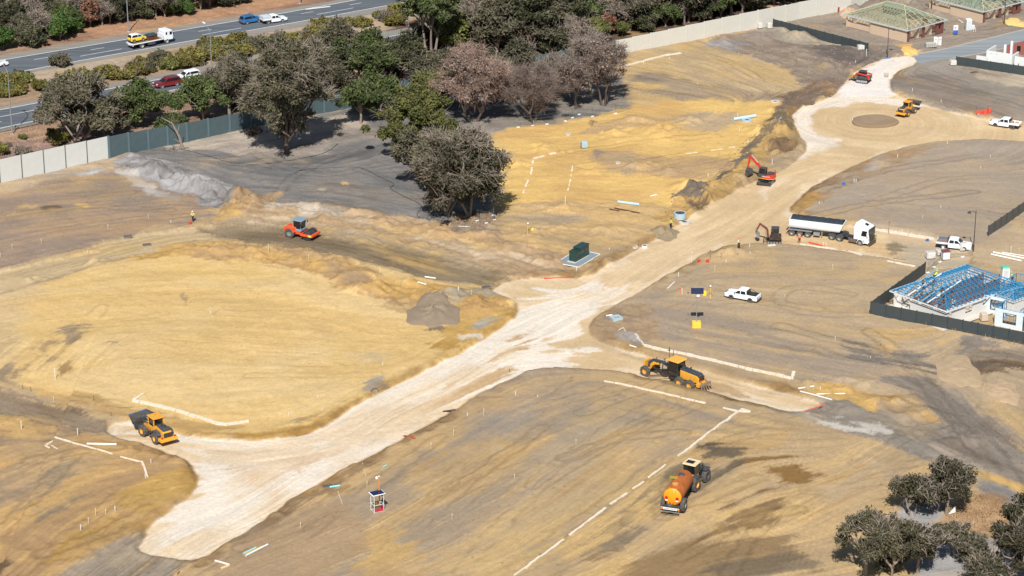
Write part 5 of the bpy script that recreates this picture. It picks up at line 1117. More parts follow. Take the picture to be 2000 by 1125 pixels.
    for i in range(twigs):
        c = cl[rnd.randrange(len(cl))]; r = clump*rnd.uniform(.6, 1.5)
        d = Vector((rnd.gauss(0, 1) + (c[0])*.25, rnd.gauss(0, 1) + c[1]*.25, rnd.gauss(.5, .9))).normalized()
        p = Vector(c) + Vector((rnd.uniform(-1, 1), rnd.uniform(-1, 1), rnd.uniform(-.7, .7)))*clump*.5; q = p + d*r*.6 + Vector((0, 0, .1)); e = q + (d + Vector((rnd.uniform(-.5, .5), rnd.uniform(-.5, .5), rnd.uniform(-.5, .3)))).normalized()*r*.6
        w = .022 + .02*rnd.random()
        for a_, b_, w0, w1 in ((p, q, w, w*.7), (q, e, w*.7, w*.3)): TW.tube(a_, b_, w0, w1, 3, False)
    return T, V, TW
def quad_mesh(name, V, m):
    me = bpy.data.meshes.new(name); n = len(V)
    me.vertices.add(n); me.vertices.foreach_set('co', V.reshape(-1).astype(np.float32)); me.loops.add(n); me.loops.foreach_set('vertex_index', np.arange(n, dtype=np.int32))
    me.polygons.add(n//4); me.polygons.foreach_set('loop_start', np.arange(0, n, 4, dtype=np.int32)); me.update(); me.validate(); me.materials.append(m); return me
def make_tree(name, label, kind, cat='tree', bk=None, tw=None, **k):
    T, V, TW = tree_geo(**k); t = thing(name, label, cat)
    T.build('trunk', bk or bark, t)
    if len(V): o = bpy.data.objects.new('crown', quad_mesh('crown', V, LF[kind])); C.objects.link(o); o.parent = t
    if TW.v: TW.build('twigs', tw or twigm, t)
    return t
def plant(t, px, py, rz=0, sc=1.0, label=None, group=None):
    p = at(px, py); p.z -= .05; return put(t, p, rz, label, group, sc)
rt_ = random.Random(11)
# single large trees, each its own
t = make_tree('gum_tree', 'tallest grey-olive gum with a thick dark trunk standing in the grey paddock', 'gum', bk=barkd, seed=1, H=22.5, Rr=10.2, nleaf=44000, lsize=.24, nclump=130, clump=1.5, trunk_h=2.2, twigs=3200, flat=.85, droop=.8); plant(t, 560, 300, .4)
t = make_tree('gum_tree', 'grey-olive gum leaning right at the edge of the yellow sand, inside the mesh fence', 'gum', bk=bark, seed=2, H=16.8, Rr=9.2, nleaf=36000, lsize=.23, nclump=96, clump=1.35, trunk_h=.5, stems=2, twigs=3000, flat=.85, droop=1.4); plant(t, 896, 424, 2.2)
t = make_tree('gum_tree', 'second darker gum trunk beside the fenced gum, leaning over its crown', 'dark', bk=barkd, seed=12, H=13, Rr=5.2, nleaf=11000, lsize=.25, nclump=36, clump=1.5, trunk_h=1.8, twigs=700); plant(t, 918, 421, 1.2)
t = make_tree('gum_tree', 'bushy yellow-green tree left of the fenced grey gum', 'yellow', seed=3, H=13.5, Rr=8.0, nleaf=30000, lsize=.24, nclump=66, clump=1.3, trunk_h=.6, stems=2, twigs=350); plant(t, 800, 318, .8)
t = make_tree('gum_tree', 'dusty pink half dead tree near the second teal wall section', 'pink', bk=barkd, tw=mat('pinkish twig', (146,120,108), .9), seed=4, H=15, Rr=7.6, nleaf=11000, lsize=.2, nclump=95, clump=1.3, trunk_h=1.8, twigs=3400, stems=2); plant(t, 925, 238, 0)
t = make_tree('bare_tree', 'bare mauve-grey tree with fine twigs nearest the middle mesh fence', 'dead', bk=barkd, tw=mat('mauve twig', (112,98,92), .9), seed=5, H=11.5, Rr=6.4, nleaf=1200, lsize=.2, nclump=64, clump=1.25, trunk_h=1.8, twigs=4200, stems=3); plant(t, 1040, 238, 0)
t = make_tree('bare_tree', 'sparse brown tree with several dark stems at the right end of the middle trees', 'dead', bk=barkd, tw=mat('mauve twig'), seed=6, H=12.5, Rr=5.8, nleaf=3000, lsize=.22, nclump=50, clump=1.15, trunk_h=3.6, twigs=2200, stems=3); plant(t, 1180, 206, 0)
t = make_tree('bare_tree', 'thin sparse grey tree between the two bare trees', 'dead', bk=barkd, tw=mat('mauve twig'), seed=7, H=10, Rr=4.6, nleaf=2400, lsize=.22, nclump=30, clump=1.0, trunk_h=3, twigs=1400); plant(t, 1125, 213, 0)
t = make_tree('bare_tree', 'sparse grey-brown tree right behind the brown multi-stemmed one', 'dead', bk=bark, seed=8, H=11.5, Rr=5.8, nleaf=5200, lsize=.22, nclump=36, clump=1.2, trunk_h=4, twigs=1400); plant(t, 1152, 180, 0)
t = make_tree('gum_tree', 'small round dark green tree on a straight trunk in front of the teal wall', 'green', seed=9, H=8.4, Rr=4.6, nleaf=12000, lsize=.24, nclump=30, clump=1.15, trunk_h=2.4, twigs=150); plant(t, 705, 241, 0)
t = make_tree('gum_tree', 'broad green tree with two pale trunks behind the teal wall', 'green', seed=10, H=13, Rr=7.2, nleaf=20000, lsize=.26, nclump=48, clump=1.5, trunk_h=3.2, stems=2, twigs=400); plant(t, 722, 186, 0)
t = make_tree('gum_tree', 'mid green tree right of the two-trunked tree behind the teal wall', 'dark', seed=13, H=11.5, Rr=6.6, nleaf=16000, lsize=.26, nclump=40, clump=1.5, trunk_h=1.2, twigs=300); plant(t, 775, 170, 0)
t = make_tree('gum_tree', 'tall green gum with a pale forked trunk reaching the top edge of the photo', 'green', seed=11, H=18, Rr=7.8, nleaf=24000, lsize=.27, nclump=56, clump=1.55, trunk_h=6.5, stems=3, twigs=500); plant(t, 842, 122, 0)
t = make_tree('gum_tree', 'grey-olive tree with a pale leaning trunk behind the first teal panels at left', 'gum', seed=14, H=12.8, Rr=8.6, nleaf=26000, lsize=.25, nclump=56, clump=1.55, trunk_h=1.2, stems=3, twigs=1300); plant(t, 150, 279, 0)
t = make_tree('gum_tree', 'rounded bright green tree beside the grey-olive one behind the wall', 'green', seed=15, H=9.2, Rr=6.6, nleaf=19000, lsize=.25, nclump=44, clump=1.35, trunk_h=.8, twigs=100); plant(t, 270, 247, 0)
t = make_tree('gum_tree', 'compact green tree in front of the maroon car', 'green', seed=16, H=9, Rr=5.8, nleaf=17000, lsize=.25, nclump=38, clump=1.25, trunk_h=1.3, twigs=100); plant(t, 397, 236, 0)
t = make_tree('gum_tree', 'sparse grey gum right of the compact green tree behind the wall', 'gum', seed=17, H=12, Rr=5.8, nleaf=9500, lsize=.24, nclump=38, clump=1.3, trunk_h=3, twigs=1800); plant(t, 448, 228, 0)
t = make_tree('gum_tree', 'grey-olive gum filling the gap behind the tallest gum', 'gum', seed=18, H=11.5, Rr=6.2, nleaf=13000, lsize=.25, nclump=38, clump=1.3, trunk_h=3, twigs=700); plant(t, 620, 192, 0)
for (px, py, H, Rr, kd, sd, tw_, lab) in [(655,196,9.5,5.2,'gum',60,500,'grey-olive tree just behind the wall right of the tallest gum'),(742,214,7.0,4.6,'green',61,100,'low green tree at the wall behind the round one'),(845,222,9.5,5.0,'yellow',62,300,'yellow-olive tree between the bushy tree and the pink tree'),(842,372,10.5,6.2,'gum',63,900,'grey bushy tree between the yellow-green tree and the fenced gum'),(870,190,9.0,5.4,'gum',64,500,'grey-olive tree behind the pink tree'),(985,196,8.5,5.0,'dead',65,1200,'sparse brown tree behind the pink tree, to its right'),(1085,196,9.0,5.0,'dead',66,1500,'bare brown tree between the two grey bare trees'),(1010,170,9.5,5.4,'gum',67,600,'grey-green tree behind the bare mauve tree'),(505,205,8,4.6,'gum',68,500,'grey tree behind the wall left of the tallest gum'),(560,180,9,5.0,'gum',69,600,'grey tree on the verge behind the tallest gum'),(205,268,7.5,5.0,'gum',70,500,'grey-olive bushy tree joining the two left trees'),(335,262,3.2,3.0,'green',71,60,'low green bush between the bright green and compact trees')]:
    t = make_tree('gum_tree', lab, kd, bk=barkd if kd == 'dead' else bark, seed=sd, H=H, Rr=Rr, nleaf=3200 if kd == 'dead' else int(520*Rr*Rr), lsize=.24, nclump=int(8*Rr), clump=1.35, trunk_h=H*.14, stems=1 + sd % 2, twigs=tw_); plant(t, px, py, sd)
# leaning dead trunk at the wall
t = thing('dead_trunk', 'bare grey dead trunk leaning against the teal wall', 'dead tree', at(358, 291))
b = MB(); b.tube((0,0,-.2), (-.6,0,2.2), .28, .22, 7); b.tube((-.6,0,2.2), (-1.7,.1,4.6), .22, .13, 7); b.tube((-1.7,.1,4.6), (-3.6,.3,5.6), .13, .04, 6); b.tube((-.9,0,2.8), (-.5,.2,4.4), .1, .04, 5); b.tube((-.3,0,1.2), (-1.6,-.4,2.0), .1, .03, 5); b.tube((0,0,.3),(1.0,.3,.2),.14,.05,6); b.build('trunk', bark, t)
b = MB(); rg = random.Random(8)
for i in range(60): a = rg.random()*6.28; r = rg.random()*2.2; x, y = r*math.cos(a) - .8, r*math.sin(a)*.8; b.tube((x, y, .05), (x + rg.uniform(-.8,.8), y + rg.uniform(-.8,.8), rg.uniform(.05,.35)), .03, .015, 4, False)
tag(b.build('fallen_branches', barkd, None, loc=at(345, 291)), 'scatter of fallen sticks round the leaning dead trunk', 'sticks', None, 'stuff')
# lower right trees
for i, (px, py, H, Rr, kd, lab) in enumerate([(1690,1122,8.6,4.1,'scrub','dark olive tree with a bare left trunk, leftmost in the lower right corner'),(1738,1130,8.2,4.4,'scrub','dark olive tree merging with the leftmost one in the lower right corner'),(1792,1118,6.2,4.0,'scrub','grey thin tree among the shade in the lower right corner'),
  (1782,1008,5.4,3.2,'scrub','small twisted olive-brown tree beside the grey track'),(1848,1004,7.8,3.6,'scrub','upright green-grey tree with a white trunk at the dry grass edge'),(1825,1000,4.8,2.9,'scrub','low grey shrubby tree at the foot of the white-trunked one'),(1862,1090,4.6,2.6,'gum','small olive tree standing on the pale grey sand'),(1898,1100,3.2,2.6,'gum','low spreading olive shrub right of the small olive tree'),
  (2002,1112,11.5,3.6,'dark','tall green tree cut off by the right edge of the photo'),(1990,1150,9,4.2,'scrub','dark tree at the bottom right corner with fallen grey limbs'),(1930,1150,4,3.2,'gum','grey shrub at the bottom edge near the right corner')]):
    t = make_tree('bush_tree', lab, kd, seed=30 + i, H=H, Rr=Rr, nleaf=int(520*Rr*Rr + 1500), lsize=.16, nclump=int(10 + Rr*6), clump=.95 if Rr > 3 else .75, trunk_h=H*.28, stems=1 + i % 2, twigs=int(130*Rr)); plant(t, px, py, i)
# ---- forest behind the wall and along the motorway: varied prototypes copied
def proto(kind, seed, H, Rr, nl, nc, cl, th, **k): return make_tree('forest_tree', 'x', kind, seed=seed, H=H, Rr=Rr, nleaf=int(nl*1.25), lsize=.30, nclump=nc, clump=cl, trunk_h=th, **k)
PR = {'tall': proto('dark', 50, 13, 5.6, 8500, 44, 1.4, 2.2, twigs=200), 'tall2': proto('gum', 51, 12, 6.0, 8500, 46, 1.4, 1.6, twigs=500), 'round': proto('green', 52, 8, 5.0, 7500, 36, 1.3, .9, twigs=60),
      'low': proto('dark', 53, 5, 3.6, 5200, 26, 1.2, .8, twigs=120), 'dead': proto('dead', 54, 9, 3.8, 2600, 36, 1.15, 2.2, twigs=1500), 'yel': proto('yellow', 55, 7, 3.6, 5500, 28, 1.25, 1.8, twigs=60), 'brt': proto('bright', 56, 5.5, 3.8, 5500, 28, 1.25, .8), 'red': proto('red', 57, 6, 3.2, 3600, 26, 1.1, 1.0, twigs=200)}
WORD = {'tall': 'tall dark olive tree', 'tall2': 'tall grey-olive tree', 'round': 'rounded green tree', 'low': 'low dark bushy tree', 'dead': 'half bare brown tree', 'yel': 'yellow-green tree', 'brt': 'bright green bushy tree', 'red': 'rust red leafed tree'}
ref = [(1000,'left of the noise wall bend'),(1230,'above the teal wall end'),(1400,'above the pale wall'),(1600,'above the far end of the pale wall')]
FOREST = [  # (x, y base, kind, scale)
 (6,96,'brt',1.0),(40,88,'tall2',.7),(60,92,'low',1),(75,80,'dead',.9),(92,70,'red',.8),(28,72,'tall',.7),(8,60,'tall2',.8),(118,78,'brt',1.0),(140,66,'brt',.8),(132,60,'round',.8),(160,48,'dead',.9),(176,52,'red',1.1),(190,38,'red',1.0),(110,50,'low',1),(60,50,'dead',1),(84,40,'low',1.1),(30,35,'round',1),(200,50,'dead',.7),(215,45,'tall',.6),(232,42,'low',.9),(258,40,'tall',.65),(285,36,'low',.9),(305,33,'dead',.8),(322,34,'tall2',.7),(340,30,'brt',.8),(370,28,'brt',.65),(392,20,'tall2',.7),(410,16,'tall2',.6),(440,12,'low',.9),(470,8,'low',.9),(300,14,'tall',.9),(250,16,'tall2',.9),(210,12,'red',.9),(160,18,'low',1.2),(120,22,'tall2',.8),(80,14,'dead',1),(40,10,'low',1.2),(10,18,'tall',.9),(350,6,'round',1),(400,0,'tall',.8),(500,-6,'low',.9),(450,-14,'tall',.8),(540,-14,'low',.8),(300,-12,'tall',.9),(200,-16,'tall2',.9),(120,-12,'low',1.2),(40,-18,'tall',.9),
 (880,110,'yel',1.3),(900,88,'yel',1.1),(870,60,'round',1.1),(920,56,'tall2',1.0),(950,80,'dead',1.2),(930,104,'low',1),(970,110,'tall2',.9),(985,66,'tall2',1.0),(1000,100,'yel',1.1),(965,30,'tall',1),(905,24,'tall',1.0),(1008,40,'tall',1.1),(1036,104,'tall',1.25),(1060,98,'tall2',1.0),(1080,106,'low',1),(1100,84,'tall',1.05),(1050,64,'tall',1.1),(1120,100,'dead',.8),(1136,78,'low',1.2),(1150,60,'round',1.0),(1165,88,'yel',.8),(1185,70,'red',.8),(1205,62,'dead',.9),(1215,72,'yel',.5),(1232,60,'tall2',.85),(1245,52,'round',.9),(1262,62,'low',.7),(1280,50,'tall2',1.0),(1300,52,'round',.8),(1318,48,'dead',.6),(1336,46,'tall',.95),(1345,44,'tall2',.95),(1366,40,'low',1),(1388,36,'tall',1),(1408,32,'round',.8),(1428,28,'tall',.95),(1450,24,'tall2',.9),(1470,20,'low',1),(1492,14,'tall',1),(1512,10,'round',.9),(1532,6,'tall',.9),(1550,2,'low',1),(1570,-4,'tall2',1),(1590,-8,'tall',.9),
 (1110,40,'round',1.1),(1160,30,'tall2',1.0),(1210,34,'tall',1.0),(1260,24,'tall2',1),(1310,20,'tall',1.0),(1360,12,'tall2',1),(1410,4,'tall',1),(1460,-6,'tall',1),(1060,28,'tall2',1.0),(1000,12,'tall',1.0),(950,4,'tall2',1.0),(900,-4,'tall',1.0),(850,20,'tall2',.9),(1100,6,'tall',1),(1160,-2,'round',1.2),(1220,-4,'tall',1),(1290,-10,'tall2',1),(1360,-18,'tall',1),(1510,-20,'tall2',1),(820,60,'dead',.8),(830,92,'low',.9),(800,110,'low',.7),(862,140,'low',.9),(900,140,'low',1.0),(940,135,'low',.9),
 (1142,130,'dead',.9),(1165,140,'dead',.7),(660,130,'tall2',.75),(500,190,'tall2',.7),(530,205,'low',.9),(478,205,'low',.7)]
for q in range(46):
    x = rt_.uniform(860, 1500); y = rt_.uniform(-30, 100 - (x - 860)*.16); FOREST.append((x, y, rt_.choice(['low','dead','low','round','tall2','yel']), rt_.uniform(.6, .95)))
for q in range(26):
    x = rt_.uniform(-10, 430); y = rt_.uniform(-20, 78 - x*.16); FOREST.append((x, y, rt_.choice(['low','dead','tall2','low','round']), rt_.uniform(.6, 1.0)))
used = set()
for i, (x, y, k, s) in enumerate(FOREST):
    t = PR[k] if k not in used else copy_tree(PR[k]); used.add(k)
    if x < 560: w = 'behind the far carriageway, %s' % ('leftmost stretch' if x < 120 else 'near the first lamp' if x < 280 else 'by the flatbed truck' if x < 400 else 'left of the blue car'); g = 'trees beyond the far carriageway'
    else:
        w = 'in the wood %s' % ('beside the tall forked gum' if x < 960 else 'above the bare trees' if x < 1130 else 'above the wall colour change' if x < 1260 else 'behind the pale wall'); g = 'trees in the wood behind the wall'
    w += ', in its %s row' % ('front' if i % 2 == 0 else 'middle') if False else ''
    plant(t, x, y, rt_.uniform(0, 6.28), s*(.86 if x < 560 else 1)*rt_.uniform(.88, 1.12), '%s %s' % (WORD[k], w), g)
# ---- median heath shrubs
SH = []
for i, (kd, nl, rr, hh) in enumerate([('heath',2600,2.2,2.2),('heath',2200,1.9,1.6),('gum',1800,1.9,1.9),('yellow',2200,2.0,1.8),('dead',1300,1.6,1.4)]):
    T, V, TW = tree_geo(80 + i, hh, rr, nl, .24, 14, .75, .15, stems=3, twigs=160 if kd in ('gum','dead') else 40)
    s = thing('shrub', 'x', 'shrub'); o = bpy.data.objects.new('foliage', quad_mesh('foliage', V, LF[kd])); C.objects.link(o); o.parent = s
    T.add(TW.v, TW.f); T.build('stem', bark, s); SH.append(s)
SW = ['olive heath shrub','low olive heath shrub','grey-olive shrub','yellow-green shrub','dry brown shrub']
us = set(); spots = []
for (x0, x1, off, hw, n) in [(-10,60,12,18,9),(60,145,22,10,7),(150,290,20,9,14),(255,405,16,13,20),(398,480,8,18,12),(470,640,18,11,18),(620,790,12,13,16)]:
    for k in range(n):
        x = rt_.uniform(x0, x1); y = 172 - .187*x + off + rt_.uniform(-hw, hw); spots.append((x, y))
for (x, y) in spots:
    k = rt_.choice([0,0,0,1,1,2,3,3,4]); t = SH[k] if k not in us else copy_tree(SH[k]); us.add(k)
    w = 'at the left end of the median' if x < 60 else 'left of the small grey tree in the median' if x < 120 else 'below the flatbed truck in the median' if x < 320 else 'round the second lamp in the median' if x < 480 else 'below the white ute in the median' if x < 620 else 'at the right end of the median'
    plant(t, x, y, rt_.uniform(0, 6.28), rt_.uniform(.7, 1.35), '%s %s' % (SW[k], w), 'shrubs in the motorway median')
for (x, y, k, s, lab) in [(112,280,0,1.1,'green-olive shrub at the foot of the grey-olive tree'),(45,271,3,.45,'tiny green shrub right of the first lamp foot'),(45,302,4,.9,'dark dry shrub alone above the pale wall'),(2,300,0,.9,'olive shrub cut by the left edge above the pale wall'),(15,287,4,.5,'small dry shrub near the left edge'),(455,205,2,1.1,'grey shrub behind the teal wall, left of the tallest gum'),(415,262,4,.5,'low dry bush in front of the teal wall'),(120,128,2,1.2,'small round grey shrub standing alone beside the far carriageway'),(760,105,0,1.0,'olive shrub by the near carriageway'),(1740,1110,2,1.1,'grey shrub under the lower right trees'),(1770,1050,2,1.0,'grey shrub at the bend of the grey track'),(1905,1062,2,.7,'small olive bush on the dry grass edge'),(495,262,4,.8,'dry bush left of the tallest gum trunk')]:
    plant(copy_tree(SH[k]), x, y, x, s, lab)
# dry grass
def grass(name, label, poly, n, hgt, col, seed):
    rg = np.random.default_rng(seed); P = poly_world(poly); V = []
    lo, hi = P.min(0), P.max(0); xs = rg.uniform(lo[0], hi[0], n*4); ys = rg.uniform(lo[1], hi[1], n*4); ok = np.nonzero(sdf(P, xs, ys) < 0)[0][:n]
    for x, y in zip(xs[ok], ys[ok]):
        z = height(x, y); a = rg.uniform(0, 6.28); w = .05; h = hgt*rg.uniform(.5, 1.2); dx, dy = math.cos(a), math.sin(a); lx, ly = rg.normal(0, .12, 2)
        V += [(x - dx*w, y - dy*w, z - .02), (x + dx*w, y + dy*w, z - .02), (x + lx + dx*.01, y + ly + dy*.01, z + h), (x + lx - dx*.01, y + ly - dy*.01, z + h)]
    o = bpy.data.objects.new(name, quad_mesh(name, np.array(V), col)); C.objects.link(o); return tag(o, label, 'grass', None, 'stuff')
dry = leaf_mat('dry straw', [(120,98,72),(146,120,90),(170,144,112),(196,172,138)])
grass('dry_grass', 'dry straw-brown grass between the lower right trees', [(1840,1000),(1900,965),(1990,985),(2050,1020),(2050,1058),(1920,1050),(1860,1030)], 3200, .22, dry, 3)
grass('dry_weeds', 'dry brown weeds along the foot of the dark lot fence', [(1690,614),(1720,622),(1800,640),(1900,662),(2000,682),(2100,700),(2100,690),(2000,670),(1800,634),(1700,612)], 1100, .45, dry, 4)
grass('dry_grass', 'dry grass inside the mesh fence at the gum trunks', [(878,430),(900,415),(960,415),(975,440),(930,455),(880,450)], 1200, .3, dry, 5)
grass('dry_grass', 'sparse dry grass on the verge beside the near carriageway', [(0,262),(120,236),(240,215),(250,250),(120,280),(0,310)], 2600, .25, dry, 6)
# ---------------------------------------------------------------- roads laid as thin sheets
def sheet(name, pts, z, m, kind='structure', sm=0, label=None, cat=None, parent=None, loc=None, group=None):
    P = poly_world(pts) if len(pts[0]) == 2 and abs(pts[0][0]) + abs(pts[0][1]) > 0 else pts
    bm = bmesh.new(); vs = [bm.verts.new((x, y, z)) for x, y in P]; f = bm.faces.new(vs); bmesh.ops.triangulate(bm, faces=[f]); bmesh.ops.recalc_face_normals(bm, faces=bm.faces)
    for q in bm.faces:
        if q.normal.z < 0: q.normal_flip()
    me = bpy.data.meshes.new(name); bm.to_mesh(me); bm.free(); me.materials.append(m); o = bpy.data.objects.new(name, me); C.objects.link(o); o['kind'] = kind; return o
def asphalt(name, c, c2):
    m, nt, bs = new_mat(name); L = nt.links.new; N = nt.nodes.new
    tc = N('ShaderNodeTexCoord'); mp = N('ShaderNodeMapping'); mp.inputs['Rotation'].default_value = (0, 0, ROT); mp.inputs['Scale'].default_value = (.03, .9, 1)
    n = N('ShaderNodeTexNoise'); n.inputs['Scale'].default_value = 1; n.inputs['Detail'].default_value = 5; n2 = N('ShaderNodeTexNoise'); n2.inputs['Scale'].default_value = 6; n2.inputs['Detail'].default_value = 6
    L(tc.outputs['Object'], mp.inputs[0]); L(mp.outputs[0], n.inputs['Vector']); L(tc.outputs['Object'], n2.inputs['Vector'])
    a = N('ShaderNodeMath'); a.operation = 'MULTIPLY_ADD'; a.inputs[1].default_value = .3; L(n2.outputs[0], a.inputs[0]); L(n.outputs[0], a.inputs[2])
    r = N('ShaderNodeValToRGB'); r.color_ramp.elements[0].position = .45; r.color_ramp.elements[1].position = .85; r.color_ramp.elements[0].color = tuple(lin(c)) + (1,); r.color_ramp.elements[1].color = tuple(lin(c2)) + (1,)
    L(a.outputs[0], r.inputs[0]); L(r.outputs[0], bs.inputs['Base Color']); bs.inputs['Roughness'].default_value = .85; return m
a_, b_ = at(0, 118), at(500, 37); ROT = -math.atan2(b_.y - a_.y, b_.x - a_.x)
asp = asphalt('motorway asphalt', (74,80,86), (96,102,108)); sho = asphalt('shoulder seal', (118,116,112), (140,134,124))
sheet('shoulder_far', HW_FAR, .030, sho); sheet('shoulder_near', HW_NEAR, .030, sho)
def lerp_edge(pts, t): return pts
UP_F = [(-400,184),(0,118.5),(475,39),(554,26),(697,0),(900,-39),(1200,-90)]; LO_F = [(-400,226),(0,147.5),(22,143),(397,75.5),(500,58),(562,46.5),(650,31),(900,-16),(1200,-70)]
UP_N = [(-400,290),(0,215),(95,197.5),(285,160),(447,130),(617,98),(752,73),(787,67),(1000,28)]; LO_N = [(-400,335),(0,251),(100,229.5),(325,179),(450,152),(620,119),(782,89),(1000,46)]
sheet('motorway_far', UP_F + LO_F[::-1], .045, asp); sheet('motorway_near', UP_N + LO_N[::-1], .045, asp)
paint = mat('road paint', (222,224,222), .7, dirt=.12, scale=6)
def stripe(name, pts, w, z, dash=None, m=paint, phase=0.0):
    P = np.array([tuple(ground_xy(*p)) for p in pts]); seg = np.linalg.norm(np.diff(P, axis=0), axis=1); cum = np.concatenate([[0], np.cumsum(seg)])
    def pt(s): return np.array([np.interp(s, cum, P[:, 0]), np.interp(s, cum, P[:, 1])])
    b = MB(); runs = [(0, cum[-1])] if not dash else [(s, s + dash[0]) for s in np.arange(phase, cum[-1] - dash[0], dash[1])]
    for s0, s1 in runs:
        k = max(1, int((s1 - s0)/12)); ss = np.linspace(s0, s1, k + 1)
        for a, c in zip(ss[:-1], ss[1:]):
            p, q = pt(a), pt(c); d = (q - p)/np.linalg.norm(q - p); n = np.array([-d[1], d[0]])*w/2
            b.add([(p[0] - n[0], p[1] - n[1], z), (q[0] - n[0], q[1] - n[1], z), (q[0] + n[0], q[1] + n[1], z), (p[0] + n[0], p[1] + n[1], z)], [(0, 1, 2, 3)])
    o = b.build(name, m); o['kind'] = 'structure'; return o
def off(pts, t, pts2):
    P = np.array(pts, float); Q = np.array(pts2, float); return [(x, y + t*(np.interp(x, Q[:, 0], Q[:, 1]) - y)) for x, y in P]
stripe('edge_line', UP_F, .22, .058); stripe('edge_line', LO_F, .22, .058); stripe('edge_line', UP_N, .22, .058); stripe('edge_line', LO_N, .22, .058)
stripe('lane_line', off(UP_F, .34, LO_F), .16, .058, (3, 12)); stripe('lane_line', off(UP_F, .66, LO_F), .18, .058, (9, 27), phase=4)
stripe('lane_line', off(UP_N, .38, LO_N), .18, .058, (9, 27), phase=10); stripe('lane_line', off(UP_N, .66, LO_N), .16, .058, (3, 12))
stripe('arrow_line', [(597,18.5),(645,13)], .7, .062)
ROT = 0.6
sheet('side_street', SIDE, .040, asphalt('side street asphalt', (112,120,126), (146,150,150)))
kerbm = mat('kerb concrete', (172,168,158), .9)
b = MB()
for pts in ([(1782,108),(1850,95),(1920,78),(2000,58),(2150,20)], [(1800,126),(1850,116),(1920,104),(2000,86),(2150,48)]):
    P = [at(*p) for p in pts]
    for a, c in zip(P[:-1], P[1:]): a.z = c.z = .07; b.bar(a, c, .16)
o = b.build('kerb', kerbm); o['kind'] = 'structure'
# ---------------------------------------------------------------- panel walls and fences
def wall(name, label, cat, pts, hs, panel, mp_, mc=None, post=.34, thick=.16, cap=True, pl=4.1, pn='panel', xh=0.0):
    P = [at(*p) for p in pts]; t = thing(name, label, cat, P[0]); o = P[0]
    cum = [0]
    for a, c in zip(P[:-1], P[1:]): cum.append(cum[-1] + (c - a).length)
    ss = np.array(sorted({float(v_) for c0, c1 in zip(cum[:-1], cum[1:]) for v_ in np.linspace(c0, c1, max(1, int(round((c1 - c0)/pl))) + 1)})); ss = ss[np.concatenate([[True], np.diff(ss) > .05])]
    px = [p.x for p in P]; py = [p.y for p in P]; pz = [p.z for p in P]
    def pt(s): x, y = float(np.interp(s, cum, px)), float(np.interp(s, cum, py)); return Vector((x, y, float(np.interp(s, cum, pz)))), float(np.interp(s, cum, hs))
    for i, (s0, s1) in enumerate(zip(ss[:-1], ss[1:])):
        (a, ha), (c, hc) = pt(s0), pt(s1); d = (c - a); d.z = 0; L_ = d.length; h = math.atan2(d.y, d.x); m = (a + c)/2 - o
        top = (a.z + ha + c.z + hc)/2 - o.z; bot = min(a.z, c.z) - 1.0 - o.z
        MB().box((0, 0, (top + bot)/2), (L_ - .01, thick, top - bot)).build(pn, panel, t, loc=(m.x, m.y, 0), rot=(0, 0, h))
    for s in ss:
        (a, ha) = pt(s); a -= o; h = math.atan2(P[-1].y - P[0].y, P[-1].x - P[0].x)
        b = MB(); b.box((0, 0, 0), (post, thick + .14, ha + .6 + .06)); b.build('post', mp_, t, loc=(a.x, a.y, a.z + (ha - .5)/2 + .02), rot=(0, 0, h))
    return t
palew = mat('pale precast wall', (196,198,194), .9, dirt=.10, scale=.8, dirtcol=(168,160,146), bump=.2); tealw = mat('teal precast wall', (66,86,92), .85, dirt=.06, scale=.8); tealp = mat('teal post', (84,106,112), .8, dirt=.05); palep = mat('pale post', (188,190,186), .9); gapm = mat('dark wall joint', (96,98,98), .9)
limew = mat('pale limestone wall', (196,194,184), .95, dirt=.14, scale=1.5, dirtcol=(176,166,148), bump=.5)
wall('noise_wall', 'pale grey panel noise wall at the left edge', 'wall', [(-90,378),(0,357),(212,309)], [4.0,4.0,3.9], palew, gapm, post=.14)
wall('noise_wall', 'dark teal panel noise wall running behind the paddock trees', 'wall', [(214,309),(290,292),(365,277),(490,249),(668,214),(830,180),(1010,147),(1095,130),(1200,108)], [3.9,3.6,3.4,3.1,3.1,3.1,3.1,3.1,2.9], tealw, tealp)
wall('noise_wall', 'long pale limestone coloured wall along the top of the site', 'wall', [(1202,107),(1340,81),(1480,54),(1560,37),(1660,14),(1760,-10),(1900,-45)], [2.8,3.2,3.6,3.4,3.1,3.0,3.0], limew, limew, post=.2, thick=.3)
cbd = mat('charcoal fence sheet', (54,64,68), .55, dirt=.03, scale=.6)
wall('lot_fence', 'charcoal sheet fence stepping down from the pale wall to the side street', 'fence', [(1510,52),(1695,98)], [1.6,1.6], cbd, cbd, post=.08, thick=.05, pl=2.4)
wall('lot_fence', 'charcoal sheet fence in front of the unfinished white house', 'fence', [(1867,127.5),(2000,147),(2130,166)], [1.75,1.75,1.75], cbd, cbd, post=.08, thick=.05, pl=2.4)
wall('lot_fence', 'charcoal sheet fence enclosing the blue frame houses on two sides', 'fence', [(1806,535),(1700,613),(1850,643),(2000,673),(2130,699)], [1.85]*5, cbd, cbd, post=.08, thick=.05, pl=2.4)
wall('slat_fence', 'dark grey slatted fence at the right edge above the blue frames', 'fence', [(1930,461),(2000,413),(2100,345)], [1.7,1.7,1.7], mat('dark slats', (70,76,78), .6), cbd, post=.1, thick=.05, pl=2.4)
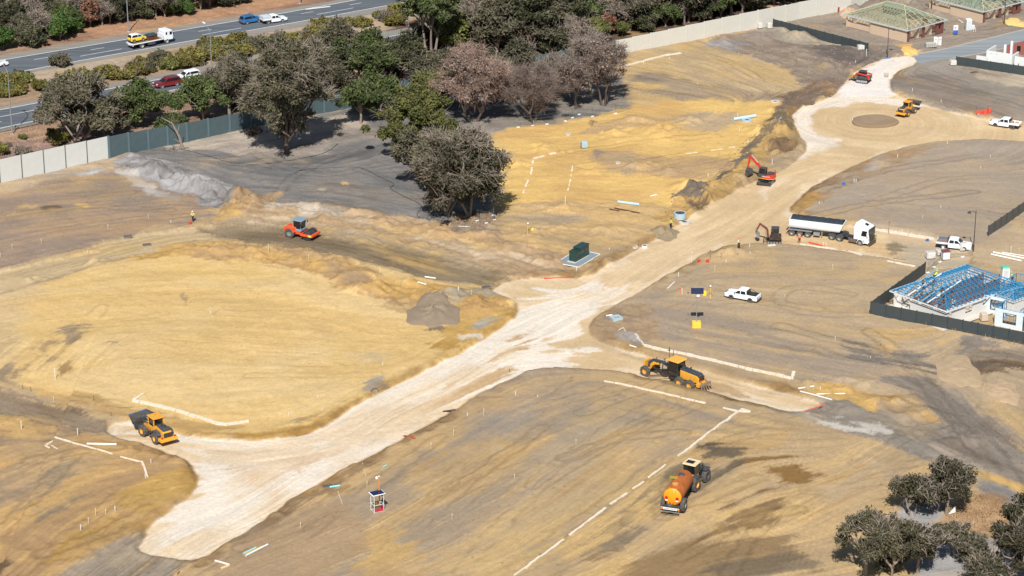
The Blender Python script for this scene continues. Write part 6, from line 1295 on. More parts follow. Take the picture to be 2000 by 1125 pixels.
def limestone(label, pts, w=.42, h=.3, gaps=None, m=lime):
    t = thing('limestone_wall', label, 'low wall', at(*pts[0])); o = t.location.copy(); P = [at(*p) for p in pts]; rg = random.Random(len(pts)*7 + int(pts[0][0]))
    for a, c in zip(P[:-1], P[1:]):
        L_ = (c - a).length; n = max(1, int(L_/1.1)); h_ = math.atan2(c.y - a.y, c.x - a.x)
        b = MB()
        for k in range(n):
            if gaps and rg.random() < gaps: continue
            m_ = a.lerp(c, (k + .5)/n); z = height(m_.x, m_.y); ww = w*.72; b.box((m_.x - o.x + rg.uniform(-.05,.05), m_.y - o.y + rg.uniform(-.05,.05), z - o.z + h*.35 - .12), (L_/n*rg.uniform(.9, 1.02), ww*rg.uniform(.6, 1.25), h*.7 + .24), rz=h_ + rg.uniform(-.04, .04))
        if b.v: b.build('block_course', m, t)
limestone('pale limestone footing bending round the corner of the big yellow lot', [(280,771),(260,783),(332,799),(422,828),(445,830),(487,824)], .6, .35)
limestone('long straight limestone footing below the road grader', [(1180,745),(1220,752),(1300,770),(1357,783),(1378,788)], .4, .2)
limestone('limestone footing with a crook beside the black haul track end', [(1413,797),(1440,804),(1466,805),(1449,800),(1385,845),(1350,874),(1325,891)], .42, .25)
limestone('broken limestone line running from the water tanker to the bottom edge', [(1300,908),(1258,941),(1192,985),(1112,1046),(1056,1087),(1005,1124)], .40, .16, gaps=.14)
limestone('white limestone footing running behind the road grader', [(1258,676),(1290,684),(1340,693),(1400,707),(1500,730),(1547,741),(1551,728)], .6, .4)
limestone('grey footing stub at the upper end of the line behind the grader', [(1241,653),(1256,674)], .5, .25, m=conc)
limestone('thin limestone line on the lower left lot ending in a downward crook', [(92,870),(107,855),(140,865),(205,882),(250,896),(277,902),(288,932)], .32, .18, gaps=.12)
limestone('short limestone line left of the first crook, beside the dark haul road', [(88,870),(113,877)], .25, .12)
limestone('white footing on the upper lot below the pale wall', [(1330,104),(1300,109),(1215,130)], .7, .3)
limestone('limestone edge starting at the small dark excavator', [(1500,481),(1515,479)], .5, .25); limestone('limestone edge below the semi tipper', [(1560,477),(1620,485),(1683,499)], .45, .22); limestone('limestone edge ending near the blue frame roof', [(1733,510),(1788,521)], .5, .22)
limestone('pale flat footing between the semi tipper and the ute by the lamp', [(1702,441),(1740,447),(1775,454),(1825,466)], 1.3, .12)
limestone('hooked dashed limestone footing on the second yellow lot', [(1023,377),(1038,335),(1042,310),(1072,300),(1099,297)], .45, .2, gaps=.3)
limestone('faint dashed footing right of the hooked one on the yellow sand', [(1109,372),(1115,345),(1121,318)], .3, .12, gaps=.45)
limestone('faint dashed footing leading to the red excavator', [(1325,302),(1400,292),(1458,283)], .35, .12, gaps=.45)
# ---------------------------------------------------------------- timber and steel frame houses
def house_axes(B, A, D):
    B, A, D = at(*B), at(*A), at(*D); B.z = A.z = D.z = height(B.x, B.y); u = (A - B); v = (D - B); Lu, Lv = u.length, v.length; u.normalize(); v = v - u*v.dot(u); v.normalize(); return B, u, v, Lu, Lv
def roof_frame(t, u0, v0, Lu, Lv, z, rise, mt, sp=.75, ov=.5, battens=True, m2=None, w=.05, nb=6):
    """hip roof of trusses on plan u0..u0+Lu by v0..v0+Lv, ridge along the longer side"""
    sw = Lu > Lv; A, B_ = (Lv, Lu) if sw else (Lu, Lv)   # A = span, B_ = length
    a0, b0 = (v0, u0) if sw else (u0, v0)
    def P(a, b, zz): return (b, a, zz) if sw else (a, b, zz)
    half = A/2 + ov; n = int((B_ + 2*ov)/sp)
    for i in range(n + 1):
        b = -ov + i*(B_ + 2*ov)/n; edge = min(b + ov, B_ + ov - b); hh = min(rise, rise*edge/half + .02)
        xa, xb = -ov, A + ov; tt = hh/rise; la, lb = A/2 - half*(1 - tt), A/2 + half*(1 - tt)
        q = MB(); q.bar(P(a0 + xa, b0 + b, z), P(a0 + xb, b0 + b, z), w); q.bar(P(a0 + xa, b0 + b, z), P(a0 + la, b0 + b, z + hh), w); q.bar(P(a0 + xb, b0 + b, z), P(a0 + lb, b0 + b, z + hh), w)
        if lb - la > .1: q.bar(P(a0 + la, b0 + b, z + hh), P(a0 + lb, b0 + b, z + hh), w)
        k = 3 if hh > rise*.5 else 2
        for j in range(1, k + 1):
            f = j/(k + 1); xx = xa + (la - xa)*f; q.bar(P(a0 + xx, b0 + b, z + hh*f), P(a0 + xx + .6, b0 + b, z), w*.7); q.bar(P(a0 + xx, b0 + b, z + hh*f), P(a0 + xx, b0 + b, z), w*.7)
            xx = xb - (xb - lb)*f; q.bar(P(a0 + xx, b0 + b, z + hh*f), P(a0 + xx - .6, b0 + b, z), w*.7)
        q.build('truss', mt, t)
    q = MB(); c = A/2
    for s in (0, 1):
        e = -ov if s == 0 else B_ + ov; r = e + (half if s == 0 else -half)
        for x in (-ov, A + ov): q.bar(P(a0 + x, b0 + e, z), P(a0 + c, b0 + r, z + rise), w*1.3)
        for j in range(1, 8):   # jack rafters on the hip end
            f = j/8; x = -ov + (A + 2*ov)*f; g = 1 - abs(2*f - 1); q.bar(P(a0 + x, b0 + e, z), P(a0 + x, b0 + e + (half*g if s == 0 else -half*g), z + rise*g), w)
    q.bar(P(a0 + c, b0 - ov + half, z + rise), P(a0 + c, b0 + B_ + ov - half, z + rise), w*1.4); q.build('hip_rafter', m2 or mt, t)
    if battens:
        q = MB()
        for j in range(0, nb):
            f = j/nb; ins = half*f; zz = z + rise*f + .06
            q.path([P(a0 - ov + ins, b0 - ov + ins, zz), P(a0 - ov + ins, b0 + B_ + ov - ins, zz), P(a0 + A + ov - ins, b0 + B_ + ov - ins, zz), P(a0 + A + ov - ins, b0 - ov + ins, zz), P(a0 - ov + ins, b0 - ov + ins, zz)], w*.6, 4)
        q.build('roof_batten', mt, t)
def wall_run(t, a, c, h, th, m, openings=(), name='wall', z=0):
    """wall from a to c (local u, v) with openings (start, end, sill, head) in metres along it"""
    L_ = math.hypot(c[0] - a[0], c[1] - a[1]); an = math.atan2(c[1] - a[1], c[0] - a[0]); b = MB(); x = 0
    def seg(x0, x1, z0, z1):
        if x1 - x0 > .02 and z1 - z0 > .02: mx = (x0 + x1)/2; b.box((a[0] + math.cos(an)*mx, a[1] + math.sin(an)*mx, z + (z0 + z1)/2), (x1 - x0, th, z1 - z0), rz=an)
    for (o0, o1, s0, s1) in sorted(openings): seg(x, o0, 0, h); seg(o0, o1, 0, s0); seg(o0, o1, s1, h); x = o1
    seg(x, L_, 0, h); return b.build(name, m, t)
def place_house(name, label, B, A, D):
    Bv, u, v, Lu, Lv = house_axes(B, A, D); t = thing(name, label, 'house', Bv)
    t.matrix_world = Matrix(((u.x, v.x, 0, Bv.x), (u.y, v.y, 0, Bv.y), (0, 0, 1 if u.x*v.y - u.y*v.x > 0 else 1, Bv.z), (0, 0, 0, 1)))
    if u.x*v.y - u.y*v.x < 0:   # keep a right handed frame: local axes are (v, u)
        t.matrix_world = Matrix(((v.x, u.x, 0, Bv.x), (v.y, u.y, 0, Bv.y), (0, 0, 1, Bv.z), (0, 0, 0, 1))); return t, Lv, Lu, True
    return t, Lu, Lv, False
beige = mat('beige brick', (192,170,146), .9, dirt=.06, scale=1.2); redbr = mat('dark red brick', (110,64,56), .9, dirt=.1); slab = mat('floor slab', (172,160,146), .9)
tgreen = mat('pale green pine', (160,176,146), .8, dirt=.15, dirtcol=(96,108,84)); tgreen2 = mat('treated green pine', (118,166,150), .8, dirt=.15); fascia = mat('pale blue fascia', (176,196,204), .5)
def brick_house(label, B, A, D, pine, hs=1.0):
    t, L1, L2, sw = place_house('brick_house', label, B, A, D)   # local x runs B->D when sw, y runs B->A
    if not sw: L1, L2 = L1, L2
    h = 2.5
    MB().box((L1/2, L2/2, .03), (L1, L2, .06)).build('floor_slab', mat('shade darkened slab', (120,108,98), .9), t)  # slab colour darkened to stand for the shaded interior under the roof frame
    # long blank wall with two small windows (x = 0, along y)
    wall_run(t, (0, 0), (0, L2*.60), h, .24, beige); wall_run(t, (.5, L2*.60), (.5, L2), h, .24, beige, [(.3, 1.1, 1.2, 2.2), (L2*.24, L2*.24 + 1.6, 1.0, 2.2)])
    wall_run(t, (0, L2), (L1, L2), h, .24, beige, [(2, 4, .9, 2.2), (7, 9, .2, 2.2)]); wall_run(t, (L1, 0), (L1, L2), h, .24, redbr, [(2, 4, .9, 2.2)])
    wall_run(t, (0, 0), (L1, 0), h, .24, redbr, [(.6, L1*.42, 0, 2.25), (L1*.48, L1*.80, 0, 2.25), (L1*.87, L1*.93, .9, 1.8)])
    for k, y in enumerate((.33, .62)): wall_run(t, (.2, L2*y), (L1 - .2, L2*y), h - .4, .12, beige, [(1, 2, 0, 2.1), (6, 7, 0, 2.1)], 'inner_wall')
    for x in (.35, .7): wall_run(t, (L1*x, .2), (L1*x, L2 - .2), h - .4, .12, beige, [(2, 3, 0, 2.1), (9, 10, 0, 2.1)], 'inner_wall')
    roof_frame(t, 0, 0, L1, L2, h + .08, 2.9, pine, sp=.8, nb=3, m2=mat('pale ridge timber', (206,204,164), .8), w=.055)
    b = MB(); o_ = .55
    b.box((L1/2, -o_, h + .05), (L1 + 2*o_, .05, .22)); b.box((L1/2, L2 + o_, h + .05), (L1 + 2*o_, .05, .22)); b.box((-o_, L2/2, h + .05), (.05, L2 + 2*o_, .22)); b.box((L1 + o_, L2/2, h + .05), (.05, L2 + 2*o_, .22)); b.build('fascia', fascia, t)
    return t, L1, L2
brick_house('unfinished beige brick house with an open timber roof frame behind the charcoal fence', (1771,82.5), (1653,52.5), (1823,59), tgreen)
brick_house('unfinished beige house with a blue-green timber roof frame, cut by the top edge', (1919,44.5), (1815,17), (1974,21), tgreen2)
blues = mat('bright blue steel frame', (20,134,182), .45, dirt=.04); bluel = mat('light blue frame', (104,176,212), .5); wht = mat('white wall board', (212,210,204), .7, dirt=.08, dirtcol=(180,170,156))
t, L1, L2, sw = place_house('steel_frame_house', 'white walled house with a dense bright blue steel roof frame inside the lot fence', (1846,638), (1745,603), (1924,573))
h = 2.5
MB().box((L1/2, L2/2, .04), (L1 + 3, L2 + 2, .08)).build('floor_slab', mat('pale slab', (196,188,176), .9), t)
wall_run(t, (0, 0), (L1, 0), h, .15, wht, [(.6, 1.3, .2, 2.2), (4.2, 5.8, .9, 2.2), (8, 10.4, 1.2, 2.3), (12, 13, .2, 2.2)]); wall_run(t, (0, 0), (0, L2*.68), h - .5, .15, wht, [])
wall_run(t, (0, L2), (L1, L2), h, .15, wht, [(3, 5, .8, 2.2)]); wall_run(t, (L1, 0), (L1, L2), h, .15, wht, [(2, 5, 0, 2.2)]); wall_run(t, (.8, L2*.7), (.8, L2), h, .15, wht, [(.5, 2.2, .3, 2.2)])
for y in (.35, .65): wall_run(t, (.2, L2*y), (L1, L2*y), h, .1, mat('brown board', (126,92,74), .9), [(1, 2, 0, 2.1), (5, 6, 0, 2.1)], 'inner_wall')
roof_frame(t, 0, 0, L1, L2, h + .08, 2.5, blues, sp=.85, m2=blues, w=.055)
roof_frame(t, L1*.66, -3.6, L1*.34, 3.6, h + .05, .5, blues, sp=.6, m2=bluel, w=.045)
wall_run(t, (L1*.66, -3.6), (L1, -3.6), h, .15, wht); wall_run(t, (L1*.66, -3.6), (L1*.66, 0), h, .15, wht)
b = MB(); o_ = .5
b.box((L1/2, -o_, h + .05), (L1 + 1, .06, .2)); b.box((-o_, L2/2, h + .05), (.06, L2 + 1, .2)); b.box((L1/2, L2 + o_, h + .05), (L1 + 1, .05, .2)); b.build('fascia', whitem, t)
for k, yy in enumerate((.32, .42, .70, .80)):
    b = MB(); y = L2*yy; b.box((L1*.15, y, h + 1.1), (.12, .12, .12)); b.bar((-.5, y, h + .35), (L1*.42, y, h + 2.0 + .3*(k % 2)), .13); b.build('ridge_rail', bluel if k % 2 else whitem, t)
# second blue frame: walls only
def stud_wall(t, a, c, h, m, z=0):
    L_ = math.hypot(c[0] - a[0], c[1] - a[1]); n = max(2, int(L_/.55)); b = MB(); f = lambda s, zz: (a[0] + (c[0] - a[0])*s, a[1] + (c[1] - a[1])*s, z + zz)
    b.bar(f(0, .05), f(1, .05), .07); b.bar(f(0, h), f(1, h), .09); b.bar(f(0, h*.5), f(1, h*.5), .05)
    for k in range(n + 1): b.bar(f(k/n, 0), f(k/n, h), .055)
    for k in range(0, n - 2, 4): b.bar(f(k/n, 0), f((k + 3)/n, h), .04)
    b.build('stud_wall', m, t)
o = at(1942,634); t = thing('steel_frame_house', 'roofless bright blue stud wall frame with white boarded front, cut by the right edge', 'house', o)
def lc(px, py): p = at(px, py); return (p.x - o.x, p.y - o.y)
MB().box((*np.array([lc(1942,634), lc(2060,600)]).mean(0), .0), (1, 1, .05)).build('floor_slab', slab, t)
for a, c in [((1942,634),(2000,646)),((2000,646),(2080,662)),((1942,634),(1964,617)),((1920,608),(1964,617)),((1920,608),(1950,588)),((1950,588),(1983,566)),((1983,566),(2060,580)),((1964,617),(1998,592)),((1975,606),(2050,622)),((1998,592),(2060,604)),((1990,640),(2020,618)),((1950,588),(2010,600)),((2000,646),(2060,600))]:
    stud_wall(t, lc(*a), lc(*c), 2.6, blues)
for a, c, ops in [((1942,635.5),(2080,664),[(1.2,3.2,.7,2.2),(4.2,6.4,.1,2.2),(7.4,9,.5,2.2)]),((1920,609.5),(1963,618.5),[(1.0,3.0,.7,2.2)])]:
    p, q = lc(*a), lc(*c); w_ = wall_run(t, p, q, 2.7, .08, mat('white front board', (206,220,226), .6), ops, 'front_board')
    L_ = math.hypot(q[0] - p[0], q[1] - p[1]); an = math.atan2(q[1] - p[1], q[0] - p[0])
    for (o0, o1, s0, s1) in ops:
        b = MB()
        for x in (o0 + .04, o1 - .04): b.box((p[0] + math.cos(an)*x, p[1] + math.sin(an)*x, (s0 + s1)/2), (.08, .1, s1 - s0), rz=an)
        for zz in (s0, s1): x = (o0 + o1)/2; b.box((p[0] + math.cos(an)*x, p[1] + math.sin(an)*x, zz), (o1 - o0, .1, .08), rz=an)
        b.build('window_frame', black, t)
# white unfinished house and red brick wall
t, L1, L2, sw = place_house('rendered_house', 'roofless white rendered house with two tall white piers behind the charcoal fence', (2012,143), (1902,126), (2040,120))
for (a, c, hh, ops) in [((.6, L2*.98), (.6, L2*.80), 1.7, []), ((.5, L2*.80), (.5, L2*.36), 3.0, [(.8,1.2,2.5,2.6),(1.8,2.2,2.5,2.6)]), ((.5, L2*.22), (.5, -2), 2.7, []), ((.5, L2*.80), (5, L2*.80), 3.0, []), ((2.2, L2*.36), (2.2, 0), 2.2, []), ((.5, L2*.36), (4, L2*.36), 2.7, [(1,2,0,2.1)])]:
    wall_run(t, a, c, hh, .22, mat('white render', (216,218,216), .7, dirt=.04), ops)
b = MB(); b.box((3.5, L2*.58, 1.9), (.4, .4, 3.8)); b.build('pier', whitem, t); b = MB(); b.box((4.5, L2*.50, 2.2), (.4, .4, 4.4)); b.build('pier', whitem, t); MB().box((.2, L2*.76, 1.0), (.5, .1, 2.0)).build('door_panel', whitem, t)
t, L1, L2, sw = place_house('red_brick_house', 'part built red brick house with a sloping wall top at the right edge', (2030,112), (1962,103), (2060,92))
rb = mat('red brick', (138,80,72), .9, dirt=.12, dirtcol=(170,130,120))
b = MB(); b.add([(0,0,0),(0,L2,0),(0,L2,1.4),(0,L2*.45,2.9),(0,0,2.9),(.25,0,0),(.25,L2,0),(.25,L2,1.4),(.25,L2*.45,2.9),(.25,0,2.9)], [(0,1,2,3,4),(9,8,7,6,5),(0,5,6,1),(1,6,7,2),(2,7,8,3),(3,8,9,4),(4,9,5,0)]); b.build('wall', rb, t)
b = MB(); b.prism([(0,0),(6,0),(6,2.8),(3,4.2),(0,2.8)], L2*.2, L2*.2 + .25); b.build('gable_wall', rb, t); MB().box((-.02, L2*.6, 1.2), (.06, .7, 1.1)).build('window', glass, t)
# ---------------------------------------------------------------- street lamps
def lamp_tall(px, py, hh, heading, label):
    t = thing('street_lamp', label, 'street lamp', at(px, py), heading, 'tall motorway lamps')
    b = MB(); b.lathe([(0, .30), (.06, .30), (.08, .001)], (0, 0, 0), 'z', 12); b.build('base_plate', conc, t)
    b = MB(); b.tube((0, 0, 0), (0, 0, hh), .13, .07, 10); b.build('pole', steel, t)
    b = MB(); b.path([(0, 0, hh - .1), (.9, 0, hh + .55), (2.4, 0, hh + .95)], .05, 8); b.build('arm', steel, t)
    b = MB(); b.prism([(2.2, hh + .88), (3.1, hh + .98), (3.1, hh + 1.08), (2.2, hh + 1.06)], -.16, .16); b.build('lantern', whitem, t, bevel=.03)
hd = math.atan2(at(30,208).y - at(57,226).y, at(30,208).x - at(57,226).x) 
lamp_tall(24, 262, 11.3, hd, 'tall grey lamp nearest the left edge beside the guard rail'); lamp_tall(415, 170, 10.8, hd, 'tall grey lamp rising from the median shrubs right of the flatbed truck')
lamp_tall(251, 62, 11.3, hd - math.pi, 'tall grey lamp on the far verge left of the flatbed truck'); lamp_tall(586, 7, 11.3, hd - math.pi, 'tall grey lamp on the far verge, only its foot in view'); lamp_tall(799, 88, 9, hd, 'tall grey lamp half hidden by the tall forked gum')
def lamp_black(px, py, hh, heading, label, flag=False):
    t = thing('street_lamp', label, 'street lamp', at(px, py), heading, 'black estate lamps')
    bl = mat('black lamp paint', (40,40,44), .5)
    b = MB(); b.tube((0, 0, 0), (0, 0, 1.0), .11, .11, 10); b.tube((0, 0, 1.0), (0, 0, hh), .08, .05, 10); b.build('pole', bl, t)
    b = MB(); b.path([(0, 0, hh - .5), (.35, 0, hh - .15), (1.0, 0, hh - .2)], .035, 6); b.build('arm', bl, t); b = MB(); b.lathe([(-.55, .30), (-.4, .25), (-.2, .05), (-.18, .001)], (1.0, 0, hh), 'z', 14); b.build('lantern', bl, t)
    if flag: MB().box((0, 0, .12), (.5, .5, .24)).build('base_wrap', mat('blue wrap', (90,160,210), .6), t)
lamp_black(1733, 110, 6.3, 0, 'black lamp with a blue wrapped foot in front of the timber roofed house', True); lamp_black(1901, 491, 6.7, math.pi - .25, 'black lamp beside the white ute with the grey toolbox'); lamp_black(1961, 47, 6.0, math.pi, 'black lamp in front of the blue-green roof frame'); lamp_black(1819, 19, 6.0, math.pi, 'black lamp near the top edge between the two brick houses')
# guard rail
t = thing('guard_rail', 'galvanised guard rail on the edge of the near carriageway', 'guard rail', at(0, 259)); o = t.location.copy(); P = [at(*p) for p in [(-60,274),(0,260),(60,247),(105,236),(200,215)]]
b = MB()
for a, c in zip(P[:-1], P[1:]):
    for dz in (.55, .72): b.tube(a - o + Vector((0,0,dz)), c - o + Vector((0,0,dz)), .09, .09, 6)
b.build('rail', steel, t)
for a, c in zip(P[:-1], P[1:]):
    for k in range(int((c - a).length/3)): p = a.lerp(c, k/int((c - a).length/3)) - o; MB().box((0,0,.4), (.1,.14,.85)).build('post', steel, t, loc=(p.x, p.y + .1, p.z))
# ---------------------------------------------------------------- people
def skinned(name, J, E_, Rr, m, parent):
    me = bpy.data.meshes.new(name); me.from_pydata(J, E_, []); o = bpy.data.objects.new(name, me); C.objects.link(o); o.parent = parent
    sk_ = o.modifiers.new('skin', 'SKIN'); sk_.use_smooth_shade = True
    for i, r in enumerate(Rr): me.skin_vertices[0].data[i].radius = (r[0], r[1]) if isinstance(r, tuple) else (r, r)
    me.skin_vertices[0].data[0].use_root = True
    s = o.modifiers.new('subdiv', 'SUBSURF'); s.levels = 1; s.render_levels = 1; me.materials.append(m); return o
def person(label, px, py, rz, top, legs, helmet, arms=((-.05,.1),(.1,.25)), bend=0.0, z=None, sc=1.0, stride=.12, shorts=False):
    p = at(px, py); 
    if z is not None: p.z = z
    t = thing('person', label, 'person', p, rz, None, sc)
    hb = bend; lean = Vector((math.sin(hb), 0, math.cos(hb)))
    pel = Vector((0, 0, .93)); ch = pel + lean*.42; nk = pel + lean*.58; hd_ = pel + lean*.74 + Vector((.03, 0, 0))
    Lh, Rh = Vector((0, .10, .90)), Vector((0, -.10, .90)); s = stride
    Lk, Rk = Vector((s*.7 + .03, .11, .48)), Vector((-s*.4 + .03, -.11, .48)); La, Ra = Vector((s, .11, .08)), Vector((-s, -.11, .08)); Lt, Rt = La + Vector((.16, .01, -.04)), Ra + Vector((.16, -.01, -.04))
    Ls, Rs = ch + Vector((0, .20, .06)), ch + Vector((0, -.20, .06)); (lx, lz), (rx, rz_) = arms
    Le, Re = Ls + Vector((lx, .07, -.28)), Rs + Vector((rx, -.07, -.28)); Lw, Rw = Le + Vector((lx + .05, -.02, -.22 + lz)), Re + Vector((rx + .05, .02, -.22 + rz_)); 
    hands = []
    J = [pel, ch, nk, hd_, hd_ + Vector((.0, 0, .1)), Lh, Lk, La, Lt, Rh, Rk, Ra, Rt, Ls, Le, Lw, Rs, Re, Rw]; Rr = [(.13,.10), (.15,.11), .05, .085, .08, .085, .055, .042, .035, .085, .055, .042, .035, .06, .042, .03, .06, .042, .03]
    E_ = [(0,1),(1,2),(2,3),(3,4),(0,5),(5,6),(6,7),(7,8),(0,9),(9,10),(10,11),(11,12),(1,13),(13,14),(14,15),(1,16),(16,17),(17,18)]
    for w0, base, sd in ((15, Lw, 1), (18, Rw, -1)):
        n = len(J); J.append(base + Vector((.02, 0, -.07))); Rr.append((.032,.016)); E_.append((w0, n))
        for k, (dy, ln) in enumerate(((-.03,.07),(-.01,.085),(.01,.08),(.03,.065))):
            J.append(J[n] + Vector((.01, dy, -ln*.55))); Rr.append(.009); E_.append((n, len(J) - 1)); J.append(J[-1] + Vector((.02, 0, -ln*.45))); Rr.append(.007); E_.append((len(J) - 2, len(J) - 1))
        J.append(J[n] + Vector((.045, -.02*sd, .0))); Rr.append(.010); E_.append((n, len(J) - 1))
    skinned('body', [tuple(j) for j in J], E_, Rr, skin, t)
    q = .018
    skinned('shirt', [tuple(j) for j in (pel, ch, nk - lean*.03, Ls, Le, Le.lerp(Lw, .7), Rs, Re, Re.lerp(Rw, .7))], [(0,1),(1,2),(1,3),(3,4),(4,5),(1,6),(6,7),(7,8)], [(.145,.115), (.175,.13), .07, .075, .056, .046, .075, .056, .046], top, t)
    if not shorts: skinned('trousers', [tuple(j) for j in (pel, Lh, Lk, La + Vector((0,0,.02)), Rh, Rk, Ra + Vector((0,0,.02)))], [(0,1),(1,2),(2,3),(0,4),(4,5),(5,6)], [(.145,.115), .102, .072, .058, .102, .072, .058], legs, t)
    else: skinned('shorts', [tuple(j) for j in (pel, Lh, Lh.lerp(Lk, .85), Rh, Rh.lerp(Rk, .85))], [(0,1),(1,2),(0,3),(3,4)], [(.145,.115), .105, .085, .105, .085], legs, t)
    for a in (La, Ra): MB().box((a.x + .06, a.y, .05), (.28, .1, .1)).build('boot', mat('tan boot', (120,88,60), .8), t, bevel=.02)
    b = MB(); c = hd_ + Vector((0, 0, .10)); b.ball(tuple(c), (.115, .10, .085), 12, 8); b.lathe([(-.02, .15), (0, .15), (.01, .10)], (c.x + .02, c.y, c.z - .02), 'z', 14); b.build('helmet', helmet, t, smooth=True)
    f = MB(); f.ball((hd_.x + .088, .03, hd_.z + .015), .012, 6, 4); f.ball((hd_.x + .088, -.03, hd_.z + .015), .012, 6, 4); f.build('eyes', black, t)
    f = MB(); f.ball((hd_.x + .095, 0, hd_.z - .015), (.018, .012, .02), 6, 4); f.build('nose', skin, t)
    return t
whiteh = mat('white helmet', (228,228,224), .4)
person('worker in a yellow shirt and dark trousers standing beside the dark haul track at left', 377, 433, -2.0, hivis, navy, whiteh, sc=1.0)
person('worker in a yellow vest and dark clothes standing by the concrete rings', 1310, 442, .6, hivis, navy, mat('dark cap', (60,56,54), .8), stride=.04)
person('worker in a white top and dark trousers walking along the far road edge', 1443, 486, 2.2, mat('pale vest', (206,206,180), .9), navy, hivor)
person('worker in an orange shirt and dark shorts with bare legs behind the tipper wheels', 1561, 477, 1.2, hivor, navy, mat('orange helmet', (232,90,50), .5), shorts=True)
zb = height(at(1846,638).x, at(1846,638).y)
person('roof worker with a lime shirt crouching on the blue roof frame', 1822, 588, .5, hivis, mat('brown trousers', (82,60,52), .9), hivis, bend=.6, z=zb + 2.9); person('roof worker in dark clothes bent over on the blue roof frame', 1800, 602, 1.0, mat('black shirt', (36,36,38), .9), mat('brown trousers'), mat('dark cap'), bend=.9, z=zb + 2.8)
person('worker with a green shirt standing at the top of the second blue wall frame', 1976, 568, 2.5, mat('pale green shirt', (150,206,150), .9), navy, mat('pale green helmet', (150,214,160), .5), bend=.3, z=zb + 1.0)
# ---------------------------------------------------------------- site equipment
def tripod(label, px, py, hh, yl, head):
    t = thing('survey_tripod', label, 'tripod', at(px, py))
    for k in range(3): a = 2*math.pi*k/3 + .5; MB().bar((math.cos(a)*hh*.38, math.sin(a)*hh*.38, -.05), (math.cos(a)*.08, math.sin(a)*.08, hh*.86), .045).build('leg', yl, t)
    b = MB(); b.lathe([(0, .13), (.06, .13), (.07, .001)], (0, 0, hh*.86), 'z', 12); b.build('tripod_head', black, t); b = MB(); b.box((0, 0, hh*.98), (.2, .16, .26)); b.lathe([(-.15, .001), (-.15, .06), (.15, .07), (.15, .001)], (0, 0, hh*.99), 'y', 10); b.build('instrument', head, t)
tyel = mat('tripod yellow', (222,178,48), .5)
tripod('yellow survey tripod standing left of the white ute with black rims', 1387, 580, 1.75, tyel, whitem); tripod('yellow survey tripod with a white prism on the sand above the green kiosk', 1031, 456, 1.7, tyel, whitem)
t = thing('bucket', 'small round yellow bucket beside the tripod above the green kiosk', 'bucket', at(1040, 453)); b = MB(); b.lathe([(0, .001), (0, .18), (.38, .22), (.38, .19), (.05, .16)], (0,0,0), 'z', 14); b.build('pail', mat('yellow bucket', (240,216,110), .5), t)
t = thing('instrument_case', 'small bright yellow case beside the solar camera tower panel', 'case', at(1376, 577)); MB().box((0,0,.35), (.5,.35,.7)).build('case_body', mat('bright yellow case', (240,206,20), .5), t, bevel=.03)
t = thing('solar_tower', 'solar panel camera tower on a yellow base left of the white ute', 'camera tower', at(1360, 639), .0)
MB().box((0, 0, .42), (1.25, 1.1, .84)).build('base_block', mat('yellow base block', (238,196,66), .6), t, bevel=.04)
b = MB(); b.tube((0, 0, .8), (0, 0, 5.4), .06, .045, 10); b.tube((0,0,.8), (0,0,1.7), .09, .09, 10); b.build('mast', steel, t)
MB().box((0, -.05, 5.55), (1.8, .95, .05), rx=.75).build('solar_panel', mat('solar panel', (24,36,68), .25, dirt=.02), t)
b = MB(); b.box((.12, -.12, 4.95), (.42, .3, .42)); b.build('control_box', whitem, t, bevel=.02); b = MB(); b.tube((0,0,5.1), (-1.25,0,5.25), .02); b.ball((-1.3,0,5.25), .12, 8, 6); b.build('camera_arm', dark, t); MB().box((0, -.1, 5.22), (.5, .3, .16)).build('camera_head', black, t)
# cage cart with light mast
t = thing('site_cage', 'small white cage stand with a solar roof and an orange mast', 'light cage', at(737, 997), R(28)); b = MB()
for x in (-.62, .62):
    for y in (-.5, .5): b.bar((x, y, 0), (x, y, 2.25), .05)
for z in (.05, .95):
    for y in (-.5, .5): b.bar((-.62, y, z), (.62, y, z), .04)
    for x in (-.62, .62): b.bar((x, -.5, z), (x, .5, z), .04)
b.build('frame', whitem, t); MB().box((0, 0, 2.32), (1.7, 1.3, .1)).build('roof', whitem, t, bevel=.03); MB().box((0, 0, 2.385), (1.5, 1.12, .03)).build('solar_panel', mat('solar panel'), t)
rdb = mat('crimson board', (176,42,74), .6, dirt=.05)
for (c_, d_) in (((0, -.52, .28), (1.16, .03, .4)), ((.64, 0, .28), (.03, .92, .4))): MB().box(c_, d_).build('skirt_board', rdb, t)
b = MB(); b.tube((.5, .45, 2.3), (.5, .45, 4.2), .07, .06, 8); b.tube((.5,.45,0), (.5,.45,2.3), .07, .07, 8); b.build('mast', mat('orange mast', (228,130,40), .5), t); b = MB(); b.ball((.2, .45, 4.1), (.16, .2, .2), 10, 6); b.box((.5, .45, 4.25), (.2, .2, .08)); b.build('lamp_head', whitem, t)
b = MB(); b.box((0, 0, .5), (.7, .5, .5)); b.box((-.1, .1, .9), (.3, .2, .3)); b.build('battery_box', mat('dusty olive box', (120,96,60), .7), t)
